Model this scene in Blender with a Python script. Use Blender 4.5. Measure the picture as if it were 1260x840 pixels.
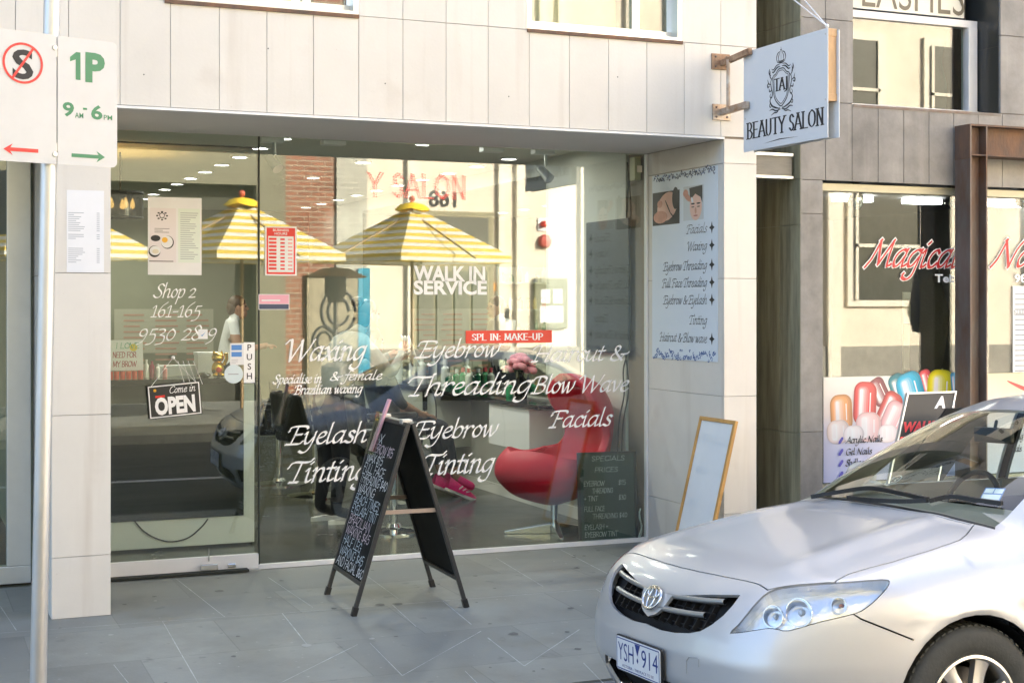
import bpy, bmesh, math, random
import numpy as np
from math import sin, cos, tan, atan, pi, radians, sqrt
from mathutils import Vector, Matrix
from mathutils.bvhtree import BVHTree

random.seed(7)
SC = bpy.context.scene
COL = SC.collection
for o_ in list(bpy.data.objects):
    bpy.data.objects.remove(o_)

# ------------------------------------------------------------------ camera
FPX, YAW, HY, EYE = 1788.34, radians(22.987), 375.7, 1.6
cam_d = bpy.data.cameras.new('camera')
cam = bpy.data.objects.new('camera', cam_d); COL.objects.link(cam)
cam.location = (0, 0, EYE); cam.rotation_euler = (radians(90), 0, -YAW)
cam_d.sensor_width = 36; cam_d.lens = FPX/1260*36
cam_d.shift_y = -(420-HY)/1260
cam_d.clip_start = .05; cam_d.clip_end = 2000
SC.camera = cam

# ------------------------------------------------------------------ light
SUN_EL, SUN_AZ = radians(25), radians(45)      # azimuth from +Y towards +X
w_ = bpy.data.worlds.new('World'); SC.world = w_; w_.use_nodes = True
nt = w_.node_tree
sky = nt.nodes.new('ShaderNodeTexSky'); sky.sky_type = 'NISHITA'; sky.sun_disc = False
sky.sun_elevation = SUN_EL; sky.sun_rotation = SUN_AZ; sky.dust_density = 4.0; sky.ozone_density = .4; sky.air_density = .8
nt.links.new(sky.outputs[0], nt.nodes['Background'].inputs[0])
nt.nodes['Background'].inputs[1].default_value = .11
sl = bpy.data.lights.new('sun', 'SUN'); sl.energy = 3.6; sl.angle = radians(.5); sl.color = (1, .93, .82)
so = bpy.data.objects.new('sun', sl); COL.objects.link(so); so.location = (10, 10, 12)
sdir = Vector((sin(SUN_AZ)*cos(SUN_EL), cos(SUN_AZ)*cos(SUN_EL), sin(SUN_EL)))
so.rotation_euler = sdir.to_track_quat('Z', 'Y').to_euler()
vs = SC.view_settings
vs.view_transform = 'Standard'; vs.look = 'None'; vs.gamma = 1; vs.use_curve_mapping = False
vs.exposure = 3.05
cy = SC.cycles
cy.use_denoising = True; cy.max_bounces = 10; cy.diffuse_bounces = 4; cy.glossy_bounces = 5
cy.transparent_max_bounces = 24; cy.sample_clamp_indirect = 6; cy.caustics_reflective = False; cy.caustics_refractive = False

# ------------------------------------------------------------------ picture <-> world
CS, SN = cos(YAW), sin(YAW)
def ray(px, py):
    u = (px-630)/FPX
    return Vector((SN+u*CS, CS-u*SN, -(py-HY)/FPX))
def onY(px, py, Y):
    r = ray(px, py); t = Y/r.y; return Vector((0, 0, EYE))+r*t
def onX(px, py, X):
    r = ray(px, py); t = X/r.x; return Vector((0, 0, EYE))+r*t
def onZ(px, py, Z=0):
    r = ray(px, py); t = (Z-EYE)/r.z; return Vector((0, 0, EYE))+r*t
YG, YO, ZS, XR = 8.725, 7.735, 2.627, 4.70     # glass plane, outer wall face, soffit, right return wall

# ------------------------------------------------------------------ materials
def nn(nt, t, **k):
    n = nt.nodes.new(t)
    for a, b in k.items(): setattr(n, a, b)
    return n
def pmat(name, col, rough=.5, metal=0., var=0., vscale=6., bump=0., bscale=40., coat=0., island=0., spec=.5, rvar=0., stretch=None, vcol=None, streak=0., scol=(.30, .25, .20)):
    m = bpy.data.materials.new(name); m.use_nodes = True
    nt = m.node_tree; b = nt.nodes['Principled BSDF']
    b.inputs['Base Color'].default_value = (*col, 1); b.inputs['Roughness'].default_value = rough
    b.inputs['Metallic'].default_value = metal; b.inputs['Coat Weight'].default_value = coat
    b.inputs['Coat Roughness'].default_value = .04
    b.inputs['Specular IOR Level'].default_value = spec
    tc = nn(nt, 'ShaderNodeTexCoord'); src = tc.outputs['Object']
    if stretch:
        mp = nn(nt, 'ShaderNodeMapping'); mp.inputs['Scale'].default_value = stretch
        nt.links.new(src, mp.inputs[0]); src = mp.outputs[0]
    if var or rvar:
        n = nn(nt, 'ShaderNodeTexNoise'); n.inputs['Scale'].default_value = vscale; n.inputs['Detail'].default_value = 6
        n.inputs['Roughness'].default_value = .65
        nt.links.new(src, n.inputs['Vector'])
        if var:
            mr = nn(nt, 'ShaderNodeMapRange'); mr.inputs[1].default_value = .3; mr.inputs[2].default_value = .7
            nt.links.new(n.outputs[0], mr.inputs[0])
            mx = nn(nt, 'ShaderNodeMix', data_type='RGBA')
            c2 = vcol if vcol else tuple(c*(1-var) for c in col)
            mx.inputs[6].default_value = (*c2, 1)
            mx.inputs[7].default_value = (*(min(1, c*(1+var*.5)) for c in col), 1)
            nt.links.new(mr.outputs[0], mx.inputs[0]); out = mx.outputs[2]
            if island:
                g = nn(nt, 'ShaderNodeNewGeometry'); hs = nn(nt, 'ShaderNodeHueSaturation')
                m2 = nn(nt, 'ShaderNodeMapRange'); m2.inputs[3].default_value = 1-island; m2.inputs[4].default_value = 1+island
                nt.links.new(g.outputs['Random Per Island'], m2.inputs[0]); nt.links.new(m2.outputs[0], hs.inputs['Value'])
                nt.links.new(out, hs.inputs['Color']); out = hs.outputs[0]
            if streak:
                mp2 = nn(nt, 'ShaderNodeMapping'); mp2.inputs['Scale'].default_value = (9, 9, .55); nt.links.new(tc.outputs['Object'], mp2.inputs[0])
                for vec, sc_, lo, hi, am in ((mp2.outputs[0], 1.0, .56, .80, streak), (tc.outputs['Object'], 3.1, .60, .78, streak*.7), (tc.outputs['Object'], 55., .70, .76, streak)):
                    ns = nn(nt, 'ShaderNodeTexNoise'); ns.inputs['Scale'].default_value = sc_; ns.inputs['Detail'].default_value = 5; nt.links.new(vec, ns.inputs['Vector'])
                    r2 = nn(nt, 'ShaderNodeMapRange'); r2.inputs[1].default_value = lo; r2.inputs[2].default_value = hi; r2.inputs[4].default_value = am; nt.links.new(ns.outputs[0], r2.inputs[0])
                    x2 = nn(nt, 'ShaderNodeMix', data_type='RGBA'); x2.inputs[7].default_value = (*scol, 1); nt.links.new(r2.outputs[0], x2.inputs[0]); nt.links.new(out, x2.inputs[6]); out = x2.outputs[2]
            nt.links.new(out, b.inputs['Base Color'])
        if rvar:
            m3 = nn(nt, 'ShaderNodeMapRange'); m3.inputs[1].default_value = .3; m3.inputs[2].default_value = .7
            m3.inputs[3].default_value = max(.02, rough-rvar); m3.inputs[4].default_value = rough+rvar
            nt.links.new(n.outputs[0], m3.inputs[0]); nt.links.new(m3.outputs[0], b.inputs['Roughness'])
    if bump:
        n2 = nn(nt, 'ShaderNodeTexNoise'); n2.inputs['Scale'].default_value = bscale; n2.inputs['Detail'].default_value = 4
        nt.links.new(src, n2.inputs['Vector'])
        bp = nn(nt, 'ShaderNodeBump'); bp.inputs['Strength'].default_value = bump; bp.inputs['Distance'].default_value = .01
        nt.links.new(n2.outputs[0], bp.inputs['Height']); nt.links.new(bp.outputs[0], b.inputs['Normal'])
    return m
def emat(name, col, s):
    m = bpy.data.materials.new(name); m.use_nodes = True; b = m.node_tree.nodes['Principled BSDF']
    b.inputs['Base Color'].default_value = (*(c*.5 for c in col), 1)
    b.inputs['Emission Color'].default_value = (*col, 1); b.inputs['Emission Strength'].default_value = s
    return m
def gmat(name, f0, tint=(.93, .97, .94), rough=0., gl=(1, 1, 1)):
    """thin clear pane: mirror reflection by a symmetric Schlick curve over see-through"""
    m = bpy.data.materials.new(name); m.use_nodes = True; nt = m.node_tree
    nt.nodes.remove(nt.nodes['Principled BSDF'])
    out = nt.nodes['Material Output']
    lw = nn(nt, 'ShaderNodeLayerWeight'); lw.inputs[0].default_value = .5
    p = nn(nt, 'ShaderNodeMath', operation='POWER'); p.inputs[1].default_value = 5
    nt.links.new(lw.outputs['Facing'], p.inputs[0])
    ma = nn(nt, 'ShaderNodeMath', operation='MULTIPLY_ADD'); ma.inputs[1].default_value = 1-f0; ma.inputs[2].default_value = f0
    nt.links.new(p.outputs[0], ma.inputs[0])
    t = nn(nt, 'ShaderNodeBsdfTransparent'); t.inputs[0].default_value = (*tint, 1)
    g = nn(nt, 'ShaderNodeBsdfGlossy'); g.inputs['Roughness'].default_value = rough; g.inputs[0].default_value = (*gl, 1)
    mx = nn(nt, 'ShaderNodeMixShader')
    nt.links.new(ma.outputs[0], mx.inputs[0]); nt.links.new(t.outputs[0], mx.inputs[1]); nt.links.new(g.outputs[0], mx.inputs[2])
    nt.links.new(mx.outputs[0], out.inputs[0])
    return m

# ------------------------------------------------------------------ objects
def props(o, label=None, cat=None, group=None, kind=None):
    for k, v in (('label', label), ('category', cat), ('group', group), ('kind', kind)):
        if v: o[k] = v
    return o
def thing(name, label, cat, loc=(0, 0, 0), rz=0., group=None, scale=1.):
    o = bpy.data.objects.new(name, None); COL.objects.link(o)
    o.location = loc; o.rotation_euler = (0, 0, rz); o.scale = (scale,)*3; o.empty_display_size = .2
    bpy.context.view_layer.update()
    return props(o, label, cat, group)
def root_matrix(p):
    m = Matrix.Identity(4)
    while p is not None:
        m = Matrix.LocRotScale(p.location, p.rotation_euler, p.scale) @ m; p = p.parent
    return m
def copy_tree(o, parent=None):
    c = o.copy(); COL.objects.link(c)
    if parent is not None: c.parent = parent
    for ch in [x for x in bpy.data.objects if x.parent == o]:
        copy_tree(ch, c)
    return c

class Frame:
    """a flat drawing plane: origin, right, up; the normal looks at the viewer"""
    def __init__(s, o, r, u=(0, 0, 1)):
        s.o = Vector(o); s.r = Vector(r).normalized(); s.u = Vector(u).normalized(); s.n = s.r.cross(s.u)
    def at(s, x, y, n=0.): return s.o+s.r*x+s.u*y+s.n*n
    def inv(s, p): d = Vector(p)-s.o; return d.dot(s.r), d.dot(s.u)

class MB:
    def __init__(s): s.v = []; s.f = []; s.m = []; s.k = 0
    def add(s, vs, fs, m=None):
        b = len(s.v); s.v += [tuple(p) for p in vs]
        s.f += [tuple(i+b for i in f) for f in fs]; s.m += [s.k if m is None else m]*len(fs); return s
    def box(s, x0, x1, y0, y1, z0, z1, m=None):
        v = [(x, y, z) for x in (x0, x1) for y in (y0, y1) for z in (z0, z1)]
        return s.add(v, [(0, 1, 3, 2), (4, 6, 7, 5), (0, 4, 5, 1), (2, 3, 7, 6), (0, 2, 6, 4), (1, 5, 7, 3)], m)
    def obox(s, F, x0, x1, y0, y1, n0, n1, m=None):
        v = [F.at(x, y, n) for x in (x0, x1) for y in (y0, y1) for n in (n0, n1)]
        return s.add(v, [(0, 1, 3, 2), (4, 6, 7, 5), (0, 4, 5, 1), (2, 3, 7, 6), (0, 2, 6, 4), (1, 5, 7, 3)], m)
    def bar(s, p0, p1, w, h, up=(0, 0, 1), m=None):
        p0 = Vector(p0); p1 = Vector(p1); d = (p1-p0); L = d.length; d.normalize()
        r = d.cross(Vector(up))
        if r.length < 1e-4: r = d.cross(Vector((1, 0, 0)))
        r.normalize(); u = r.cross(d)
        v = [p0+d*t+r*a+u*b for t in (0, L) for a in (-w/2, w/2) for b in (-h/2, h/2)]
        return s.add(v, [(0, 1, 3, 2), (4, 6, 7, 5), (0, 4, 5, 1), (2, 3, 7, 6), (0, 2, 6, 4), (1, 5, 7, 3)], m)
    def tube(s, path, r, n=8, m=None, closed=False, caps=True):
        P = [Vector(p) for p in path]; N = len(P); rs = r if hasattr(r, '__len__') else [r]*N
        vs = []; prev = None
        for i, p in enumerate(P):
            a = P[i-1] if (i > 0 or closed) else P[i]; b = P[(i+1) % N] if (i < N-1 or closed) else P[i]
            d = (b-a).normalized()
            if prev is None:
                q = d.cross(Vector((0, 0, 1)))
                if q.length < 1e-3: q = d.cross(Vector((1, 0, 0)))
            else: q = prev-d*prev.dot(d)
            q.normalize(); prev = q; e = d.cross(q)
            vs += [p+(q*cos(2*pi*j/n)+e*sin(2*pi*j/n))*rs[i] for j in range(n)]
        fs = []
        for i in range(N if closed else N-1):
            k = (i+1) % N
            fs += [(i*n+j, i*n+(j+1) % n, k*n+(j+1) % n, k*n+j) for j in range(n)]
        if caps and not closed: fs += [tuple(range(n))[::-1], tuple((N-1)*n+j for j in range(n))]
        return s.add(vs, fs, m)
    def cyl(s, p0, p1, r0, r1=None, n=20, m=None): return s.tube([p0, p1], [r0, r0 if r1 is None else r1], n, m)
    def lathe(s, prof, c=(0, 0, 0), n=24, ax=None, m=None):
        c = Vector(c); Fz = Vector(ax).normalized() if ax is not None else Vector((0, 0, 1))
        q = Fz.cross(Vector((0, 1, 0)));
        if q.length < 1e-3: q = Fz.cross(Vector((1, 0, 0)))
        q.normalize(); e = Fz.cross(q); vs = []; fs = []
        for r, z in prof: vs += [c+Fz*z+(q*cos(2*pi*j/n)+e*sin(2*pi*j/n))*max(r, 1e-5) for j in range(n)]
        for i in range(len(prof)-1): fs += [(i*n+j, i*n+(j+1) % n, (i+1)*n+(j+1) % n, (i+1)*n+j) for j in range(n)]
        return s.add(vs, fs, m)
    def ball(s, c, r, n=12, m=None):
        rx, ry, rz = r if hasattr(r, '__len__') else (r, r, r); c = Vector(c); vs = []; fs = []; k = n*2
        for i in range(n+1):
            t = pi*i/n
            vs += [(c.x+rx*max(sin(t), 1e-4)*cos(2*pi*j/k), c.y+ry*max(sin(t), 1e-4)*sin(2*pi*j/k), c.z+rz*cos(t)) for j in range(k)]
        for i in range(n): fs += [(i*k+j, (i+1)*k+j, (i+1)*k+(j+1) % k, i*k+(j+1) % k) for j in range(k)]
        return s.add(vs, fs, m)
    def poly(s, F, pts, n0=0., n1=None, m=None):
        """flat polygon in a frame, or a prism when n1 is given"""
        k = len(pts)
        a = sum(pts[i][0]*pts[(i+1) % k][1]-pts[(i+1) % k][0]*pts[i][1] for i in range(k))
        if a < 0: pts = pts[::-1]
        if n1 is None: return s.add([F.at(x, y, n0) for x, y in pts], [tuple(range(k))], m)
        if n1 < n0: n0, n1 = n1, n0
        v = [F.at(x, y, n0) for x, y in pts]+[F.at(x, y, n1) for x, y in pts]
        return s.add(v, [tuple(range(k))[::-1], tuple(range(k, 2*k))]+[(i, (i+1) % k, k+(i+1) % k, k+i) for i in range(k)], m)
    def grid(s, P, m=None, cu=False, cv=False):
        a = len(P); b = len(P[0]); vs = [p for r in P for p in r]; fs = []
        for i in range(a if cu else a-1):
            for j in range(b if cv else b-1):
                fs.append((i*b+j, ((i+1) % a)*b+j, ((i+1) % a)*b+(j+1) % b, i*b+(j+1) % b))
        return s.add(vs, fs, m)
    def build(s, name, mats, parent=None, smooth=None, bevel=0., local=False, label=None):
        me = bpy.data.meshes.new(name); vs = s.v
        if parent is not None and not local:
            M = root_matrix(parent).inverted(); vs = [tuple(M @ Vector(p)) for p in vs]
        me.from_pydata(vs, [], s.f)
        mats = mats if isinstance(mats, (list, tuple)) else [mats]
        for m in mats: me.materials.append(m)
        if len(mats) > 1: me.polygons.foreach_set('material_index', s.m)
        if smooth:
            me.polygons.foreach_set('use_smooth', [True]*len(me.polygons)); me.set_sharp_from_angle(angle=radians(smooth))
        me.update()
        o = bpy.data.objects.new(name, me); COL.objects.link(o)
        if parent is not None: o.parent = parent
        if bevel:
            md = o.modifiers.new('bevel', 'BEVEL'); md.width = bevel; md.segments = 2; md.limit_method = 'ANGLE'; md.angle_limit = radians(40)
        if label: o['label'] = label
        return o

def cr(pts, k=6, closed=False):
    """Catmull-Rom through points of any dimension"""
    P = [np.array(p, float) for p in pts]; N = len(P); out = []
    if N < 3: return [tuple(p) for p in P]
    for i in range(N if closed else N-1):
        p0 = P[(i-1) % N] if (closed or i > 0) else 2*P[0]-P[1]
        p1 = P[i]; p2 = P[(i+1) % N]; p3 = P[(i+2) % N] if (closed or i < N-2) else 2*P[-1]-P[-2]
        for j in range(k):
            t = j/k
            out.append(tuple(.5*((2*p1)+(-p0+p2)*t+(2*p0-5*p1+4*p2-p3)*t*t+(-p0+3*p1-3*p2+p3)*t**3)))
    if not closed: out.append(tuple(P[-1]))
    return out

# ------------------------------------------------------------------ lettering: pen strokes
BOWL = [(.66, .93), (.45, 1.0), (.16, .74), (.06, .34), (.18, .03), (.40, .14), (.64, .6)]
TAIL = [(.70, 1.0), (.63, .2), (.52, -.45), (.25, -.7), (-.03, -.56), (.0, -.38)]
IT = {
 'a': (.88, [BOWL, [(.70, 1.0), (.62, .4), (.64, .03), (.84, .14)]]),
 'b': (.76, [[(.14, 1.7), (.1, .1)], [(.1, .5), (.32, .93), (.56, .93), (.64, .6), (.5, .12), (.26, 0), (.1, .12)]]),
 'c': (.64, [[(.6, .83), (.45, 1.0), (.2, .8), (.08, .4), (.2, .04), (.4, .02), (.6, .22)]]),
 'd': (.88, [BOWL, [(.76, 1.7), (.63, .3), (.68, .02), (.85, .14)]]),
 'e': (.66, [[(.1, .46), (.4, .56), (.57, .8), (.42, 1.0), (.2, .82), (.08, .4), (.2, .04), (.42, .02), (.62, .22)]]),
 'f': (.5, [[(.76, 1.58), (.56, 1.72), (.38, 1.4), (.3, .5), (.18, -.45), (-.05, -.66), (-.2, -.5)], [(.06, .95), (.6, .97)]]),
 'g': (.8, [BOWL, TAIL]),
 'h': (.84, [[(.14, 1.7), (.08, 0)], [(.09, .5), (.32, .92), (.55, .98), (.62, .75), (.56, .15), (.66, 0), (.8, .14)]]),
 'i': (.42, [[(.02, .85), (.15, 1.0), (.12, .5), (.12, .1), (.22, 0), (.36, .14)], [(.20, 1.36), (.27, 1.44)]]),
 'k': (.8, [[(.14, 1.7), (.08, 0)], [(.6, .95), (.12, .5), (.5, .1), (.75, .1)]]),
 'l': (.42, [[(.18, 1.7), (.1, .3), (.18, 0), (.36, .14)]]),
 'm': (1.14, [[(.02, .85), (.15, 1), (.1, 0)], [(.1, .5), (.3, .92), (.46, .97), (.5, .7), (.46, 0)], [(.48, .5), (.68, .92), (.85, .97), (.9, .7), (.84, .12), (.94, 0), (1.08, .14)]]),
 'n': (.82, [[(.02, .85), (.15, 1), (.1, 0)], [(.1, .5), (.32, .92), (.52, .98), (.58, .72), (.53, .14), (.63, 0), (.77, .14)]]),
 'o': (.7, [[(.38, 1.0), (.14, .74), (.08, .3), (.28, 0), (.53, .25), (.59, .7), (.38, 1.0)]]),
 'p': (.76, [[(.02, .85), (.16, 1.0), (.1, .1), (.0, -.7)], [(.12, .55), (.34, .95), (.56, .95), (.64, .6), (.5, .12), (.28, 0), (.12, .1)]]),
 'r': (.58, [[(.02, .85), (.15, 1), (.1, 0)], [(.1, .5), (.3, .9), (.48, 1.0), (.58, .86)]]),
 's': (.56, [[(.5, .86), (.34, 1.0), (.16, .86), (.22, .62), (.42, .42), (.44, .15), (.25, 0), (.02, .12)]]),
 't': (.46, [[(.24, 1.38), (.14, .4), (.2, .02), (.42, .14)], [(-.02, .95), (.42, .98)]]),
 'u': (.86, [[(.02, .85), (.14, 1), (.1, .4), (.16, .04), (.35, .08), (.6, .55)], [(.68, 1), (.6, .3), (.66, 0), (.82, .14)]]),
 'v': (.68, [[(.0, .88), (.12, 1), (.22, .4), (.28, 0), (.55, .55), (.6, 1.0)]]),
 'w': (1.0, [[(0, .88), (.1, 1), (.16, .4), (.24, 0), (.5, .9)], [(.5, .95), (.54, .4), (.6, 0), (.9, .55), (.94, 1.0)]]),
 'x': (.68, [[(.02, .9), (.14, .98), (.3, .5), (.46, .04), (.64, .14)], [(.62, .98), (.3, .5), (.0, .02)]]),
 'y': (.8, [[(.02, .85), (.14, 1), (.1, .4), (.18, .05), (.36, .1), (.6, .55)], [(.68, 1), (.6, .1), (.42, -.5), (.15, -.72), (-.1, -.58)]]),
 'z': (.6, [[(.05, .92), (.55, .95)], [(.55, .95), (.03, .03)], [(.03, .03), (.56, .05)]]),
 'W': (1.55, [[(-.15, 1.3), (.05, 1.55), (.18, 1.45), (.26, .7), (.34, 0)], [(.34, 0), (.85, 1.4)], [(.83, 1.5), (.92, .7), (.98, 0)], [(.98, 0), (1.35, .8), (1.6, 1.52)]]),
 'S': (.88, [[(.85, 1.33), (.6, 1.57), (.3, 1.4), (.3, 1.05), (.62, .7), (.72, .35), (.5, .02), (.15, .03), (-.06, .28)]]),
 'B': (.98, [[(.36, 1.48), (.28, .8), (.18, 0)], [(-.12, 1.15), (.1, 1.48), (.62, 1.55), (.86, 1.3), (.7, .95), (.35, .83)], [(.4, .83), (.8, .74), (.86, .35), (.55, .02), (-.02, .03)]]),
 'E': (1.0, [[(1.08, 1.33), (.95, 1.5), (.3, 1.5), (.0, 1.4), (-.08, 1.1)], [(.44, 1.5), (.36, .8), (.22, .04)], [(.36, .8), (.78, .83)], [(-.08, .02), (.45, .02), (.78, .04), (.95, .24)]]),
 'F': (.92, [[(1.1, 1.33), (.98, 1.5), (.3, 1.5), (.0, 1.4), (-.08, 1.1)], [(.44, 1.5), (.36, .8), (.22, .04)], [(.36, .8), (.78, .83)], [(-.02, .02), (.42, .02)]]),
 'T': (.98, [[(-.1, 1.1), (.04, 1.4), (.3, 1.5), (.7, 1.46), (1.05, 1.5), (1.2, 1.7)], [(.6, 1.45), (.5, .7), (.38, .02)], [(.16, .02), (.62, .02)]]),
 'H': (1.25, [[(-.1, 1.2), (.1, 1.5), (.38, 1.5), (.3, .75), (.18, .02)], [(1.15, 1.52), (1.03, .75), (.94, .06), (1.14, .08)], [(.3, .78), (1.04, .8)], [(.0, .02), (.38, .02)]]),
 'A': (1.15, [[(-.05, .02), (.3, .4), (.85, 1.55)], [(.85, 1.55), (.95, .7), (1.02, .04), (1.16, .12)], [(.4, .55), (.96, .57)]]),
 'G': (1.1, [[(1.0, 1.3), (.75, 1.55), (.3, 1.3), (.1, .7), (.25, .1), (.6, 0), (.9, .2), (.95, .65)], [(.7, .65), (1.1, .67)]]),
 'C': (1.0, [[(.95, 1.3), (.75, 1.55), (.3, 1.3), (.1, .7), (.25, .1), (.6, 0), (.95, .25)]]),
 'N': (1.2, [[(-.05, 0), (.15, .5), (.3, 1.5)], [(.26, 1.5), (.85, .02)], [(.85, 0), (1.0, 1.0), (1.25, 1.58)]]),
 'M': (1.45, [[(-.1, 0), (.15, .5), (.38, 1.5)], [(.36, 1.5), (.62, .15)], [(.62, .15), (1.15, 1.5)], [(1.15, 1.5), (1.12, .6), (1.18, .05), (1.36, .14)]]),
 '0': (.72, [[(.38, 1.05), (.14, .76), (.08, .3), (.28, 0), (.55, .25), (.61, .72), (.38, 1.05)]]),
 '1': (.5, [[(.06, .88), (.27, 1.06), (.24, .02)], [(.05, .02), (.45, .02)]]),
 '2': (.68, [[(.06, .82), (.3, 1.06), (.54, .88), (.42, .5), (.04, .03)], [(.04, .04), (.4, .04), (.62, .08)]]),
 '3': (.66, [[(.1, 1.0), (.4, 1.04), (.5, .8), (.22, .52)], [(.22, .52), (.55, .35), (.5, -.2), (.05, -.38)]]),
 '5': (.66, [[(.58, 1.05), (.22, 1.02)], [(.22, 1.02), (.14, .55)], [(.14, .55), (.5, .55), (.52, .05), (.3, -.3), (.02, -.36)]]),
 '6': (.7, [[(.62, 1.4), (.25, 1.0), (.08, .4), (.28, 0), (.55, .25), (.5, .65), (.25, .65), (.1, .4)]]),
 '8': (.7, [[(.34, .72), (.58, 1.05), (.38, 1.38), (.14, 1.1), (.36, .7), (.6, .3), (.32, 0), (.06, .28), (.34, .72)]]),
 '9': (.7, [[(.6, .75), (.4, .42), (.12, .55), (.18, .95), (.45, 1.05), (.6, .7), (.45, 0), (.08, -.36)]]),
 '-': (.5, [[(.08, .5), (.42, .52)]]),
 '&': (1.15, [[(1.02, .62), (.85, .25), (.5, 0), (.15, .12), (.15, .5), (.5, .9), (.62, 1.25), (.42, 1.45), (.25, 1.2), (.45, .7), (.95, .02)], [(.8, .62), (1.2, .66), (1.3, .8)]]),
 ' ': (.45, []),
}
RC = {
 'A': (.8, [[(0, 0), (.4, 1)], [(.4, 1), (.8, 0)], [(.15, .33), (.65, .33)]]),
 'B': (.72, [[(.12, 0), (.12, 1)], [(.12, 1), (.45, 1), (.6, .78), (.45, .54), (.12, .52)], [(.4, .53), (.68, .3), (.5, .01), (.12, 0)]]),
 'C': (.76, [[(.7, .8), (.5, 1), (.2, .88), (.07, .5), (.2, .1), (.5, 0), (.72, .2)]]),
 'D': (.8, [[(.12, 0), (.12, 1)], [(.12, 1), (.45, .97), (.72, .5), (.45, .02), (.12, 0)]]),
 'E': (.68, [[(.12, 0), (.12, 1)], [(.12, 1), (.6, 1)], [(.12, .52), (.5, .52)], [(.12, 0), (.62, 0)]]),
 'F': (.64, [[(.12, 0), (.12, 1)], [(.12, 1), (.6, 1)], [(.12, .52), (.5, .52)]]),
 'G': (.8, [[(.7, .8), (.5, 1), (.2, .88), (.07, .5), (.2, .1), (.5, 0), (.7, .15), (.7, .45)], [(.48, .45), (.72, .45)]]),
 'H': (.82, [[(.12, 0), (.12, 1)], [(.7, 0), (.7, 1)], [(.12, .52), (.7, .52)]]),
 'I': (.3, [[(.15, 0), (.15, 1)]]),
 'J': (.42, [[(.28, 1), (.28, .1), (.18, -.15), (.0, -.18)]]),
 'K': (.76, [[(.12, 0), (.12, 1)], [(.68, 1), (.14, .45)], [(.25, .56), (.74, 0)]]),
 'L': (.64, [[(.12, 0), (.12, 1)], [(.12, 0), (.6, 0)]]),
 'M': (.95, [[(.1, 0), (.14, 1)], [(.14, 1), (.47, .1)], [(.47, .1), (.8, 1)], [(.8, 1), (.85, 0)]]),
 'N': (.82, [[(.12, 0), (.12, 1)], [(.12, 1), (.7, 0)], [(.7, 0), (.7, 1)]]),
 'O': (.86, [[(.43, 1), (.14, .82), (.07, .5), (.14, .18), (.43, 0), (.72, .18), (.79, .5), (.72, .82), (.43, 1)]]),
 'P': (.66, [[(.12, 0), (.12, 1)], [(.12, 1), (.5, .98), (.62, .73), (.48, .48), (.12, .47)]]),
 'R': (.74, [[(.12, 0), (.12, 1)], [(.12, 1), (.5, .98), (.6, .75), (.46, .52), (.12, .5)], [(.36, .5), (.72, 0)]]),
 'S': (.6, [[(.53, .82), (.33, 1), (.12, .85), (.15, .6), (.45, .42), (.52, .18), (.3, 0), (.07, .18)]]),
 'T': (.72, [[(.36, 0), (.36, 1)], [(.02, 1), (.7, 1)]]),
 'U': (.8, [[(.12, 1), (.12, .3), (.25, .02), (.5, .02), (.66, .3), (.66, 1)]]),
 'V': (.76, [[(.0, 1), (.38, 0)], [(.38, 0), (.76, 1)]]),
 'W': (1.1, [[(.0, 1), (.3, 0)], [(.3, 0), (.55, .9)], [(.55, .9), (.8, 0)], [(.8, 0), (1.1, 1)]]),
 'X': (.76, [[(.0, 1), (.72, 0)], [(.7, 1), (.02, 0)]]),
 'Y': (.74, [[(.0, 1), (.37, .5)], [(.74, 1), (.37, .5)], [(.37, .5), (.37, 0)]]),
 'Z': (.7, [[(.05, 1), (.64, 1)], [(.64, 1), (.03, 0)], [(.03, 0), (.66, 0)]]),
 '0': (.7, [[(.35, 1), (.1, .7), (.1, .3), (.35, 0), (.6, .3), (.6, .7), (.35, 1)]]),
 '1': (.4, [[(.05, .8), (.22, 1)], [(.22, 1), (.22, 0)]]),
 '4': (.7, [[(.5, 0), (.5, 1)], [(.5, 1), (.05, .3)], [(.05, .3), (.66, .3)]]),
 '5': (.66, [[(.55, 1), (.15, 1)], [(.15, 1), (.12, .55)], [(.12, .55), (.5, .6), (.58, .25), (.35, 0), (.06, .12)]]),
 '6': (.66, [[(.52, .95), (.2, .7), (.08, .3), (.3, 0), (.56, .22), (.4, .5), (.1, .35)]]),
 '8': (.66, [[(.33, .55), (.54, .78), (.33, 1), (.12, .78), (.33, .55), (.58, .26), (.33, 0), (.08, .26), (.33, .55)]]),
 '9': (.66, [[(.56, .7), (.33, .45), (.1, .7), (.3, 1), (.56, .75), (.5, .2), (.25, 0)]]),
 '3': (.62, [[(.08, .95), (.4, .98), (.5, .75), (.25, .54)], [(.25, .54), (.55, .35), (.45, .02), (.06, .05)]]),
 '$': (.66, [[(.53, .8), (.33, .92), (.12, .8), (.15, .58), (.45, .42), (.52, .22), (.3, .08), (.07, .2)], [(.33, 1.1), (.3, -.1)]]),
 ':': (.3, [[(.12, .1), (.16, .12)], [(.12, .6), (.16, .62)]]), '-': (.5, [[(.08, .45), (.42, .45)]]), '+': (.6, [[(.1, .45), (.5, .45)], [(.3, .25), (.3, .65)]]), '&': IT['&'],
 ' ': (.38, []),
}
def strokes(text, font, gap=0.):
    x = 0.; out = []
    for ch in text:
        a, ss = font[ch]
        out += [[(p[0]+x, p[1]) for p in s_] for s_ in ss]; x += a+gap
    return out, x-gap
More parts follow.
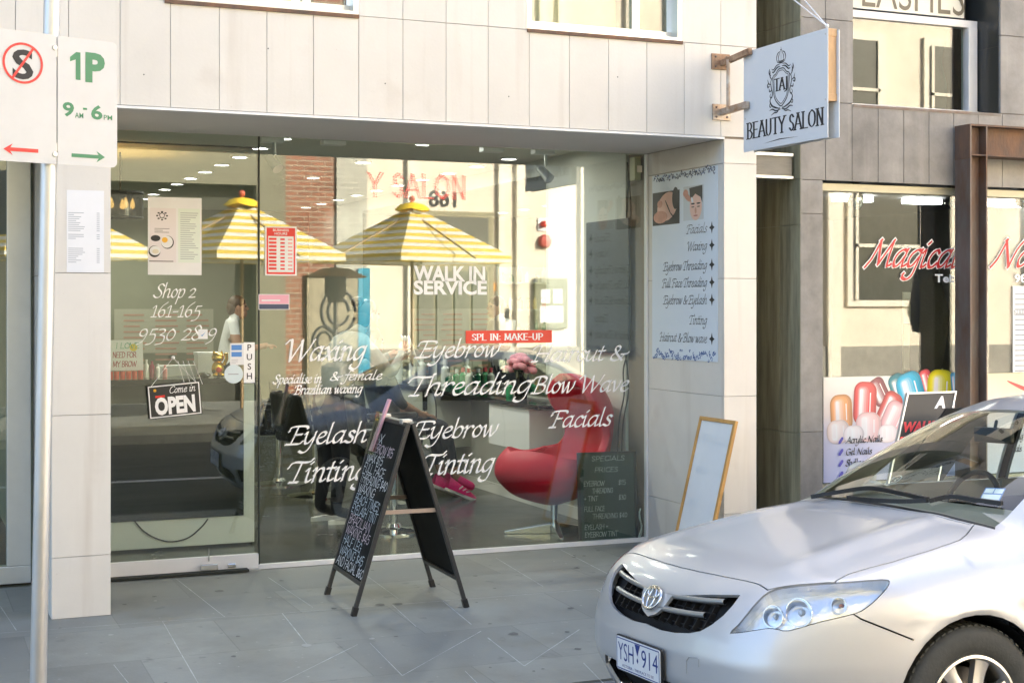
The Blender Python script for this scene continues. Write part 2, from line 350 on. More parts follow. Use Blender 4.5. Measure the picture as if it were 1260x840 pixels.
def pen_text(mb, text, F, x, y, size, font=IT, width=None, shear=.22, angle=40., pen=.2, thin=.3, n0=.001, align='l', serif=0., gap=0., jit=0., m=None):
    """draw text with a broad pen into the frame F; size = height of one font unit"""
    st, W = strokes(text, font, gap)
    sx = size if width is None else width/max(W, .01)
    if align == 'r': x -= W*sx
    if align == 'c': x -= W*sx/2
    a = radians(angle); nb = np.array([cos(a), sin(a)])*pen*size/2; tb = np.array([-sin(a), cos(a)])*pen*size*thin/2
    k = 0
    def quad(A, B, nb):
        nonlocal k
        d = B-A
        if abs(d[0]*nb[1]-d[1]*nb[0]) < 1e-9: return
        q = [A-nb, A+nb, B+nb, B-nb]
        ar = sum(q[i][0]*q[(i+1) % 4][1]-q[(i+1) % 4][0]*q[i][1] for i in range(4))
        if ar < 0: q = q[::-1]
        h = n0+(k % 11)*.00006; k += 1
        mb.add([F.at(p[0], p[1], h) for p in q], [(0, 1, 2, 3)], m)
    for s_ in st:
        pts = cr(s_, 5) if len(s_) > 2 else s_
        jx, jy = random.uniform(-jit, jit), random.uniform(-jit, jit)
        P = [np.array([x+((p[0]+jx)+shear*(p[1]+jy))*sx, y+(p[1]+jy)*size]) for p in pts]
        for A, B in zip(P[:-1], P[1:]):
            quad(A, B, nb); quad(A, B, tb)
        for e in (P[0], P[-1]):    # pen-shaped ends
            quad(e-tb, e+tb, nb)
        if serif:
            ends = [(s_[0], P[0]), (s_[-1], P[-1])]
            for (q, e), (q2, _) in ((ends[0], ends[1]), (ends[1], ends[0])):
                if len(s_) == 2 and abs(q[1]-q2[1]) > .35 and (q[1] < .02 or q[1] > .98):
                    quad(e-np.array([serif*size, 0]), e+np.array([serif*size, 0]), np.array([0, pen*size*.17]))
    return W*sx
_fc = {}
def sans_geo(text, bold=0.):
    key = (text, bold)
    if key not in _fc:
        c = bpy.data.curves.new('t', 'FONT'); c.body = text; c.offset = bold; c.fill_mode = 'FRONT'; c.resolution_u = 3
        o = bpy.data.objects.new('t', c); COL.objects.link(o); bpy.context.view_layer.update()
        me = o.evaluated_get(bpy.context.evaluated_depsgraph_get()).to_mesh()
        V = np.array([v.co[:2] for v in me.vertices]); Fc = [tuple(p.vertices) for p in me.polygons]
        bpy.data.objects.remove(o); bpy.data.curves.remove(c)
        _fc[key] = (V, Fc)
    return _fc[key]
def sans_text(mb, text, F, x, y, cap, width=None, bold=0., shear=0., n0=.001, align='l', m=None, mirror=False):
    V, Fc = sans_geo(text, bold); x0, x1 = V[:, 0].min(), V[:, 0].max(); h = .69
    sy = cap/h; sx = sy if width is None else width/(x1-x0)
    off = x-(0 if align == 'l' else (x1-x0)*sx/2 if align == 'c' else (x1-x0)*sx)
    vs = []
    for a, b in V:
        q = (a-x0)*sx+shear*b*sy
        vs.append(F.at(off+(q if not mirror else (x1-x0)*sx-q), y+b*sy, n0))
    A = F.n; fs = []
    for f in Fc:
        p = [Vector(vs[i]) for i in f[:3]]
        nrm = (p[1]-p[0]).cross(p[2]-p[0]); fs.append(f if nrm.dot(A) > 0 else f[::-1])
    mb.add(vs, fs, m); return (x1-x0)*sx
# ------------------------------------------------------------------ shared materials
M = {}
M['white_stone'] = pmat('white_stone', (.69, .655, .598), .55, var=.07, vscale=1.6, bump=.05, bscale=60, island=.03, streak=.42, scol=(.45, .38, .31))
M['joint'] = pmat('joint', (.26, .22, .18), .9)
M['soffit'] = pmat('soffit', (.74, .73, .69), .7, var=.04, vscale=1.)
M['alu'] = pmat('alu', (.62, .64, .63), .35, .6, var=.06)
M['alu_white'] = pmat('alu_white', (.78, .77, .76), .4, var=.05, vscale=4)
M['dark_line'] = pmat('dark_line', (.03, .04, .035), .5)
M['dark_stone'] = pmat('dark_stone', (.255, .243, .23), .65, var=.35, vscale=3.5, bump=.15, bscale=30, island=.14, streak=.5, scol=(.42, .39, .35))
M['green_stone'] = pmat('green_stone', (.36, .35, .24), .45, var=.5, vscale=3, stretch=(6, 6, .6), rvar=.1)
M['green_joint'] = pmat('green_joint', (.42, .42, .33), .8)
M['rust'] = pmat('rust', (.17, .085, .045), .8, var=.75, vscale=5, vcol=(.075, .065, .058), bump=.3, bscale=60, stretch=(1, 1, .35))
M['steel_grey'] = pmat('steel_grey', (.16, .155, .145), .6, .2, var=.35, vscale=6, stretch=(1, 1, .3), vcol=(.15, .075, .042))
M['galv'] = pmat('galv', (.62, .62, .61), .42, .75, var=.15, vscale=9, stretch=(1, 1, .2))
M['chrome'] = pmat('chrome', (.8, .8, .8), .08, 1.)
M['black'] = pmat('black', (.012, .012, .012), .45, var=.2)
M['black_gloss'] = pmat('black_gloss', (.012, .013, .012), .08)
M['white'] = pmat('white', (.8, .8, .79), .5)
M['vinyl'] = pmat('vinyl', (.88, .88, .88), .5)
M['paper'] = pmat('paper', (.78, .78, .79), .7, var=.03, vscale=8)
M['ink'] = pmat('ink', (.02, .02, .022), .6)
M['ink_grey'] = pmat('ink_grey', (.35, .37, .40), .7)
M['red_ink'] = pmat('red_ink', (.70, .03, .02), .5)
M['int_wall'] = pmat('int_wall', (.62, .63, .58), .6, var=.04, vscale=1.2)
M['int_back'] = pmat('int_back', (.30, .31, .22), .7, var=.10, vscale=1.)
M['int_ceil'] = pmat('int_ceil', (.60, .62, .54), .7, var=.05)
M['int_floor'] = pmat('int_floor', (.055, .055, .048), .22, var=.35, vscale=2.2, rvar=.08)
M['glass'] = gmat('glass', .078)
M['glass_up'] = gmat('glass_up', .08, (.8, .85, .82))
M['skirt'] = pmat('skirt', (.72, .72, .68), .5)

def pave_mat():
    m = pmat('bluestone', (.250, .254, .226), .6, var=.36, vscale=2.2, bump=.10, bscale=70, rvar=.1)
    nt = m.node_tree; b = nt.nodes['Principled BSDF']; src = b.inputs['Base Color'].links[0].from_socket
    tc = nn(nt, 'ShaderNodeTexCoord')
    for sc, lo, hi, colr in ((9., .66, .72, (.14, .145, .135)), (26., .70, .74, (.40, .40, .37)), (1.1, .46, .72, (.18, .188, .175))):
        n = nn(nt, 'ShaderNodeTexNoise'); n.inputs['Scale'].default_value = sc; n.inputs['Detail'].default_value = 5
        nt.links.new(tc.outputs['Object'], n.inputs['Vector'])
        r = nn(nt, 'ShaderNodeMapRange'); r.inputs[1].default_value = lo; r.inputs[2].default_value = hi; r.inputs[4].default_value = .7
        nt.links.new(n.outputs[0], r.inputs[0])
        mx = nn(nt, 'ShaderNodeMix', data_type='RGBA'); mx.inputs[7].default_value = (*colr, 1)
        nt.links.new(r.outputs[0], mx.inputs[0]); nt.links.new(src, mx.inputs[6]); src = mx.outputs[2]
    bt = nn(nt, 'ShaderNodeTexBrick'); bt.inputs['Color1'].default_value = (.80, .80, .80, 1); bt.inputs['Color2'].default_value = (1.12, 1.12, 1.10, 1); bt.inputs['Mortar'].default_value = (.7, .7, .7, 1)
    bt.inputs['Scale'].default_value = 1; bt.inputs['Brick Width'].default_value = .92; bt.inputs['Row Height'].default_value = .62; bt.inputs['Mortar Size'].default_value = .003
    mp = nn(nt, 'ShaderNodeMapping'); mp.inputs['Location'].default_value = (.35, -YF+.62*12, 0); nt.links.new(tc.outputs['Object'], mp.inputs[0]); nt.links.new(mp.outputs[0], bt.inputs[0])
    mx = nn(nt, 'ShaderNodeMix', data_type='RGBA', blend_type='MULTIPLY'); mx.inputs[0].default_value = .8; nt.links.new(src, mx.inputs[6]); nt.links.new(bt.outputs[0], mx.inputs[7]); src = mx.outputs[2]
    nt.links.new(src, b.inputs['Base Color']); return m
YF = 7.4
M['bluestone'] = pave_mat()
M['pave_joint'] = pmat('pave_joint', (.48, .49, .47), .85, var=.4, vscale=18)
M['kerb'] = pmat('kerb', (.16, .165, .17), .75, var=.3, vscale=4, bump=.3)
M['asphalt'] = pmat('asphalt', (.040, .041, .042), .85, var=.3, vscale=40, bump=.4, bscale=220)
M['road_paint'] = pmat('road_paint', (.62, .62, .6), .7, var=.2, vscale=20)

def tiles(mb, F, xs, ys, t=.02, gap=.0026, skip=None, m=0):
    for i in range(len(xs)-1):
        for j in range(len(ys)-1):
            if skip and skip(.5*(xs[i]+xs[i+1]), .5*(ys[j]+ys[j+1])): continue
            mb.obox(F, xs[i]+gap/2, xs[i+1]-gap/2, ys[j]+gap/2, ys[j+1]-gap/2, -t, 0, m)

# ------------------------------------------------------------------ ground
YK, ZK, YF = 5.76, -.05, 7.4                     # kerb line, kerb height, where the pavement starts to fall
def zp(y): return 0 if y >= YF else ZK*(YF-y)/(YF-YK)
mb = MB(); xs = [-30, 40]
mb.add([(x, y, z) for y, z in ((17.6, 0), (YF, 0), (YK, ZK), (YK, -.3)) for x in xs], [(0, 1, 3, 2)[::-1], (2, 3, 5, 4)[::-1], (4, 5, 7, 6)[::-1]])
props(mb.build('pavement', M['bluestone']), kind='structure')
mb = MB()
def jl(p, q, w=.0055):
    A = onZ(*p); B = onZ(*q); A = Vector((A.x, A.y, 0)); B = Vector((B.x, B.y, 0))
    d = (B-A).normalized(); n = Vector((-d.y, d.x, 0))*w/2
    n_ = max(2, int((B-A).length/.15)); 
    ws = [w*random.uniform(.35, 1.1) for _ in range(n_+1)]
    P = []
    for i in range(n_+1):
        c = A.lerp(B, i/n_); k = Vector((-d.y, d.x, 0))*ws[i]/2
        P.append([Vector((c.x-k.x, c.y-k.y, zp(c.y-k.y)+.0012)), Vector((c.x+k.x, c.y+k.y, zp(c.y+k.y)+.0012))])
    mb.grid([[b, a] for a, b in P])
for p, q in (((-60, 783), (199.8, 764)), ((199.8, 764), (347, 754)), ((347, 754), (483, 744)), ((483, 744), (733, 724)), ((733, 724), (1000, 703)),
             ((215.8, 711), (277, 759)), ((330, 710), (385, 747)), ((440, 700), (490, 736)), ((610, 686), (668, 721)), ((690, 676), (760, 712)),
             ((347, 754), (378, 788)), ((483, 744), (512, 767)), ((199.8, 764), (222, 798)), ((222, 798), (250, 840)), ((545, 739), (580, 764)),
             ((335, 834), (440, 787)), ((455, 785), (495, 820)), ((495, 820), (592, 771)), ((600, 778), (645, 808)), ((645, 808), (713, 768)), ((718, 804), (752, 834)),
             ((572, 814), (602, 840)), ((420, 832), (430, 845)), ((170, 870), (335, 834)), ((140, 812), (175, 850)), ((20, 700), (58, 745)), ((733, 724), (775, 748)), ((0, 745), (20, 775))):
    jl(p, q)
props(mb.build('pavement_joints', M['pave_joint']), kind='structure')
mb = MB(); rs = random.Random(11)
for i in range(70):
    x, y = rs.uniform(.4, 5), rs.uniform(5.9, 8.6); r = rs.choice((.008, .011, .014, .02)); mb.k = 0 if rs.random() < .7 else 1
    if r > .015: r *= rs.uniform(.8, 1.6)
    P = [(x+r*rs.uniform(.7, 1.2)*cos(k*pi/5), y+r*rs.uniform(.7, 1.2)*sin(k*pi/5)) for k in range(10)]
    mb.add([(a, b, zp(b)+.0022) for a, b in P], [tuple(range(10))])
props(mb.build('pavement_stains', [pmat('stain_dark', (.12, .12, .11), .7), pmat('stain_pale', (.36, .36, .33), .8)]), kind='structure')
mb = MB()
mb.box(-30, 40, YK-.12, YK-.003, -.35, ZK-.006); props(mb.build('kerb', M['kerb'], bevel=.015), kind='structure')
ZR = -.13; ROLL = -radians(2.3)
mb = MB(); mb.add([(-400, -400, -.36), (400, -400, -.36), (400, 400, -.36), (-400, 400, -.36)], [(0, 1, 2, 3)])
props(mb.build('ground', M['asphalt']), kind='structure')
mb = MB(); rz_ = lambda y: ZR-tan(ROLL)*(4.80-y); yc = 1.8; yb = -.6
zc = rz_(yc)
mb.add([(-30, yb, zc-.08), (40, yb, zc-.08), (40, yc, zc), (-30, yc, zc), (40, YK-.12, rz_(YK-.12)), (-30, YK-.12, rz_(YK-.12))], [(0, 1, 2, 3), (3, 2, 4, 5)])
props(mb.build('road', M['asphalt']), kind='structure')
mb = MB()
for y in (3.3,):
    mb.add([(-30, y, rz_(y)+.004), (40, y, rz_(y)+.004), (40, y+.1, rz_(y+.1)+.004), (-30, y+.1, rz_(y+.1)+.004)], [(0, 1, 2, 3)])
props(mb.build('road_marking', M['road_paint']), kind='structure')
mb = MB(); mb.box(-30, 40, -6.5, -.6, -.35, .02); props(mb.build('opposite_pavement', M['bluestone']), kind='structure')

# ------------------------------------------------------------------ salon building
FO = Frame((0, YO, 0), (1, 0, 0)); FG = Frame((0, YG, 0), (1, 0, 0)); FR = Frame((XR, 0, 0), (0, -1, 0))
XPL, XPR = onY(63.2, 500, YO).x, onY(136.5, 500, YO).x       # left pilaster
XDR = onY(318, 500, YG).x                                    # door / window seam
XE = onY(931, 300, YO).x                                     # right edge of the white building
HT = 6.2
sb = thing('salon_building', 'white stone clad shop building with a recessed glass salon front', 'building', (XPL, YO, 0))
ZJ = [0, .313, 1.038, 1.766, 2.476, ZS]
TW = .2575; gx = [4.42+TW*k for k in range(-40, 2)]+[XE]
WIN = [(1.30, 2.36), (3.375, 4.405)]
mb = MB()
def inwin(x, z): return any(a-.01 < x < b+.01 for a, b in WIN) and z > 3.2
xs = sorted(set([round(g, 4) for g in gx]))
tiles(mb, FO, xs, [ZS+.012, 3.2])
xs2 = sorted(set([round(g, 4) for g in gx if not any(a-.06 < g < b+.06 for a, b in WIN)]+[v for w in WIN for v in w]))
tiles(mb, FO, xs2, [3.2, 3.92, 4.64, 5.4, HT], skip=lambda x, z: inwin(x, z) and z < 4.64)
wallo = mb.build('wall_cladding', M['white_stone'], sb, bevel=.0015)
mb = MB()
mb.k = 0
for a, b in ((-5.9, WIN[0][0]), (WIN[0][1], WIN[1][0]), (WIN[1][1], XE)): mb.box(a, b, YO+.012, YO+.25, 3.2, 4.64)
mb.box(-5.9, XE, YO+.012, YO+.25, 4.64, HT); mb.box(-5.9, XE, YO+.012, YO+.25, ZS+.02, 3.2)
mb.box(-5.9, XE, YO+.25, 17.9, HT-.3, HT); mb.box(-5.9, XE, YO+.25, 17.9, 2.95, 3.15)
mb.box(XE-.2, XE-.001, YO+.012, 17.9, 3.15, HT-.3)
mb.build('wall_core', M['joint'], sb)
mb = MB(); mb.box(-5.9, XR, YO+.035, YG+.02, ZS+.001, ZS+.03); mb.build('soffit', M['soffit'], sb)
mb = MB(); mb.box(-5.9, XR+.002, YO-.006, YO+.04, ZS-.004, ZS+.010); mb.build('soffit_edge', M['alu_white'], sb)
# pilasters
mb = MB(); tiles(mb, FO, [XPL, XPR], ZJ)
FL = Frame((XPL, 0, 0), (0, -1, 0)); tiles(mb, FL, [-YG-.1, -YO-.021], ZJ, m=0)
F2 = Frame((XPR, 0, 0), (0, 1, 0)); tiles(mb, F2, [YO+.021, YG+.1], ZJ)
p = mb.build('pilaster', M['white_stone'], sb, bevel=.0015)
mb = MB(); mb.box(XPL+.012, XPR-.012, YO+.012, YG+.1, 0, ZS); mb.build('pilaster_core', M['joint'], p)
mb = MB(); tiles(mb, FO, [XR, XE], ZJ); tiles(mb, FR, [-YG-.02, -YO-.021], ZJ)
p = mb.build('pilaster', M['white_stone'], sb, bevel=.0015)
mb = MB(); mb.box(XR+.012, XE-.003, YO+.012, YG+.3, 0, ZS+.02); mb.build('pilaster_core', M['joint'], p)
# upper windows
for a, b in WIN:
    mb = MB(); mb.box(a+.05, b-.05, YO+.10, YO+.112, 3.27, 4.6); w = mb.build('upper_window', M['glass_up'], sb)
    mb = MB()
    for x0, x1, z0, z1 in ((a, b, 3.2, 3.225), (a, a+.03, 3.225, 4.64), (b-.03, b, 3.225, 4.64)): mb.box(x0, x1, YO+.0, YO+.14, z0, z1)
    mb.box(a+.03, b-.03, YO+.08, YO+.13, 3.225, 3.27); mb.box(b-.30, b-.25, YO+.08, YO+.13, 3.27, 4.6)
    mb.build('frame', M['alu'], w)
    mb = MB(); mb.box(a, b, YO-.012, YO-.001, 3.185, 3.205); mb.build('sill', M['rust'], w)
    mb = MB(); mb.box(a+.03, b-.30, YO+.3, YO+.32, 3.2, 4.6); mb.build('blind', pmat('blind', (.62, .56, .36), .8, var=.1), w)
mb = MB()
for px_, py_ in ((177, 92), (474, 103), (626, 119), (330, 60), (760, 95)):
    q = onY(px_, py_, YO); mb.lathe([(.004, 0), (0, .0005)], (q.x, YO-.0003, q.z), 10, (0, -1, 0))
mb.build('fixing_holes', M['dark_line'], sb)
# interior shell
mb = MB(); mb.box(XPL+.2, XR, YG+.06, 17.5, -.05, .004); props(mb.build('floor', M['int_floor']), kind='structure')
mb = MB(); mb.box(XPL+.2, XR, YG+.05, 17.5, 2.75, 2.9); props(mb.build('ceiling', M['int_ceil']), kind='structure')
mb = MB(); mb.box(XR+.0, XR+.2, YG+.32, 17.5, 0, 2.9); props(mb.build('wall_right', M['int_wall']), kind='structure')
mb = MB(); mb.box(XR-.012, XR-.001, YG+.33, 17.49, .004, .09); props(mb.build('skirting', M['skirt']), kind='structure')
mb = MB(); mb.box(XPL+.2, XR, 17.5, 17.7, 0, 2.9); props(mb.build('wall_back', M['int_back']), kind='structure')
mb = MB(); mb.box(XPL, XPL+.2, YG+.11, 17.5, 0, 2.9); props(mb.build('wall_left', M['int_back']), kind='structure')
mb = MB(); mb.box(XPL, XR, YG+.021, YG+.06, ZS-.001, 2.94); props(mb.build('header', M['int_ceil']), kind='structure')

# shop window and door
mb = MB(); mb.box(XDR+.008, XR-.014, YG, YG+.010, .03, ZS-.002)
sw = mb.build('shop_window', M['glass'], sb)
mb = MB(); mb.box(XDR+.0, XR-.002, YG-.012, YG+.022, .001, .030); mb.box(XR-.014, XR-.001, YG-.014, YG+.024, .03, ZS-.002)
mb.build('frame', M['alu_white'], sw, bevel=.002)
mb = MB(); mb.box(XDR, XDR+.008, YG-.004, YG+.014, .03, ZS-.002); mb.build('seal', M['dark_line'], sw)
mb = MB(); mb.box(XPR+.01, XDR-.006, YG-.002, YG+.010, .095, ZS-.09)
dr = mb.build('glass_door', M['glass'], sb)
mb = MB(); mb.box(XPR+.005, XDR-.002, YG-.016, YG+.022, .008, .098); mb.build('bottom_rail', M['alu_white'], dr, bevel=.003)
mb = MB(); mb.box(XPR+.001, XDR+.01, YG-.03, YG+.03, .0006, .007); mb.build('threshold', M['alu'], dr)
mb = MB(); mb.box(XPR+.005, XDR-.002, YG-.006, YG+.016, ZS-.075, ZS-.068); mb.build('seal', M['dark_line'], dr)
mb = MB(); mb.box(XPR+.01, XDR-.004, YG-.001, YG+.009, ZS-.066, ZS-.002); mb.build('transom_pane', M['glass'], dr)
mb = MB()
a = onY(257, 697, YG-.016); mb.obox(Frame(a-Vector((.05, 0, .018)), (1, 0, 0)), 0, .1, 0, .036, -.001, .03); mb.tube([onY(257, 690, YG-.02), onY(257, 674, YG-.02)], .004); mb.build('door_lock', M['chrome'], dr, bevel=.006); mb = MB()
a = onY(285, 695, YG-.016); mb.obox(Frame(a-Vector((.025, 0, .012)), (1, 0, 0)), 0, .05, 0, .024, -.001, .012)
mb.build('keeper', M['chrome'], dr, bevel=.004)
mb = MB(); F = Frame(onY(300, 471, YG-.004), (1, 0, 0)); 
ps = .0045
q = onY(313.5, 421, YG-.004); w2, h2 = F.inv(q)
mb.obox(F, 0, w2, 0, h2, 0, .002); pp = mb.build('push_plate', M['vinyl'], dr)
mb = MB()
for i, ch in enumerate('PUSH'): sans_text(mb, ch, F, w2*.5, h2*(.80-.235*i), h2*.15, bold=.01, n0=.0025, align='c')
mb.build('lettering', M['ink'], pp)

def vin(text, p0, x1, cap_px, font=IT, capu=1.5, pen=.26, parent=None, F=FG, Y=YG, m=None, name='lettering', shear=.22, angle=38, thin=.36, align=None, **k):
    """vinyl lettering between two points of one baseline, standing on the pane"""
    A = onY(p0[0], p0[1], Y-.003); B = onY(x1, p0[1], Y-.003); t = onY(p0[0], p0[1]-cap_px, Y-.003)
    mb = MB(); ax, ay = F.inv(A); bx, _ = F.inv(B); size = (F.inv(t)[1]-ay)/capu
    Ff = Frame(F.o+F.n*.003, F.r, F.u)
    pen_text(mb, text, Ff, ax, ay, size, font, width=(bx-ax), shear=shear, pen=pen, angle=angle, thin=thin, **k)
    return mb.build(name, m or M['vinyl'], parent)
vin('Waxing', (350, 444), 448, 25, parent=sw)
vin('Specialise in', (336, 472), 395, 10.5, parent=sw, pen=.31)
vin('& female', (405, 468), 469, 10.5, parent=sw, pen=.31)
vin('Brazilian waxing', (362, 485), 445, 10.5, parent=sw, pen=.31)
vin('Eyelash', (353, 547), 450, 22, parent=sw)
vin('Tinting', (352, 594), 452, 25, parent=sw)
vin('Eyebrow', (512, 440), 612, 20, parent=sw)
vin('Threading', (500, 487), 652, 23, parent=sw)
vin('Eyebrow', (509, 540), 610, 21, parent=sw)
vin('Tinting', (519, 584), 606, 24, parent=sw)
vin('Haircut &', (654, 445), 768, 19, parent=sw)
vin('Blow Wave', (654, 484), 772, 20, parent=sw)
vin('Facials', (676, 526), 751, 20, parent=sw)
vin('Shop 2', (189, 366), 240, 16, parent=dr, pen=.19)
vin('161-165', (185, 390), 246, 13.5, capu=1.05, parent=dr, pen=.15)
vin('9530 28 9', (168, 419), 265, 14, capu=1.05, parent=dr, pen=.15)
for t, x, y, x1, c in (('WALK IN', 509, 345, 597, 17.5), ('SERVICE', 509, 361.5, 599, 16)):
    mb = MB(); A = onY(x, y, YG-.003); B = onY(x1, y, YG-.003)
    sans_text(mb, t, Frame((0, YG-.003, 0), (1, 0, 0)), A.x, A.z, onY(x, y-c, YG-.003).z-A.z, width=B.x-A.x, bold=.035)
    mb.build('lettering', M['vinyl'], sw)
# red LED lettering just inside the pane
led = emat('led_red', (1., .16, .12), .13)
mb = MB(); A = onY(452, 241, YG-.006); B = onY(572, 236, YG-.006); h = onY(452, 212, YG-.006).z-A.z
st, W = strokes('Y SALON', RC, .12); s = (B.x-A.x)/W
for off in (0, .13):
    for q in st:
        P = q
        for (x0, y0), (x1, y1) in zip(P[:-1], P[1:]):
            n_ = max(1, int(sqrt(((x1-x0)*s)**2+((y1-y0)*h)**2)/.014))
            for i in range(n_+1):
                t = i/n_; c = Vector((A.x+(x0+(x1-x0)*t+off)*s, YG-.006, A.z+(y0+(y1-y0)*t)*h-off*.2*h))
                mb.obox(Frame(c, (1, 0, 0)), -.0034, .0034, -.0034, .0034, 0, .004)
props(mb.build('led_sign', led), 'red dotted LED lettering glowing across the top of the shop window', 'LED sign')
mb = MB(); 

# ------------------------------------------------------------------ left neighbour (same white building)
mb = MB(); mb.box(-3.2, XPL-.15, YG, YG+.01, .12, ZS-.002)
lw = mb.build('shop_window', M['glass'], sb)
mb = MB()
mb.box(XPL-.15, XPL-.02, YG-.02, YG+.06, .12, ZS-.002); mb.box(-3.2, XPL-.02, YG-.02, YG+.06, .02, .12)
mb.box(XPL-.40, XPL-.375, YG-.02, YG+.04, .12, ZS-.002)
mb.build('frame', M['alu'], lw, bevel=.004)
mb = MB(); mb.box(-5.9, XPL, YG+.061, 17.5, -.05, .004); props(mb.build('floor_neighbour', pmat('n_floor', (.07, .035, .02), .5, var=.3, vscale=3)), kind='structure')
mb = MB(); mb.box(-5.9, XPL, 13, 13.1, 0, 2.9); props(mb.build('wall_neighbour', M['int_back']), kind='structure')
mb = MB(); mb.box(-5.9, XPL, YG+.05, 13, 2.75, 2.9); props(mb.build('ceiling_neighbour', M['int_ceil']), kind='structure')

# ------------------------------------------------------------------ dark stone building
X1, X2 = onY(985, 400, YO).x, onY(1012.6, 400, YO).x
db = thing('stone_building', 'dark grey stone clad building with a nail shop below', 'building', (X1, YO, 0))
PW = .2036; px = [X2+.02+PW*k for k in range(0, 40)]
UW = (onY(1050, 60, YO).x, onY(1231, 60, YO).x)
ZN, ZF, ZU = 2.394, 2.893, 4.4
mb = MB()
tiles(mb, FO, [X1, X2], [0, .80, 2.18, ZN], gap=.003)
tiles(mb, FO, [X1, X2+.02]+px[1:], [ZN, ZF], gap=.004)
tiles(mb, FO, [X1, X2+.02, UW[0]], [ZF, 3.42, 4.4], gap=.004)
tiles(mb, FO, [UW[1]]+[UW[1]+.3*k for k in range(1, 30)], [ZF, 3.42, 4.4], gap=.004)
tiles(mb, FO, [XE]+px, [4.4, 5.2, HT+.2], gap=.004)
mb.build('wall_cladding', M['dark_stone'], db, bevel=.0015)
mb = MB(); mb.box(X1+.012, X2, YO+.012, YO+.07, 0, ZN-.0); mb.box(X1+.002, 14, YO+.012, YO+.20, ZN+.02, ZF); 
mb.box(X1+.002, UW[0]-.002, YO+.012, YO+.4, ZF, ZU); mb.box(UW[1]+.012, 14, YO+.012, YO+.4, ZF, ZU); mb.box(XE+.001, 14, YO+.012, YO+.4, ZU, HT+.2); mb.box(XE+.001, 14, YO+.4, 17.9, HT-.1, HT+.2)
mb.build('wall_core', M['joint'], db)
# service recess between the two buildings
mb = MB(); FRr = Frame((X1-.001, 0, 0), (0, -1, 0))
tiles(mb, FRr, [-8.7, -8.22, -7.97, -YO-.001], [0, .79, 2.11, 2.40, 3.4, 4.4], gap=.004)
r_ = mb.build('recess_wall', M['green_stone'], db)
mb = MB(); mb.box(X1+.008, X1+.011, YO+.02, 8.7, 0, 4.4); mb.build('recess_joints', M['green_joint'], r_)
mb = MB(); mb.box(XE+.0, X1-.005, 8.7, 8.75, 0, 4.4); mb.build('recess_door', M['green_stone'], db)
zl0, zl1 = 2.405, 2.555
mb = MB(); mb.box(XE+.002, X1-.024, YO+.06, YO+.12, zl0+.012, zl1-.012); l_ = mb.build('lintel', pmat('lintel', (.24, .225, .19), .7, var=.2, vscale=5, stretch=(1, 1, 8)), db)
mb = MB(); mb.box(XE+.002, X1-.022, YO+.045, YO+.14, zl1-.012, zl1+.006); mb.box(XE+.002, X1-.022, YO+.045, YO+.14, zl0-.004, zl0+.012); mb.build('flange', M['alu'], l_)
# nail shop window
YN = YO+.085
mb = MB(); mb.box(X2, 9.6, YN, YN+.01, .45, ZN-.06); nw = mb.build('shop_window', gmat('glass_nail', .07), db)
mb = MB(); mb.box(X2, 9.6, YN-.04, YN+.04, ZN-.06, ZN-.012); mb.box(X2, 9.6, YN-.03, YN+.03, .40, .45); mb.build('frame', pmat('brass_frame', (.42, .40, .30), .5, .3), nw)
mb = MB(); mb.box(X2, 9.6, YO+.03, YO+.14, 0, .40); mb.build('plinth', M['dark_stone'], db)
FNn = Frame((0, YN, 0), (1, 0, 0)); red = pmat('script_red', (.55, .012, .018), .4)
for t, a, b, y in (('Magical', 1066, 1176, 328), ('Nails', 1220, 1300, 328)):
    A = onY(a, y, YN); B = onY(b, y, YN); hh = (onY(a, y-34, YN).z-A.z)/1.55; mb = MB()
    pen_text(mb, t, FNn, A.x, A.z, hh, IT, width=B.x-A.x, pen=.36, thin=.6, shear=.35, n0=.003, m=0)
    pen_text(mb, t, FNn, A.x, A.z, hh, IT, width=B.x-A.x, pen=.23, thin=.45, shear=.35, n0=.006, m=1)
    mb.build('lettering', [M['vinyl'], red], nw)
mb = MB()
for t, a, b in (('Tel:', 1150, 1174), ('98', 1248, 1263)):
    A = onY(a, 347, YN); B = onY(b, 347, YN); sans_text(mb, t, FNn, A.x, A.z, onY(a, 337.5, YN).z-A.z, width=B.x-A.x, bold=.03, n0=.003)
mb.build('lettering', M['vinyl'], nw)
# nail shop interior
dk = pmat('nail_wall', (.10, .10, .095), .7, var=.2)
mb = MB(); mb.box(X2-.1, 9.6, YN+.02, 13.5, .0, .006); props(mb.build('floor_nail_shop', M['int_floor']), kind='structure')
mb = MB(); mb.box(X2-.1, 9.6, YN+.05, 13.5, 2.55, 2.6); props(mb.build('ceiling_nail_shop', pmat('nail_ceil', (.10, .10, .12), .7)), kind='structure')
mb = MB(); mb.box(X2-.1, 9.6, 13.5, 13.6, 0, 2.6); mb.box(9.6, 9.7, YO+.1, 13.6, 0, 2.6); mb.box(X2-.15, X2-.1, YN+.02, 13.5, 0, 2.6); props(mb.build('wall_nail_shop', dk), kind='structure')
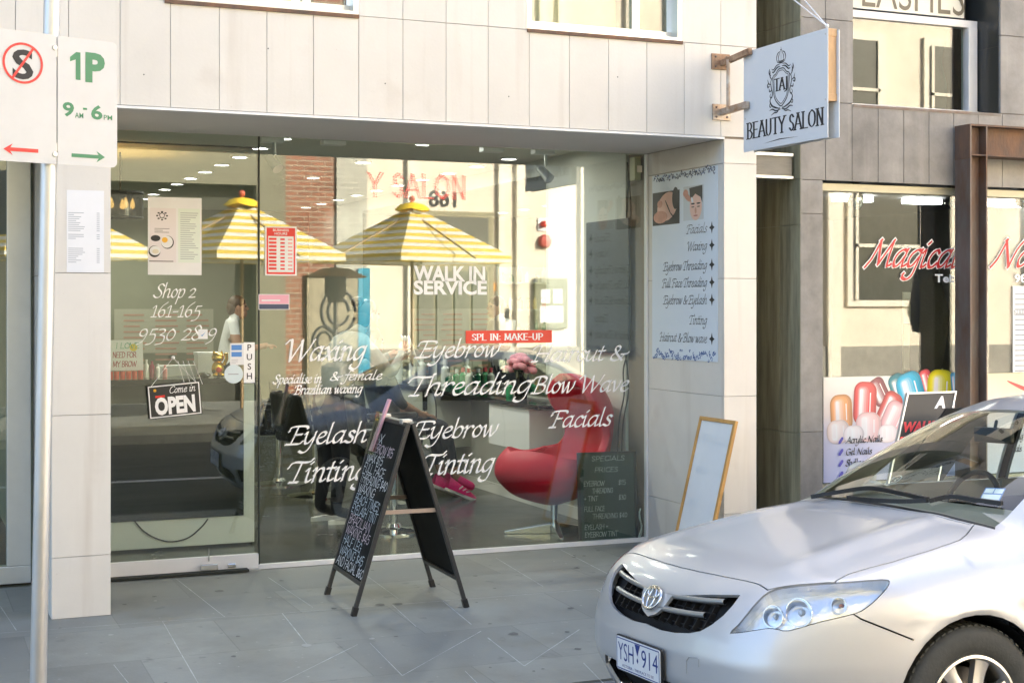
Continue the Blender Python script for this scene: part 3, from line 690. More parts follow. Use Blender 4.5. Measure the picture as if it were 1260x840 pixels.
# upper window
YU = 7.98
zt = onY(1120, 25, YU).z
mb = MB(); mb.box(UW[0]+.03, UW[1]-.11, YU, YU+.01, ZF+.04, zt-.02); uw = mb.build('upper_window', gmat('glass_up2', .09, (.7, .75, .72)), db)
mb = MB(); xa = onY(1195, 60, YU).x
mb.box(UW[0], UW[1], YU-.02, YU+.05, zt-.02, zt+.03); mb.box(xa-.045, xa+.03, YU-.03, YU+.05, ZF+.04, zt-.02); mb.box(UW[0], UW[1], YU-.03, YU+.05, ZF, ZF+.04)
mb.box(UW[0], UW[0]+.03, YU-.03, YU+.05, ZF+.04, 4.3)
mb.build('frame', M['alu_white'], uw, bevel=.004)
mb = MB(); tiles(mb, Frame((UW[1], 0, 0), (0, -1, 0)), [-YU-.1, -YO-.021], [ZF, 3.35, 4.4]); mb.build('reveal', pmat('reveal', (.03, .033, .033), .25), uw)
mb = MB(); mb.box(UW[0], UW[1], YO-.004, YU-.02, ZF-.02, ZF-.002); mb.build('sill', M['steel_grey'], uw)
mb = MB(); mb.box(UW[0]+.04, xa-.05, YU+.012, YU+.03, zt+.05, zt+.6); sgn = mb.build('sign_panel', pmat('sgnp', (.75, .72, .62), .5), uw)
FU = Frame((0, YU+.012, 0), (1, 0, 0)); mb = MB()
A = onY(1062, 14, YU); B = onY(1188, 14, YU)
sans_text(mb, 'LASHES', FU, A.x, A.z+.035, .24, width=B.x-A.x, bold=-.004, n0=.003); mb.build('lettering', pmat('gold_ink', (.16, .14, .10), .5), uw)
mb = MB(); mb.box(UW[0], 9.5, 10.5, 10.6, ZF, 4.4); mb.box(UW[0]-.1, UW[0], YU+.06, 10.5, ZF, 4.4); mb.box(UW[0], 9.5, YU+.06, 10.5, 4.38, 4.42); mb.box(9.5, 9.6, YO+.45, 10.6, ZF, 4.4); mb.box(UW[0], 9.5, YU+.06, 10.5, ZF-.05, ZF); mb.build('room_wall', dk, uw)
mb = MB(); F = Frame((0, YU+.25, 0), (1, 0, 0)); c = onY(1172, 90, YU+.25)
pts = cr([(c.x-.06, ZF+.05), (c.x-.05, c.z-.1), (c.x-.09, c.z+.1), (c.x, c.z+.35), (c.x+.11, c.z+.35), (c.x+.10, c.z), (c.x+.12, ZF+.05)], 5)
mb.poly(F, pts, 0, .12); mb.build('curtain', pmat('curtain', (.06, .012, .01), .9), uw)

# rusty steel portal in front of the nail shop
YP = 7.57; xa = onY(1194, 300, YP).x; xb = onY(1215, 300, YP).x; zb0 = onY(1194, 191, YP).z; zb1 = onY(1194, 153, YP).z
pt = thing('steel_portal', 'rusty steel portal frame standing before the nail shop window', 'steel frame', (xa, YP, 0))
mb = MB(); mb.box(xa, xa+.010, YP, YP+.15, 0, zb1); mb.box(xb-.010, xb, YP, YP+.15, 0, zb1-.001); mb.box(xa+.010, xb-.010, YP+.07, YP+.078, 0, zb1-.001)
mb.build('post', M['steel_grey'], pt)
mb = MB(); mb.box(xa+.0101, 9.5, YP+.001, YP+.149, zb1-.008, zb1+.004); mb.box(xb+.0, 9.5, YP+.001, YP+.149, zb0, zb0+.010); mb.box(xb, 9.5, YP+.068, YP+.076, zb0+.010, zb1-.008)
mb.box(xa+.0102, xb-.0102, YP+.002, YP+.069, zb0, zb0+.009)
mb.box(xa-.003, xa-.0001, YP+.001, YP+.149, zb0-.02, zb1+.003)
mb.build('beam', M['rust'], pt)
# ------------------------------------------------------------------ the other side of the street (seen in the panes)
YQ = -6.5
def refl(px, py, Y, Yp=YG):
    p = onY(px, py, 2*Yp-Y); return Vector((p.x, Y, p.z))
cream = pmat('cream_render', (.76, .68, .55), .8, var=.12, vscale=1.5, bump=.05)
trimc = pmat('cream_trim', (.78, .72, .60), .75, var=.05)
FQ = Frame((0, YQ, 0), (-1, 0, 0))      # faces +Y
xa = refl(452, 300, YQ).x
cb = thing('cream_building', 'sunlit cream rendered building across the street, with pilasters and sash windows', 'building', (xa, YQ, 0))
mb = MB(); mb.box(xa, 30, YQ-8, YQ, 0, 9.5); mb.build('wall', cream, cb)
mb = MB()
for px in (500, 612, 634, 713, 722):
    x = refl(px, 300, YQ).x; mb.box(x, x+.12, YQ-.01, YQ+.07, 0, 9.5)
for x in (14.6, 15.6, 19.0, 20.2, 23.5, 24.5): mb.box(x, x+.28, YQ-.01, YQ+.09, 0, 9.5)
mb.build('pilaster_trim', trimc, cb, bevel=.01)
mb = MB(); mb.box(xa, 30, YQ-.01, YQ+.05, 0, .85); mb.build('plinth', pmat('plinth_grey', (.30, .28, .24), .8, var=.2), cb)
a = refl(512, 266, YQ); b = refl(600, 266, YQ)
mb = MB(); mb.box(a.x-.1, b.x+.1, YQ-.02, YQ+.04, 0, a.z+.1); d_ = mb.build('door', pmat('door_frame', (.30, .27, .17), .7), cb)
mb = MB()
for i in range(4):
    w = (b.x-a.x)/4; mb.box(a.x+w*i+.03, a.x+w*(i+1)-.03, YQ+.045, YQ+.07, .1, 2.2)
mb.box(a.x, b.x, YQ+.045, YQ+.06, 2.35, a.z)
mb.build('door_panel', pmat('door_panel', (.13, .13, .10), .5), d_)
mb = MB(); c = refl(545, 254, YQ); sans_text(mb, '168', Frame((c.x, YQ+.01, c.z), (-1, 0, 0)), 0, 0, .27, align='c', bold=.015, n0=.004); mb.build('house_number', M['ink'], cb)
def sash(x0, x1, z0, z1):
    mb = MB(); mb.box(x0-.15, x1+.15, YQ, YQ+.06, z0-.12, z1+.15); w = mb.build('window', trimc, cb)
    mb = MB(); mb.box(x0, x1, YQ+.061, YQ+.068, z0, z1); mb.build('pane', pmat('far_pane', (.05, .06, .055), .15), w)
    mb = MB(); zm = (z0+z1)/2; mb.box(x0, x1, YQ+.07, YQ+.10, zm-.03, zm+.03); mb.box(x0, x0+.06, YQ+.07, YQ+.10, z0, z1); mb.box(x1-.06, x1, YQ+.07, YQ+.10, z0, z1); mb.build('sash_bar', trimc, w)
for x in (16.2, 20.9, 25.2): sash(x, x+1.5, 1.7, 3.7)
for px0, px1 in ((1030, 1080), (1143, 1192), (1245, 1290)):
    p0 = refl(px0, 60, YQ, 7.98); p1 = refl(px1, 60, YQ, 7.98); sash(p0.x, p1.x, 4.7, refl(1060, 50, YQ, 7.98).z)
for z in (4.15, 7.2): 
    mb = MB(); mb.box(12.5, 30, YQ, YQ+.12, z, z+.16); mb.build('string_course', trimc, cb)
# small things fixed to it
mb = MB(); c = refl(670, 297, YQ); mb.lathe([(0, .10), (.10, .085), (.125, .04), (.125, 0)], (c.x, YQ+.012, c.z), 24, (0, 1, 0)); props(mb.build('fire_bell', pmat('bell', (.55, .10, .08), .4), smooth=40), 'round red fire bell on the cream wall across the street', 'bell')
mb = MB(); c = refl(668, 276, YQ); mb.box(c.x-.10, c.x+.10, YQ+.001, YQ+.02, c.z-.12, c.z+.12); mb.k = 1; mb.ball((c.x, YQ+.05, c.z), .06, 8); props(mb.build('alarm_plate', [M['white'], pmat('lampred', (.7, .05, .03), .3)]), 'white plate with a red alarm lamp above the fire bell', 'alarm')
a = refl(656, 342, YQ); b = refl(697, 404, YQ)
nb = thing('notice_board', 'green framed glass notice board with papers on the cream wall', 'notice board', (a.x, YQ, b.z))
mb = MB(); mb.box(a.x, b.x, YQ+.001, YQ+.08, b.z, a.z); mb.build('frame', pmat('nb_frame', (.20, .21, .13), .5), nb, bevel=.02)
mb = MB(); w = b.x-a.x; h = a.z-b.z
for u0, u1, v0, v1 in ((.18, .45, .5, .78), (.55, .82, .5, .78), (.15, .85, .12, .45)): mb.box(a.x+w*u0, a.x+w*u1, YQ+.081, YQ+.084, b.z+h*v0, b.z+h*v1)
mb.build('notice', M['paper'], nb)
mb = MB(); c = refl(620, 387, YQ); mb.box(c.x-.10, c.x+.10, YQ+.001, YQ+.02, c.z-.11, c.z+.11); props(mb.build('wall_sign', M['ink']), 'small dark square sign on the cream wall left of the notice board', 'sign')
mb = MB(); c = refl(611, 353, YQ); mb.box(c.x-.10, c.x+.10, YQ+.001, YQ+.02, c.z-.07, c.z+.07); props(mb.build('wall_plaque', pmat('orange', (.75, .30, .03), .5)), 'small orange plaque on the cream wall by the dark door', 'plaque')
# brick strip
def brick_mat(name, c1, c2, mo):
    m = pmat(name, c1, .85); nt = m.node_tree; b = nt.nodes['Principled BSDF']
    t = nn(nt, 'ShaderNodeTexBrick'); t.inputs['Color1'].default_value = (*c1, 1); t.inputs['Color2'].default_value = (*c2, 1); t.inputs['Mortar'].default_value = (*mo, 1)
    t.inputs['Scale'].default_value = 1; t.inputs['Brick Width'].default_value = .24; t.inputs['Row Height'].default_value = .086; t.inputs['Mortar Size'].default_value = .010
    tc = nn(nt, 'ShaderNodeTexCoord'); mp = nn(nt, 'ShaderNodeMapping'); mp.inputs['Rotation'].default_value = (radians(90), 0, 0)
    nt.links.new(tc.outputs['Object'], mp.inputs[0]); nt.links.new(mp.outputs[0], t.inputs[0]); nt.links.new(t.outputs[0], b.inputs['Base Color']); return m
x0, x1, x2 = refl(352, 300, YQ).x, refl(414, 300, YQ).x, xa
mb = MB(); mb.box(x0, x1, YQ-6, YQ-.02, 0, 9); props(mb.build('brick_building', brick_mat('red_brick', (.30, .12, .07), (.22, .09, .055), (.32, .27, .2))), 'narrow red brick building between the olive and the cream buildings', 'building')
mb = MB(); mb.box(x1, x2-.002, YQ-6, YQ+.02, 0, 9.2); props(mb.build('grey_brick_building', brick_mat('grey_brick', (.42, .41, .35), (.36, .35, .30), (.5, .48, .4))), 'narrow pale grey brick building beside the cream building', 'building')
mb = MB(); p = refl(440, 330, YQ); q = refl(455, 430, YQ); mb.box(p.x, q.x-.01, YQ+.021, YQ+.06, .1, p.z); mb.k = 1; mb.box(p.x-.9, p.x-.002, YQ+.021, YQ+.05, .1, p.z-.1); mb.k = 2
for k, (x, z, r) in enumerate(((-.35, 1.5, .3), (-.6, 1.0, .2), (-.25, .75, .16))):
    for rr in (r, r*.62):
        mb.tube([(p.x+x+rr*cos(t*.4), YQ+.055, z+1.25*rr*sin(t*.4)) for t in range(16)], .022, 6)
props(mb.build('painted_door', [pmat('teal', (.02, .25, .38), .5), pmat('mural', (.30, .26, .17), .7, var=.4), M['ink']]), 'teal door with a curly painted mural beside the grey brick wall', 'door')
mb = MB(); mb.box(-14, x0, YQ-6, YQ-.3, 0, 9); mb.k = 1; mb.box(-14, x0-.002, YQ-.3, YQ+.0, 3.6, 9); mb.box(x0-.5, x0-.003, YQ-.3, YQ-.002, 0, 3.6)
props(mb.build('olive_building', [pmat('olive', (.06, .06, .045), .8, var=.2), pmat('olive2', (.20, .19, .13), .8, var=.1)]), 'olive grey building across the street with shade painted into its dark ground floor', 'building')  # ground floor shade is put into the darker olive colour

# cafe umbrellas
m = pmat('canopy_stripe', (.8, .8, .74), .8); nt = m.node_tree; b = nt.nodes['Principled BSDF']
tc = nn(nt, 'ShaderNodeTexCoord'); sx = nn(nt, 'ShaderNodeSeparateXYZ'); nt.links.new(tc.outputs['Object'], sx.inputs[0])
mm = nn(nt, 'ShaderNodeMath', operation='MULTIPLY'); mm.inputs[1].default_value = 10.5; nt.links.new(sx.outputs[2], mm.inputs[0])
fr = nn(nt, 'ShaderNodeMath', operation='FRACT'); nt.links.new(mm.outputs[0], fr.inputs[0])
gt = nn(nt, 'ShaderNodeMath', operation='GREATER_THAN'); gt.inputs[1].default_value = .5; nt.links.new(fr.outputs[0], gt.inputs[0])
mx = nn(nt, 'ShaderNodeMix', data_type='RGBA'); mx.inputs[6].default_value = (.86, .86, .80, 1); mx.inputs[7].default_value = (.84, .62, .10, 1)
nt.links.new(gt.outputs[0], mx.inputs[0]); nt.links.new(mx.outputs[2], b.inputs['Base Color'])
tr = nn(nt, 'ShaderNodeBsdfTranslucent'); ms = nn(nt, 'ShaderNodeMixShader'); ms.inputs[0].default_value = .35
nt.links.new(mx.outputs[2], tr.inputs[0]); nt.links.new(b.outputs[0], ms.inputs[1]); nt.links.new(tr.outputs[0], ms.inputs[2]); nt.links.new(ms.outputs[0], nt.nodes['Material Output'].inputs[0])
def make_umbrella(loc, rz):
    u = thing('cafe_umbrella', 'yellow and white striped cafe umbrella', 'umbrella', loc, rz, 'striped cafe umbrellas across the street')
    mb = MB(); mb.cyl((0, 0, 0), (0, 0, 3.0), .022, n=12); mb.lathe([(0, 0), (.28, 0), (.28, .06), (.05, .09), (0, .09)]); mb.build('pole', pmat('pole_wood', (.30, .20, .10), .6), u, smooth=35, local=True)
    P = []; R = 1.38
    for i in range(13):
        t = .12+.88*i/12; row = []
        for j in range(32):
            a = 2*pi*j/32; k = (a % (pi/2))-pi/4; rr = R*t*cos(pi/4)/cos(k)
            sag = -.06*sin(pi*t)*(1-abs(k)/(pi/4))
            row.append((rr*cos(a), rr*sin(a), 2.98-.70*t+sag))
        P.append(row)
    P.append([(x*1.005, y*1.005, z-.10) for x, y, z in P[-1]])
    mb = MB(); mb.grid(P, cv=True); mb.build('canopy', m, u, local=True)
    mb = MB(); P = [[(r*cos(2*pi*j/32), r*sin(2*pi*j/32), 3.03-z-(.035*abs(sin(4*2*pi*j/32/2)) if k == 2 else 0)) for j in range(32)] for k, (r, z) in enumerate(((.02, .0), (.16, .03), (.24, .09)))]
    mb.grid(P, cv=True); mb.build('vent_cap', pmat('cap_yellow', (.86, .58, .02), .7), u, local=True, smooth=50)
    mb = MB(); mb.ball((0, 0, 3.08), .045, 8); mb.cyl((0, 0, 3.0), (0, 0, 3.1), .02); mb.build('finial', pmat('finial', (.55, .10, .05), .5), u, smooth=50, local=True)
    mb = MB()
    for j in range(8):
        a = 2*pi*j/8; rr = 1.36*cos(pi/4)/cos((a % (pi/2))-pi/4) if j % 2 == 0 else 1.36
        a2 = a; mb.bar((.05*cos(a2), .05*sin(a2), 2.86), (rr*.98*cos(a2), rr*.98*sin(a2), 2.22), .02, .02)
    mb.build('ribs', pmat('rib_wood', (.35, .24, .12), .6), u, local=True)
    return u
um = make_umbrella((6.6, -1.65, 0), radians(25))
for x, l in ((4.22, 0), (1.75, 0)):
    c = copy_tree(um); c.location.x = x
um['label'] = 'striped umbrella nearest the dark door numbered 168, rightmost of the row'
[o for o in bpy.data.objects if o.name == 'cafe_umbrella.001'][0]['label'] = 'middle striped umbrella of the row across the street'
[o for o in bpy.data.objects if o.name == 'cafe_umbrella.002'][0]['label'] = 'leftmost striped umbrella of the row, farthest from the cream building'
# patio heater
c = refl(413, 335, -2.2); hz = c.z
ph = thing('patio_heater', 'patio heater with a flat brown hood between the cafe umbrellas', 'heater', (c.x, -2.2, 0))
brown = pmat('heater_brown', (.22, .12, .05), .35, .6)
mb = MB(); mb.lathe([(.0, hz+.07), (.2, hz+.05), (.43, hz-.06), (.43, hz-.075), (.2, hz+.03), (0, hz+.04)], (c.x, -2.2, 0), 32); mb.build('hood', brown, ph, smooth=40)
mb = MB(); mb.lathe([(.15, hz), (.15, hz-.30), (.11, hz-.36), (.11, hz-.42)], (c.x, -2.2, 0), 24); mb.build('burner', pmat('burner', (.09, .07, .04), .5, .5), ph, smooth=40)
mb = MB(); mb.cyl((c.x, -2.2, .4), (c.x, -2.2, hz-.4), .03); mb.lathe([(.2, .0), (.2, .75), (.1, .8), (0, .8)], (c.x, -2.2, 0), 24); mb.build('post', pmat('heater_post', (.2, .2, .2), .35, .8), ph, smooth=40)

p = refl(1138, 300, -1.5, YN); z1 = p.z; z0 = refl(1138, 408, -1.5, YN).z
cu_ = thing('closed_umbrella', 'closed cafe umbrella in a dark grey cover across the street', 'umbrella', (p.x, -1.5, 0))
mb = MB(); mb.lathe([(0, z1+.03), (.06, z1), (.12, z1-.25), (.20, z1-.75), (.25, z1-1.0), (.17, z0), (.05, z0-.02)], (p.x, -1.5, 0), 14); mb.build('cover', pmat('cover_grey', (.05, .05, .055), .8, bump=.3), cu_, smooth=50)
mb = MB(); mb.cyl((p.x, -1.5, 0), (p.x, -1.5, z0), .025); mb.lathe([(0, 0), (.28, 0), (.28, .07), (0, .09)], (p.x, -1.5, .02), 24); mb.build('pole', pmat('pole_grey', (.2, .2, .2), .5), cu_, smooth=40)
# ------------------------------------------------------------------ inside the salon
# downlights
dl_ring = pmat('dl_ring', (.7, .7, .7), .4); dl_em = emat('dl_em', (1., .96, .86), 4.)
for X, lab in ((2.45, 'left'), (4.42, 'right')):
    for k in range(11):
        Y = 9.8+.68*k
        t = thing('downlight', 'round lit downlight in the %s row of the salon ceiling' % lab, 'ceiling light', (X, Y, 2.75), 0, 'downlights in the salon ceiling')
        mb = MB(); mb.lathe([(.075, 0), (.075, -.008), (.058, -.010), (.055, -.002)], (X, Y, 2.75)); mb.build('ring', dl_ring, t)
        mb = MB(); mb.lathe([(.0, -.003), (.055, -.003)], (X, Y, 2.75)); mb.build('lamp', dl_em, t)
        if k % 2 == 0 and X < 4:
            L = bpy.data.lights.new('downlight_lamp', 'AREA'); L.shape = 'DISK'; L.size = .11; L.energy = 1.7; L.color = (1, .95, .84); L.spread = radians(150)
            o = bpy.data.objects.new('downlight_lamp', L); COL.objects.link(o); o.location = (0, 0, -.02); o.parent = t
for Y in (9.75, 11.2, 12.7):  # extra row, added to brighten the egg chair and right wall
    t = thing('downlight', 'round lit downlight added in a short middle row to brighten the salon wall', 'ceiling light', (3.45, Y, 2.75), 0, 'downlights in the salon ceiling')
    mb = MB(); mb.lathe([(.075, 0), (.075, -.008), (.058, -.010), (.055, -.002)], (3.45, Y, 2.75)); mb.build('ring', dl_ring, t)
    mb = MB(); mb.lathe([(.0, -.003), (.055, -.003)], (3.45, Y, 2.75)); mb.build('lamp', dl_em, t)
    L = bpy.data.lights.new('downlight_lamp', 'AREA'); L.shape = 'DISK'; L.size = .11; L.energy = 2.8; L.color = (1, .97, .90)
    o = bpy.data.objects.new('downlight_lamp', L); COL.objects.link(o); o.location = (0, 0, -.02); o.parent = t
# track spots by the window
track = thing('track_light', 'white spotlight track along the top of the shop window', 'track light', (XDR, YG+.35, 2.7))
mb = MB(); mb.box(XDR+.02, XR-.1, YG+.33, YG+.37, 2.705, 2.745); mb.build('track', M['alu_white'], track)
for px in (334, 410, 605, 668):
    p = onY(px, 184, YG+.35); mb = MB(); mb.box(p.x-.075, p.x+.075, YG+.31, YG+.39, 2.63, 2.70); bx = mb.build('junction_box', M['white'], track, bevel=.004)
    if px in (334, 668):
        mb = MB(); mb.cyl((p.x+.02, YG+.35, 2.63), (p.x+.02, YG+.35, 2.55), .01); mb.cyl((p.x-.01, YG+.38, 2.54), (p.x+.03, YG+.30, 2.46), .028, .036); mb.build('spot_head', M['alu'], bx, smooth=40)
# reception desk
YD = 9.62
XD1 = onY(313, 600, YD).x; XD0 = .96
desk = thing('reception_desk', 'white reception desk with a black front panel behind the glass door', 'desk', (XD0, YD, 0))
mb = MB(); mb.box(XD0, XD1, YD, YD+.5, .02, 1.08); mb.build('body', pmat('desk_white', (.74, .76, .72), .4), desk, bevel=.004)
zb = onY(220, 638, YD-.02).z; x1 = onY(300, 600, YD-.02).x
dpan = pmat('desk_panel', (.022, .024, .018), .12, var=.3, vscale=2, stretch=(.4, 1, 12))
mb = MB(); mb.box(XD0, x1, YD-.02, YD-.001, zb, 1.085); mb.build('front_panel', dpan, desk, bevel=.002)
mb = MB(); mb.box(XD0, XD1+.02, YD-.03, YD+.55, 1.086, 1.12); mb.build('top', M['black_gloss'], desk, bevel=.003)
mb = MB(); mb.tube(cr([onY(165, 640, YD-.012), onY(178, 654, YD-.012), onY(195, 663, YD-.012), onY(212, 666, YD-.012), onY(232, 661, YD-.012), onY(248, 648, YD-.012), onY(256, 638, YD-.012)]), .0045); mb.build('cord', M['ink'], desk, smooth=60)
mb = MB(); a = onZ(60, 703); b = onZ(287, 689)
mb.box(a.x, b.x, b.y-.45, b.y, .005, .018); props(mb.build('door_mat', pmat('mat', (.035, .038, .03), .95, bump=.8, bscale=150)), 'dark door mat on the floor just inside the glass door', 'mat')
ZD = 1.121
def on_desk(px, d=.15): return onY(px, 468, YD+d).x, YD+d
# hand-lettered card
x, y = on_desk(155, .1); w = .30
cd = thing('lettered_card', 'white card with colourful handwriting standing on the desk behind the door', 'card', (x, y, ZD))
F = Frame((onY(133, 468, y).x, y, ZD+.055), (1, 0, 0), (0, .15, 1)); mb = MB(); mb.obox(F, 0, .225, 0, .20, -.008, 0); mb.build('card', M['paper'], cd)
mb = MB(); dkr = pmat('marker_red', (.35, .03, .05), .6); grn = pmat('marker_green', (.05, .35, .2), .6); yel = pmat('marker_yellow', (.8, .6, .03), .6)
for t, px_, yy, m_ in (('I LOVE', .05, .145, 1), ('NEED FOR', .03, .085, 0), ('MY BROW', .03, .025, 0)): pen_text(mb, t, F, px_, yy, .035, RC, width=.15, pen=.14, thin=.8, shear=.1, n0=.001, m=m_)
mb.poly(F, cr([(.165+.025*cos(a*1.05), .15+.025*sin(a*1.05)) for a in range(6)], 3, True), .0012, m=2)
mb.build('lettering', [dkr, grn, yel], cd)
for k in range(6):
    mb = MB(); xx = onY(133, 468, y).x+.012+.038*k; mb.lathe([(.0, 0), (.017, 0), (.017, .05), (0, .05)], (xx, y-.03, ZD), 12)
    props(mb.build('candle_jar', pmat('coral', (.70, .10, .05), .3), smooth=40), 'small coral red jar in the row before the lettered card', 'jar', 'row of coral jars on the desk')
# gold lucky cat
x, y = on_desk(268, .12)
gc = thing('gold_cat', 'shiny gold beckoning cat figurine on the reception desk', 'figurine', (x, y, ZD)); gold = pmat('gold', (.80, .50, .08), .22, 1.)
mb = MB(); mb.ball((x, y, ZD+.055), (.042, .035, .056), 10); mb.ball((x, y, ZD+.13), (.042, .036, .036), 10)
for s in (-1, 1): mb.lathe([(.014, 0), (0, .03)], (x+s*.026, y, ZD+.152), 8); mb.ball((x+s*.022, y-.025, ZD+.014), (.018, .024, .013), 8)
mb.tube([(x+.04, y-.01, ZD+.08), (x+.055, y-.015, ZD+.12), (x+.05, y-.02, ZD+.16)], [.013, .012, .015], 8); mb.build('body', gold, gc, smooth=60)
mb = MB(); mb.ball((x, y-.033, ZD+.05), (.02, .008, .02), 8); mb.build('bib', pmat('bib', (.6, .04, .03), .4), gc, smooth=60)
# bits on the desk
x, y = on_desk(251, .1); mb = MB(); mb.ball((x, y, ZD+.015), (.045, .06, .02), 8); props(mb.build('card_reader', M['black_gloss'], smooth=50), 'rounded black card reader beside the gold cat', 'card reader')
x, y = on_desk(260, .3); mb = MB(); mb.box(x-.09, x+.05, y, y+.14, ZD, ZD+.14); mb.k = 1; mb.box(x-.095, x+.055, y-.005, y+.145, ZD+.14, ZD+.16); props(mb.build('tissue_box', [M['white'], M['paper']]), 'white box with a lid behind the gold cat on the desk', 'box')
x, y = on_desk(225, .35); mb = MB(); mb.box(x-.16, x+.1, y, y+.18, ZD, ZD+.07); props(mb.build('printer', pmat('printer', (.55, .58, .57), .4)), 'low pale grey printer in the middle of the reception desk', 'printer')
for k, (px, h, c) in enumerate(((173, .10, (.5, .03, .03)), (180, .12, (.75, .75, .7)), (187, .11, (.3, .05, .08)), (194, .09, (.8, .8, .8)), (203, .08, (.7, .3, .3)))):
    x, y = on_desk(px, .22); mb = MB(); mb.lathe([(0, 0), (.016, 0), (.016, h*.7), (.008, h*.8), (.008, h), (0, h)], (x, y, ZD), 12)
    nm = ('dark red', 'cream', 'maroon', 'white', 'pink')[k]
    props(mb.build('bottle', pmat('bt%d' % k, c, .3), smooth=40), 'small %s bottle on the reception desk right of the card' % nm, 'bottle', 'bottles on the reception desk')
# drum pendant
p = onY(148, 252, 11.2); pd = thing('drum_pendant', 'black drum pendant lamp with candle bulbs left of the door', 'lamp', (p.x, 11.2, p.z))
mb = MB(); r = .17; mb.lathe([(r, -.10), (r, .10), (r-.006, .10), (r-.006, -.10)], (p.x, 11.2, p.z), 32); mb.build('shade', gmat('shade', .05, (.10, .10, .10)), pd, smooth=40)
mb = MB(); mb.lathe([(r+.002, .085), (r+.002, .10)], (p.x, 11.2, p.z), 32); mb.lathe([(r+.002, -.10), (r+.002, -.09)], (p.x, 11.2, p.z), 32); mb.cyl((p.x, 11.2, p.z+.1), (p.x, 11.2, 2.75), .006); mb.build('trim', M['black'], pd)
for k in range(5):
    a = k*1.257; q = Vector((p.x+.09*cos(a), 11.2+.09*sin(a), p.z-.03))
    mb = MB(); mb.lathe([(0, 0), (.016, .01), (.02, .03), (.008, .07), (0, .085)], q, 10); mb.build('bulb', emat('bulb', (1, .55, .15), 14.), pd, smooth=50)
# counter, cabinet and mirror along the right wall
ct = thing('styling_counter', 'long black topped styling counter along the right salon wall', 'counter', (XR, 9.7, .82))
mb = MB(); mb.box(XR-.36, XR-.002, 9.75, 14.5, .83, .865); mb.build('top', M['black_gloss'], ct, bevel=.003)
mb = MB(); mb.box(XR-.34, XR-.002, 9.95, 10.75, .50, .829); c_ = mb.build('cabinet', M['white'], ct, bevel=.004)
mb = MB(); mb.box(XR-.34, XR-.002, 12.0, 14.3, .35, .829); mb.build('cabinet', pmat('cab_grey', (.42, .44, .38), .5), ct, bevel=.004)
mb = MB(); mb.box(XR-.018, XR-.002, 10.35, 15.2, .90, 2.62); props(mb.build('wall_mirror', pmat('mirror', (.80, .83, .80), .02, 1.)), 'long frameless wall mirror above the styling counter', 'mirror')
# roses in a black vase
leafm = pmat('rose_leaf', (.035, .10, .03), .6, var=.4, vscale=30); rosem = pmat('rose_pink', (.80, .32, .38), .7, var=.25, vscale=40)
XV = XR-.22
def rose_vase(px, py):
    p = onX(px, py, XV); x, y, z = XV, p.y, .866
    t = thing('rose_vase', 'black glossy vase with a dome of pink roses on the counter', 'flowers', (x, y, z))
    mb = MB(); mb.lathe([(0, 0), (.045, 0), (.052, .05), (.058, .10), (.045, .15), (.022, .185), (.024, .22), (.03, .23), (.02, .22)], (x, y, z), 24); mb.build('vase', M['black_gloss'], t, smooth=50)
    for k in range(11):
        a = k*2.4; r = .105*sqrt(k/11); c = Vector((x+r*cos(a), y+r*sin(a), z+.34-1.6*r*r/.15))
        mb = MB()
        for q in range(9):
            b = q*2.2; rr = .006+.0033*q; s = .02+.0018*q
            mb.ball(c+Vector((rr*cos(b), rr*sin(b), .012-.002*q)), (s, s*.75, s*.8), 5)
        mb.build('rose', rosem, t, smooth=70)
    mb = MB()
    for k in range(60):
        a = random.uniform(0, 6.28); r = random.uniform(.03, .12); c = Vector((x+r*cos(a), y+r*sin(a), z+random.uniform(.22, .30)))
        d = Vector((random.uniform(-1, 1), random.uniform(-1, 1), random.uniform(-.6, .6))).normalized()*.03; e = d.cross(Vector((.3, .2, 1))).normalized()*.012
        mb.add([c-d, c+e, c+d, c-e], [(0, 1, 2, 3)])
    mb.build('leaves', leafm, t)
rose_vase(641, 493)
for k, (px, h, r, c) in enumerate(((553, .13, .04, (.02, .10, .07)), (562, .17, .036, (.02, .20, .08)), (570, .19, .036, (.03, .25, .10)), (577, .19, .032, (.55, .60, .55)), (508, .26, .04, (.75, .76, .74)), (519, .27, .04, (.78, .78, .76)), (548, .25, .04, (.7, .74, .72)), (490, .24, .045, (.55, .64, .68)), (627, .12, .03, (.05, .35, .16)))):
    X = XR-.12; y = onX(px, 476, X).y; mb = MB()
    mb.lathe([(0, 0), (r, 0), (r, h*.66), (r*.4, h*.76), (r*.4, h*.8)], (X, y, .866), 16); mb.k = 1; mb.lathe([(r*.5, h*.8), (r*.5, h), (0, h)], (X, y, .866), 12)
    nm = ('low teal', 'dark green', 'bright green', 'red capped clear', 'white pump', 'tall white', 'milky white', 'pale blue', 'emerald')[k]
    props(mb.build('bottle', [pmat('cb%d' % k, c, .2), pmat('cc%d' % k, (.5, .03, .05) if k in (2, 3) else (.7, .7, .7), .4)], smooth=40), '%s bottle on the black styling counter before the mirror' % nm, 'bottle', 'bottles on the styling counter')
# hair dryer hanging at the counter
p = onX(523, 492, XR-.38); mb = MB(); x, y, z = p
mb.cyl((x, y, z+.10), (x, y, z-.09), .025, .022); mb.tube([(x-.09, y, z+.10), (x+.04, y, z+.11), (x+.07, y, z+.11)], [.025, .04, .03], 12)
mb.tube(cr([(x, y, z-.09), (x, y+.03, z-.25), (x, y-.10, z-.33), (x, y-.26, z-.25), (x, y-.28, z-.02), (x, y-.15, z+.14)]), .006)
props(mb.build('hair_dryer', M['black'], smooth=50), 'black hair dryer with looping cord hanging at the counter edge', 'hair dryer')
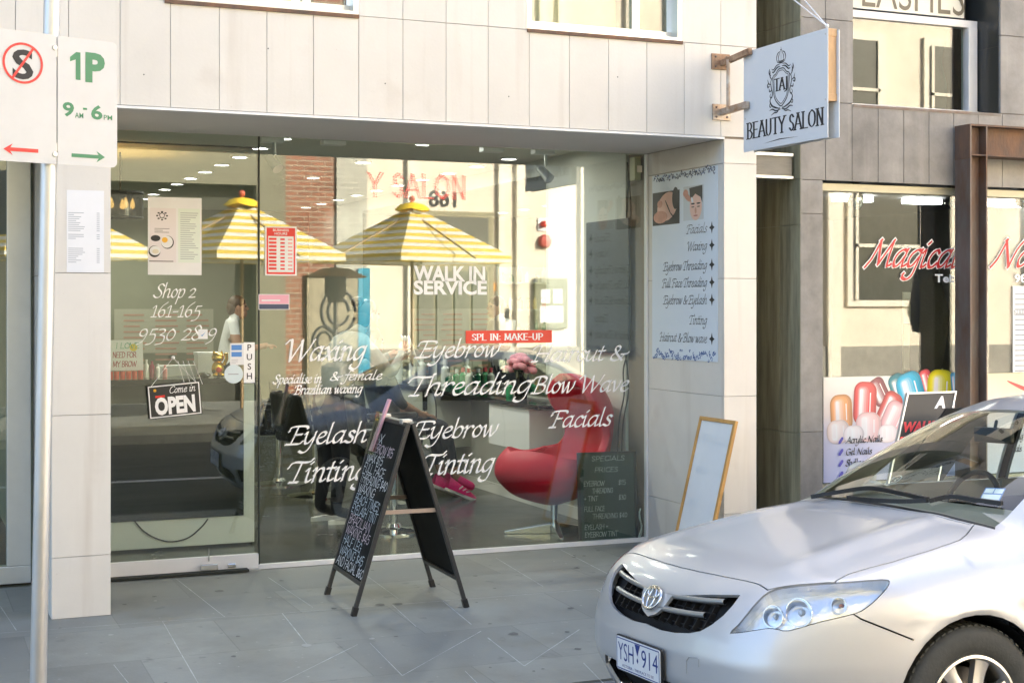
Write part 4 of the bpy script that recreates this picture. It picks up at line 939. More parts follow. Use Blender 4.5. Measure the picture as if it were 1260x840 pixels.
# wall cables
mb = MB()
for dx in (0, 5): mb.tube(cr([onX(772+dx, 200, XR-.02), onX(776-dx, 260, XR-.02), onX(770+dx, 340, XR-.02), onX(769+dx, 420, XR-.02), onX(772-dx, 455, XR-.02), onX(773-dx, 485, XR-.02), onX(766-dx, 530, XR-.02), onX(764-dx, 640, XR-.02)]), .006, 6)
props(mb.build('power_cable', pmat('cable', (.05, .055, .05), .6), smooth=60), 'dark cables running down the right salon wall by the chalkboard', 'cable')
mb = MB(); p = onX(781, 208, XR-.03); mb.box(XR-.05, XR-.002, p.y-.04, p.y+.04, p.z-.08, p.z+.08); props(mb.build('sensor_box', pmat('sensor', (.5, .48, .30), .5), bevel=.006), 'small beige sensor box high on the right salon wall', 'sensor')

# egg chair
redl = pmat('red_fabric', (.56, .007, .034), .55, var=.12, vscale=5, bump=.05, bscale=200)
redi = redl
eg = thing('egg_chair', 'red egg shaped swivel chair by the salon window', 'armchair', (4.26, 9.28, .004), radians(3), scale=.98)
def lerp(K, x):
    for (x0, y0), (x1, y1) in zip(K[:-1], K[1:]):
        if x <= x1: t = max(0, (x-x0)/(x1-x0)); t = t*t*(3-2*t); return y0+(y1-y0)*t
    return K[-1][1]
RING = [(.2, .04), (.213, .2), (.245, .45), (.295, .66), (.36, .83), (.44, .95), (.52, 1.0), (.60, 1.0), (.72, 1.02), (.85, 1.0), (.95, .91), (1.03, .77), (1.09, .57), (1.13, .34), (1.145, .08)]
zs_ = [(z, 180.) for z in (.2, .206, .222, .25, .285, .325, .37, .41, .45, .49, .52, .55)]+[(.553+.0042*k, 180-122*sin(k/14*pi/2)) for k in range(1, 15)]+[(.65, 53), (.70, 52), (.76, 55), (.82, 62), (.88, 71), (.94, 79), (1.0, 83), (1.05, 84), (1.09, 84), (1.12, 84), (1.135, 84), (1.145, 84)]
P = []; NA = 60
for z, A in zs_:
    row = []
    for j in range(NA+1):
        a = radians((2*j/NA-1)*A); R = .385+.05*(.5-.5*cos(a))+.03*max(0, -cos(a))**2
        rr = R*lerp(RING, z); lip = .02*max(0, -cos(a))*max(0, (z-.40)/.17)
        cu = min(1, max(0, (z-.40)/.17)); ff = max(0, -cos(a)+.25)/1.25; rr *= 1-.30*ff*cu*cu; lip += (.045*ff-.035*math.exp(-((abs(a)-1.75)/.42)**2))*cu*(1 if z < .66 else max(0, 1-(z-.66)/.12))
        x = cos(a)*(rr+0)+.13*max(0, z-.35)-.02; row.append((x, sin(a)*rr*1.02, z+lip-.0*abs(a)))
    P.append(row)
mb = MB(); mb.grid(P)
bw_ = bmesh.new(); vv = [bw_.verts.new(p) for p in mb.v]; 
for f in mb.f: bw_.faces.new([vv[i] for i in f])
bmesh.ops.remove_doubles(bw_, verts=bw_.verts[:], dist=.0005); bmesh.ops.recalc_face_normals(bw_, faces=bw_.faces[:])
mb = MB(); bw_.verts.index_update(); mb.v = [tuple(v.co) for v in bw_.verts]; mb.f = [tuple(v.index for v in f.verts) for f in bw_.faces]; mb.m = [0]*len(mb.f); bw_.free()
sh = mb.build('shell', redl, eg, smooth=180, local=True)
md = sh.modifiers.new('solid', 'SOLIDIFY'); md.thickness = .06; md.offset = -1
md = sh.modifiers.new('sub', 'SUBSURF'); md.levels = 1; md.render_levels = 1
mb = MB(); mb.ball((-.06, 0, .43), (.36, .30, .10), 12); mb.build('cushion', redl, eg, smooth=80, local=True)
mb = MB(); mb.cyl((.0, 0, .05), (.0, 0, .24), .026)
for k in range(4):
    a = pi/4+k*pi/2+.45
    d = Vector((cos(a), sin(a), 0)); s = Vector((-sin(a), cos(a), 0)); A = d*.03; B = d*.36
    v = [A-s*.03+Vector((0, 0, .0)), A+s*.03, B+s*.014, B-s*.014]; t = [A-s*.03, A+s*.03, B+s*.014, B-s*.014]
    mb.add([p+Vector((0, 0, .0)) for p in v]+[t[0]+Vector((0, 0, .075)), t[1]+Vector((0, 0, .075)), t[2]+Vector((0, 0, .022)), t[3]+Vector((0, 0, .022))], [(3, 2, 1, 0), (4, 5, 6, 7), (0, 1, 5, 4), (1, 2, 6, 5), (2, 3, 7, 6), (3, 0, 4, 7)])
mb.build('star_base', pmat('alu_polish', (.75, .76, .76), .22, 1.), eg, bevel=.004, local=True)
# chalkboard leaning inside the window
a = onZ(713, 669.5, .004); b_ = onZ(785, 665.5, .004)
slate = pmat('slate_green', (.022, .045, .038), .6, var=.4, vscale=5)
chalk = pmat('chalk', (.55, .58, .57), .9)
chk = thing('chalkboard', 'dark green framed chalkboard with a price list on the salon floor inside', 'chalkboard', a)
F = Frame(a, (b_.x-a.x, b_.y-a.y, 0), (0, .05, 1)); bw = (b_-a).length; bh = .61
mb = MB(); mb.obox(F, .012, bw-.012, .012, bh-.012, -.012, -.004); mb.build('slate', slate, chk)
mb = MB(); mb.obox(F, 0, bw, 0, .016, -.02, .004); mb.obox(F, 0, bw, bh-.016, bh, -.02, .004); mb.obox(F, 0, .016, .016, bh-.016, -.02, .004); mb.obox(F, bw-.016, bw, .016, bh-.016, -.02, .004); mb.build('frame', M['black'], chk)
mb = MB()
for k, (t, x, w, y) in enumerate((('SPECIALS', .1, .24, .55), ('PRICES', .12, .17, .475), ('EYEBROW', .04, .15, .385), ('$15', .29, .055, .385), ('THREADING', .10, .15, .335), ('+ TINT', .04, .1, .285), ('$30', .29, .055, .285), ('FULL FACE', .04, .15, .215), ('THREADING $40', .10, .25, .165), ('EYELASH +', .04, .17, .095), ('EYEBROW TINT', .04, .24, .045))):
    pen_text(mb, t, F, x, y, .032, RC, width=w, pen=.09, thin=.9, shear=.1, n0=-.0035, jit=.03)
mb.build('chalk_lettering', chalk, chk)
mb = MB(); p = onX(788, 640, XR-.03); mb.tube(cr([(p.x, p.y, .22), (p.x-.02, p.y-.02, .16), (p.x+.01, p.y, .10), (p.x-.03, p.y-.03, .03), (p.x-.01, p.y, .015), (p.x+.015, p.y+.01, .06), (p.x, p.y, .14), (p.x-.01, p.y, .2)]), .005, 6)
props(mb.build('cord_loop', pmat('cordw', (.6, .66, .6), .6), smooth=60), 'looped pale blind cord hanging in the window corner', 'cord')

# salon chairs
def make_chair(loc, rz):
    t = thing('salon_chair', 'black salon chair on a chrome pedestal', 'chair', loc, rz, 'black salon chairs in a row')
    lea = pmat('leather', (.012, .013, .012), .35)
    mb = MB(); mb.box(-.25, .27, -.26, .26, .46, .58); mb.build('seat', lea, t, bevel=.04, local=True)
    mb = MB(); P = [[(-.25-.05*i/6-.05*cos(j*pi/8-pi/2), -.26+.52*j/8, .56+.40*i/6) for j in range(9)] for i in range(7)]
    mb.grid(P); o = mb.build('backrest', lea, t, smooth=60, local=True); md = o.modifiers.new('s', 'SOLIDIFY'); md.thickness = .07
    for s in (-1, 1):
        mb = MB(); mb.box(-.22, .2, s*.29-.03, s*.29+.03, .70, .75); mb.box(-.2, -.14, s*.29-.015, s*.29+.015, .5, .70); mb.build('armrest', lea, t, bevel=.015, local=True)
    mb = MB(); mb.cyl((0, 0, .02), (0, 0, .46), .03); mb.build('column', M['chrome'], t, smooth=40, local=True)
    mb = MB(); mb.lathe([(0, 0), (.24, 0), (.24, .012), (.2, .02), (.06, .035), (.045, .06), (0, .06)], (0, 0, 0), 40); mb.build('base', M['chrome'], t, smooth=40, local=True)
    return t
ch = make_chair((3.15, 12.75, .004), 0); ch['label'] = 'black salon chair farthest back in the row'
for (y, rz, l) in ((11.85, .3, 'second black salon chair from the back, behind the stylist'), (11.0, 0, 'black salon chair the client in pink shoes sits on'), (9.78, -.25, 'black salon chair nearest the window, behind the chalk sandwich board')):
    c = copy_tree(ch); c.location = (3.62 if y == 11.0 else 3.24, y+(.22 if y == 11.0 else 0), .004); c.rotation_euler.z = rz; c['label'] = l

# ------------------------------------------------------------------ people
skin = pmat('skin', (.50, .28, .19), .55, var=.06, vscale=8); skin_d = pmat('skin_tan', (.30, .16, .09), .55)
hair_k = pmat('hair_black', (.012, .010, .009), .5); hair_b = pmat('hair_brown', (.09, .045, .02), .5, var=.3, vscale=30)
def figure(name, label, loc, rz, J, B, mats, head, hands=(), extra=None):
    """J joint -> (x, y, z, r); B list of (a, b, material); one skinned surface. head = joint, hands = (wrist, hand) pairs"""
    t = thing(name, label, 'person', loc, rz)
    names = list(J); idx = {n: i for i, n in enumerate(names)}
    me = bpy.data.meshes.new('sk'); me.from_pydata([J[n][:3] for n in names], [(idx[a], idx[b]) for a, b, _ in B], [])
    o = bpy.data.objects.new('sk', me); COL.objects.link(o)
    o.modifiers.new('skin', 'SKIN'); md = o.modifiers.new('sub', 'SUBSURF'); md.levels = 2
    sv = me.skin_vertices[0].data
    for n in names: sv[idx[n]].radius = (J[n][3],)*2; sv[idx[n]].use_root = False
    sv[idx['pelvis']].use_root = True
    bpy.context.view_layer.update()
    ev = o.evaluated_get(bpy.context.evaluated_depsgraph_get()); m2 = ev.to_mesh()
    mb = MB(); mb.v = [tuple(v.co) for v in m2.vertices]; segs = [(np.array(J[a][:3]), np.array(J[b][:3]), m, (J[a][3]+J[b][3])/2) for a, b, m in B]
    for p in m2.polygons:
        c = np.array(p.center); best = None
        for a, b, m, r in segs:
            d = b-a; tt = max(0, min(1, (c-a) @ d/(d @ d))); e = np.linalg.norm(c-a-d*tt)-r
            if best is None or e < best[0]: best = (e, m)
        mb.f.append(tuple(p.vertices)); mb.m.append(best[1])
    bpy.data.objects.remove(o)
    hx, hy, hz, _ = J[head]
    mb.ball((hx, hy, hz), (.088, .074, .112), 12, m=0)                       # skull and face
    mb.ball((hx+.03, hy, hz-.06), (.062, .055, .06), 10, m=0)                # jaw
    mb.tube([(hx+.075, hy, hz+.025), (hx+.104, hy, hz-.018), (hx+.082, hy, hz-.026)], [.008, .014, .012], 8, m=0)
    for s in (-1, 1):
        mb.ball((hx+.074, hy+s*.031, hz+.012), (.014, .016, .009), 6, m=len(mats)-1); mb.ball((hx-.005, hy+s*.075, hz-.005), (.022, .010, .032), 6, m=0)
    mb.tube([(hx+.086, hy-.022, hz-.062), (hx+.092, hy, hz-.06), (hx+.086, hy+.022, hz-.062)], .006, 6, m=len(mats)-2)
    for wn, hn in hands:
        w = Vector(J[wn][:3]); h = Vector(J[hn][:3]); d = (h-w).normalized(); sd = d.cross(Vector((0, 0, 1))).normalized(); up = sd.cross(d)
        for k, L in enumerate((.07, .08, .075, .06)):
            a = h+sd*(.027-.018*k); mb.tube([a-d*.02, a+d*L*.45-up*.004, a+d*L*.8-up*.018, a+d*L-up*.034], [.0095, .009, .008, .006], 6, m=0)
        mb.tube([h-d*.05+sd*.025, h-d*.01+sd*.05-up*.01, h+d*.025+sd*.055-up*.022], [.012, .010, .007], 6, m=0)
    b = mb.build('body', mats, t, smooth=70, local=True)
    return t
lip = pmat('lip', (.38, .12, .10), .5)
# the stylist: stands leaning towards the client, arms raised
J = {'pelvis': (0, 0, .92, .135), 'waist': (.05, 0, 1.06, .125), 'chest': (.16, 0, 1.25, .15), 'neckb': (.24, 0, 1.38, .06), 'neck': (.28, 0, 1.43, .05), 'head': (.34, 0, 1.52, .07),
     'sh_l': (.20, .16, 1.31, .075), 'el_l': (.38, .22, 1.12, .05), 'wr_l': (.60, .12, 1.20, .032), 'ha_l': (.68, .08, 1.24, .03),
     'sh_r': (.20, -.16, 1.31, .075), 'el_r': (.40, -.22, 1.08, .05), 'wr_r': (.58, -.10, 1.22, .032), 'ha_r': (.63, -.06, 1.29, .03),
     'hip_l': (0, .10, .86, .10), 'kn_l': (.05, .11, .47, .068), 'an_l': (-.02, .11, .10, .045), 'to_l': (.16, .12, .045, .04),
     'hip_r': (0, -.10, .86, .10), 'kn_r': (.03, -.11, .47, .068), 'an_r': (-.03, -.12, .10, .045), 'to_r': (.15, -.13, .045, .04)}
B = [('pelvis', 'waist', 1), ('waist', 'chest', 1), ('chest', 'neckb', 1), ('neckb', 'neck', 0), ('neck', 'head', 0), ('chest', 'sh_l', 1), ('sh_l', 'el_l', 1), ('el_l', 'wr_l', 1), ('wr_l', 'ha_l', 0),
     ('chest', 'sh_r', 1), ('sh_r', 'el_r', 1), ('el_r', 'wr_r', 1), ('wr_r', 'ha_r', 0), ('pelvis', 'hip_l', 2), ('hip_l', 'kn_l', 2), ('kn_l', 'an_l', 2), ('an_l', 'to_l', 3), ('pelvis', 'hip_r', 2), ('hip_r', 'kn_r', 2), ('kn_r', 'an_r', 2), ('an_r', 'to_r', 3)]
knit = pmat('knit_grey', (.24, .26, .25), .85, var=.2, vscale=25, bump=.3, bscale=120); dark_tr = pmat('trousers', (.012, .013, .02), .8); shoe_k = pmat('shoe_black', (.02, .02, .02), .5)
st = figure('person', 'stylist in a grey knit jumper and black trousers bending over a client', (2.95, 10.4, .004), radians(18), J, B, [skin, knit, dark_tr, shoe_k, lip, hair_k], 'head', (('wr_l', 'ha_l'), ('wr_r', 'ha_r')))
mb = MB(); mb.ball((.325, 0, 1.555), (.093, .083, .092), 10); mb.ball((.25, 0, 1.62), (.05, .05, .045), 8); mb.ball((.29, 0, 1.50), (.06, .078, .09), 8); mb.build('hair', hair_k, st, smooth=70, local=True)
for s in (1, -1):
    mb = MB(); P = [(.22, s*.115+s*.005), (.15, s*.115+s*.05), (.0, s*.115+s*.045), (-.09, s*.115), (.0, s*.115-s*.04), (.15, s*.115-s*.04)]
    mb.poly(Frame((0, 0, 0), (1, 0, 0), (0, 1, 0)), cr(P, 4, True), .0, .028); mb.build('shoe_sole', M['white'], st, local=True)
mb = MB(); hx = Vector((.66, -.05, 1.30)); P = [[(hx.x+.02*i, hx.y-.05+.012*j, hx.z+.06-.045*i+.01*sin(j*1.7+i)) for j in range(9)] for i in range(6)]
mb.grid(P); o = mb.build('towel', M['white'], None, smooth=60, local=True); o.location = st.location; o.rotation_euler = st.rotation_euler
props(o, 'small white towel held up by the stylist', 'towel'); md = o.modifiers.new('s', 'SOLIDIFY'); md.thickness = .008
# the client: seated, legs forward, pink shoes
J = {'pelvis': (0, 0, .64, .14), 'waist': (-.03, 0, .78, .125), 'chest': (-.07, 0, 1.0, .14), 'neckb': (-.10, 0, 1.15, .06), 'neck': (-.11, 0, 1.20, .05), 'head': (-.13, 0, 1.31, .07),
     'sh_l': (-.08, .16, 1.08, .07), 'el_l': (.02, .24, .82, .045), 'wr_l': (.22, .18, .72, .03), 'ha_l': (.30, .15, .71, .028), 'sh_r': (-.08, -.16, 1.08, .07), 'el_r': (.02, -.24, .82, .045), 'wr_r': (.22, -.18, .72, .03), 'ha_r': (.30, -.15, .71, .028),
     'hip_l': (.06, .09, .63, .10), 'kn_l': (.46, .11, .62, .068), 'sh2_l': (.50, .11, .32, .05), 'an_l': (.53, .11, .20, .036), 'to_l': (.70, .13, .10, .038),
     'hip_r': (.06, -.09, .63, .10), 'kn_r': (.46, -.10, .61, .068), 'sh2_r': (.53, -.10, .31, .05), 'an_r': (.56, -.10, .19, .036), 'to_r': (.73, -.11, .09, .038)}
B = [('pelvis', 'waist', 1), ('waist', 'chest', 1), ('chest', 'neckb', 1), ('neckb', 'neck', 0), ('neck', 'head', 0)]
for s in 'lr': B += [('chest', 'sh_'+s, 1), ('sh_'+s, 'el_'+s, 1), ('el_'+s, 'wr_'+s, 0), ('wr_'+s, 'ha_'+s, 0), ('pelvis', 'hip_'+s, 2), ('hip_'+s, 'kn_'+s, 2), ('kn_'+s, 'sh2_'+s, 2), ('sh2_'+s, 'an_'+s, 0), ('an_'+s, 'to_'+s, 3)]
cape = pmat('cape', (.014, .014, .016), .5); pink = pmat('shoe_pink', (.80, .03, .22), .5, var=.15, vscale=60)
cl = figure('person', 'seated client in dark leggings and pink running shoes behind the sandwich board', (3.66, 11.22, .004), radians(3), J, B, [skin_d, cape, dark_tr, pink, lip, hair_k], 'head', (('wr_l', 'ha_l'), ('wr_r', 'ha_r')))
mb = MB(); mb.ball((-.15, 0, 1.345), (.094, .085, .095), 10); mb.ball((-.19, 0, 1.25), (.06, .08, .14), 8); mb.build('hair', hair_b, cl, smooth=70, local=True)
for s, ax, tx, zz in ((1, .53, .70, .10), (-1, .56, .73, .09)):
    yy = .12*s-(.01 if s > 0 else -.015); F = Frame((ax-.06, yy, .115 if s > 0 else .105), (1, 0, -.42), (0, 1, 0)); mb = MB()
    P = cr([(-.03, 0), (.0, .038), (.12, .04), (.21, .05), (.27, .025), (.27, -.02), (.20, -.045), (.1, -.04), (.0, -.038)], 4, True)
    mb.poly(F, P, -.030, -.004); mb.k = 1; 
    so_ = mb.build('shoe_sole', [M['white'], pink], cl, local=True, bevel=.006)
    mb = MB(); rows = []
    for q in range(9):
        u = q/8; wx = -.025+.285*u; hw = .036+.012*sin(pi*u)-(.02 if u > .95 else 0); hh = (.095-.075*u**1.4)
        rows.append([F.at(wx, hw*cos(pi*k/8), -.006+max(.012, hh)*sin(pi*k/8)) for k in range(9)])
    mb.grid(rows); mb.build('shoe_upper', pink, cl, smooth=70, local=True)
    mb = MB()
    for q in range(3): mb.tube([F.at(.07+.035*q, .042, .02), F.at(.10+.035*q, .03, .055-.012*q)], .006, 6); mb.tube([F.at(.07+.035*q, -.042, .02), F.at(.10+.035*q, -.03, .055-.012*q)], .006, 6)
    mb.build('shoe_stripe', M['white'], cl, local=True)
# man in a white t-shirt behind the desk
J = {'pelvis': (0, 0, .95, .13), 'waist': (.0, 0, 1.08, .125), 'chest': (.03, 0, 1.30, .15), 'neckb': (.06, 0, 1.44, .06), 'neck': (.08, 0, 1.48, .052), 'head': (.11, 0, 1.575, .07),
     'sh_l': (.04, .18, 1.38, .07), 'el_l': (.08, .24, 1.12, .045), 'wr_l': (.32, .18, 1.16, .03), 'ha_l': (.40, .15, 1.17, .03), 'sh_r': (.04, -.18, 1.38, .07), 'el_r': (.10, -.24, 1.12, .045), 'wr_r': (.33, -.16, 1.18, .03), 'ha_r': (.41, -.13, 1.19, .03),
     'hip_l': (0, .10, .88, .10), 'kn_l': (.02, .11, .48, .07), 'an_l': (0, .11, .09, .045), 'to_l': (.17, .12, .045, .04), 'hip_r': (0, -.10, .88, .10), 'kn_r': (.02, -.11, .48, .07), 'an_r': (0, -.11, .09, .045), 'to_r': (.17, -.12, .045, .04)}
B = [('pelvis', 'waist', 1), ('waist', 'chest', 1), ('chest', 'neckb', 1), ('neckb', 'neck', 0), ('neck', 'head', 0)]
for s in 'lr': B += [('chest', 'sh_'+s, 1), ('sh_'+s, 'el_'+s, 0), ('el_'+s, 'wr_'+s, 0), ('wr_'+s, 'ha_'+s, 0), ('pelvis', 'hip_'+s, 2), ('hip_'+s, 'kn_'+s, 2), ('kn_'+s, 'an_'+s, 2), ('an_'+s, 'to_'+s, 3)]
ml = figure('person', 'brown haired person in a white t-shirt deep in the salon, seen over the desk', (3.14, 14.9, .004), radians(-8), J, B, [skin, M['white'], dark_tr, shoe_k, lip, hair_k], 'head', (('wr_l', 'ha_l'), ('wr_r', 'ha_r')))
mb = MB(); mb.ball((.095, 0, 1.615), (.094, .083, .088), 10); mb.ball((.05, 0, 1.57), (.06, .078, .08), 8); mb.build('hair', hair_b, ml, smooth=70, local=True)

# shelf of products and a price poster at the back of the salon
sf = thing('product_shelf', 'pale shelf unit of salon products against the olive back wall', 'shelf', (1.7, 17.3, 0))
mb = MB(); mb.box(1.15, 2.25, 17.46, 17.49, .3, 2.1)
for z in (.5, .85, 1.2, 1.55, 1.9): mb.box(1.15, 2.25, 17.2, 17.459, z-.02, z)
for x in (1.12, 2.25): mb.box(x, x+.03, 17.2, 17.49, .3, 2.1)
mb.build('rack', pmat('rack_white', (.6, .6, .52), .6), sf)
rb = random.Random(5); cols = [(.75, .72, .65), (.55, .12, .12), (.10, .25, .18), (.65, .5, .2), (.2, .2, .3), (.8, .8, .78)]; mats_ = [pmat('prod%d' % i, c, .4) for i, c in enumerate(cols)]
for z in (.5, .85, 1.2, 1.55, 1.9):
    for i in range(9):
        x = 1.22+.115*i+rb.uniform(-.01, .01); h = rb.uniform(.10, .22); r = rb.uniform(.022, .04); mb = MB(); mb.lathe([(0, 0), (r, 0), (r, h*.75), (r*.4, h*.85), (r*.4, h), (0, h)], (x, 17.32, z+.001), 10); mb.build('product', mats_[rb.randrange(6)], sf, smooth=40)
a = onY(150, 470, 16.9); b = onY(268, 380, 16.9)
wp = thing('wall_poster', 'faded poster with red lines of text deep inside the salon', 'poster', (a.x, 17.2, a.z))
F = Frame((0, 17.15, 0), (1, 0, 0)); mb = MB(); mb.obox(F, a.x-.05, b.x, 1.05, b.z, -.01, 0); s_ = mb.build('sheet', pmat('poster_old', (.45, .44, .34), .6), wp)
mb = MB()
for i in range(12):
    z = b.z-.06-.065*i
    for c in range(3): x = a.x+(b.x-a.x)*(.05+.33*c); mb.obox(F, x, x+(b.x-a.x)*rb.uniform(.12, .26), z-.02, z, .001, .003)
mb.build('printed_lines', pmat('faded_red', (.50, .28, .20), .6), s_)

# mirror image of the services poster, painted as a dark panel on the right wall
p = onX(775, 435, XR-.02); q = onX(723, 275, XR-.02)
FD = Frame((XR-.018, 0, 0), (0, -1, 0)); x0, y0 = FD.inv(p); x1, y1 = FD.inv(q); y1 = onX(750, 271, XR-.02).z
dp_ = thing('poster_reflection', 'painted reflection of the services poster, a dark panel on the right salon wall', 'panel', (XR-.02, p.y, p.z))
mb = MB(); mb.obox(FD, x1, x0, y0, y1, 0, .014); b_ = mb.build('panel', pmat('reflection_dark', (.085, .095, .095), .4, var=.15), dp_, bevel=.002)
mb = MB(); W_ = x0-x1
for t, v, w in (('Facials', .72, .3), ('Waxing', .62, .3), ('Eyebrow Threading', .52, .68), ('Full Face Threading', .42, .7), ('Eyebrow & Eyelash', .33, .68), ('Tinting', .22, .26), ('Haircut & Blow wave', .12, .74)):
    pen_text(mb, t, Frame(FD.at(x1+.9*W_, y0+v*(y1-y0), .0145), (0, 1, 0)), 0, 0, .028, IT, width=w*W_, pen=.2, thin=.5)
mb.v = [tuple(v) for v in mb.v]; mb.f = [f[::-1] for f in mb.f]; mb.build('lettering', pmat('reflection_ink', (.03, .035, .036), .6), b_)
# ------------------------------------------------------------------ parking sign on its pole
YS = 5.80
pb = onY(47, 840, YS); pt_ = onY(60, 200, YS)
dx = (pt_-pb)/(pt_.z-pb.z); foot = pb-dx*(pb.z-zp(YS))
ps = thing('parking_sign_pole', 'leaning galvanised pole at the kerb carrying the parking sign', 'pole', foot)
mb = MB(); mb.tube([foot, foot+dx*1.2, pt_+dx*.62], .031, 24); mb.lathe([(.07, 0), (.07, .012), (.035, .02)], foot, 24); mb.build('post', M['galv'], ps, smooth=40)
c0 = onY(69, 120, YS)
FS = Frame(Vector((c0.x, YS-.035, c0.z)), (sin(radians(74)), cos(radians(74)), 0))
def ons(px, py):
    r = ray(px, py); o = Vector((0, 0, EYE)); t = (FS.o-o).dot(FS.n)/r.dot(FS.n); return FS.inv(o+r*t)
sg = thing('parking_sign', 'white parking sign reading 1P beside a no stopping panel', 'sign', FS.o)
smat = pmat('sign_white', (.58, .59, .605), .35, var=.06, vscale=5)
s1 = ons(145, 56); s2 = ons(145, 207); s0 = ons(68.5, 44)
hw = s1[0]-.003; ztop = s0[1]; zbot = ons(68.5, 202)[1]
def rr(x0, x1, y0, y1, r, cs=(1, 1, 1, 1), k=5):
    P = []
    for (cx, cy, a0), on in zip(((x1-r, y1-r, 0), (x0+r, y1-r, 90), (x0+r, y0+r, 180), (x1-r, y0+r, 270)), cs):
        if on: P += [(cx+r*cos(radians(a0+90*i/k)), cy+r*sin(radians(a0+90*i/k))) for i in range(k+1)]
        else: P.append(((x1, y1), (x0, y1), (x0, y0), (x1, y0))[a0//90])
    return P
mb = MB(); mb.poly(FS, rr(.003, hw, zbot, ztop, .022, (1, 0, 0, 1)), -.002, 0); p1 = mb.build('panel', smat, sg)
mb = MB(); mb.poly(FS, rr(-.002-hw, -.002, zbot, ztop+.002, .022, (0, 1, 1, 0)), -.002, 0); p2 = mb.build('panel', smat, sg)
green = pmat('sign_green', (.02, .20, .09), .4); redS = pmat('sign_red', (.70, .02, .02), .4)
mb = MB()
def sans_px(mb, t, F, fn, x0, x1, yb, yt, bold=0., **k):
    a = fn(x0, yb); b = fn(x1, yb); c = fn(x0, yt); sans_text(mb, t, F, a[0], a[1], c[1]-a[1], width=b[0]-a[0], bold=bold, **k)
sans_px(mb, 'P', FS, ons, 105, 129, 99, 66, .045)
q0 = ons(86, 97.5); q1 = ons(99, 65); ux = q1[0]-q0[0]; uy = q1[1]-q0[1]
mb.poly(FS, [(q1[0], q1[1]), (q1[0]-ux*.42, q1[1]), (q0[0], q1[1]-uy*.20), (q0[0], q1[1]-uy*.36), (q1[0]-ux*.46, q1[1]-uy*.27), (q1[0]-ux*.46, q0[1]), (q1[0], q0[1])], .001)
sans_px(mb, '9', FS, ons, 77, 91, 142, 126, .03); sans_px(mb, '6', FS, ons, 112, 126, 146, 130, .03)
sans_px(mb, 'AM', FS, ons, 92, 102.5, 145, 138.5, .01); sans_px(mb, 'PM', FS, ons, 127.5, 138, 147.5, 141.5, .01)
a = ons(102, 134); b = ons(107, 134); mb.obox(FS, a[0], b[0], a[1]-.004, a[1]+.004, .0008, .0012)
def arrow(mb, x0, x1, y):
    a = ons(x0, y); b = ons(x1, y); s = 1 if b[0] > a[0] else -1; L = .035
    y0 = a[1]; X0, X1 = a[0], b[0]
    mb.poly(FS, [(X0, y0-.007), (X1-s*L*.6, y0-.007), (X1-s*L*.6, y0+.007), (X0, y0+.007)], .0008, .0012)
    mb.poly(FS, [(X1, y0), (X1-s*L, y0+.022), (X1-s*L*.62, y0), (X1-s*L, y0-.022)], .0013, .0016)
arrow(mb, 88, 129, 191)
mb.build('lettering', green, p1)
mb = MB(); c = ons(28, 78); sans_px(mb, 'S', FS, ons, 15, 41, 95, 61, .025); mb.build('lettering', M['ink'], p2)
mb = MB(); R = abs(ons(53, 78)[0]-ons(3, 78)[0])/2; n = 48
mb.add([FS.at(c[0]+r*cos(2*pi*i/n), c[1]+r*sin(2*pi*i/n), .0018) for i in range(n) for r in (R, R*.885)], [(2*i, 2*((i+1) % n), 2*((i+1) % n)+1, 2*i+1) for i in range(n)])
d = radians(56); e = Vector((cos(d), sin(d))); q = Vector((-sin(d), cos(d)))*R*.06
mb.poly(FS, [tuple(Vector(c)-e*R*.95+q), tuple(Vector(c)-e*R*.95-q), tuple(Vector(c)+e*R*.95-q), tuple(Vector(c)+e*R*.95+q)], .0022)
arrow(mb, 47, 4, 186)
mb.build('prohibition_mark', redS, p2)
mb = MB()
for y in (59, 190): q = ons(67.5, y); mb.lathe([(.010, 0), (.009, .005), (0, .006)], FS.at(q[0], q[1], 0), 16, FS.n)
mb.obox(FS, -.03, .03, ztop-.08, ztop-.05, -.03, -.003); mb.obox(FS, -.03, .03, zbot+.05, zbot+.08, -.03, -.003)
mb.build('bolt', M['galv'], sg, smooth=40)

# ------------------------------------------------------------------ hanging salon sign
XS = 4.70
FX = Frame((XS, 0, 0), (0, -1, 0))
def onx(px, py): return FX.inv(onX(px, py, XS))
i0 = onx(915, 68); i1 = onx(917, 187); o0 = onx(1018.5, 31); o1 = onx(1021.5, 169)
x0, x1 = i0[0], o0[0]; z0, z1 = (i1[1]+o1[1])/2, (i0[1]+o0[1])/2
hs = thing('hanging_sign', 'white hanging sign of the beauty salon projecting from the white wall', 'sign', FX.at(x0, z0))
pan = pmat('sign_panel', (.70, .73, .76), .4, var=.02)
mb = MB(); mb.obox(FX, x0, x1, z0, z1, -.004, 0); p1 = mb.build('panel', pan, hs)
mb = MB(); mb.obox(FX, x0+.02, x1+.02, z0, z1-.01, -.064, -.060); p3 = mb.build('panel', pan, hs)
wood = pmat('sign_wood', (.55, .36, .20), .7, var=.3, vscale=12, stretch=(1, 1, .2))
mb = MB(); mb.obox(FX, x1-.03, x1-.002, z0+.22, z1-.02, -.059, -.005); mb.obox(FX, x0+.02, x1-.03, z1-.06, z1-.02, -.059, -.005); mb.obox(FX, x0+.02, x1-.03, z0+.2, z0+.24, -.059, -.005); mb.obox(FX, x1-.034, x1+.002, z1-.045, z1-.003, -.0595, -.0045); mb.obox(FX, x1-.034, x1+.002, z0+.2, z0+.24, -.0595, -.0045)
mb.build('batten', wood, hs, bevel=.002)
W_, H_ = x1-x0, z1-z0
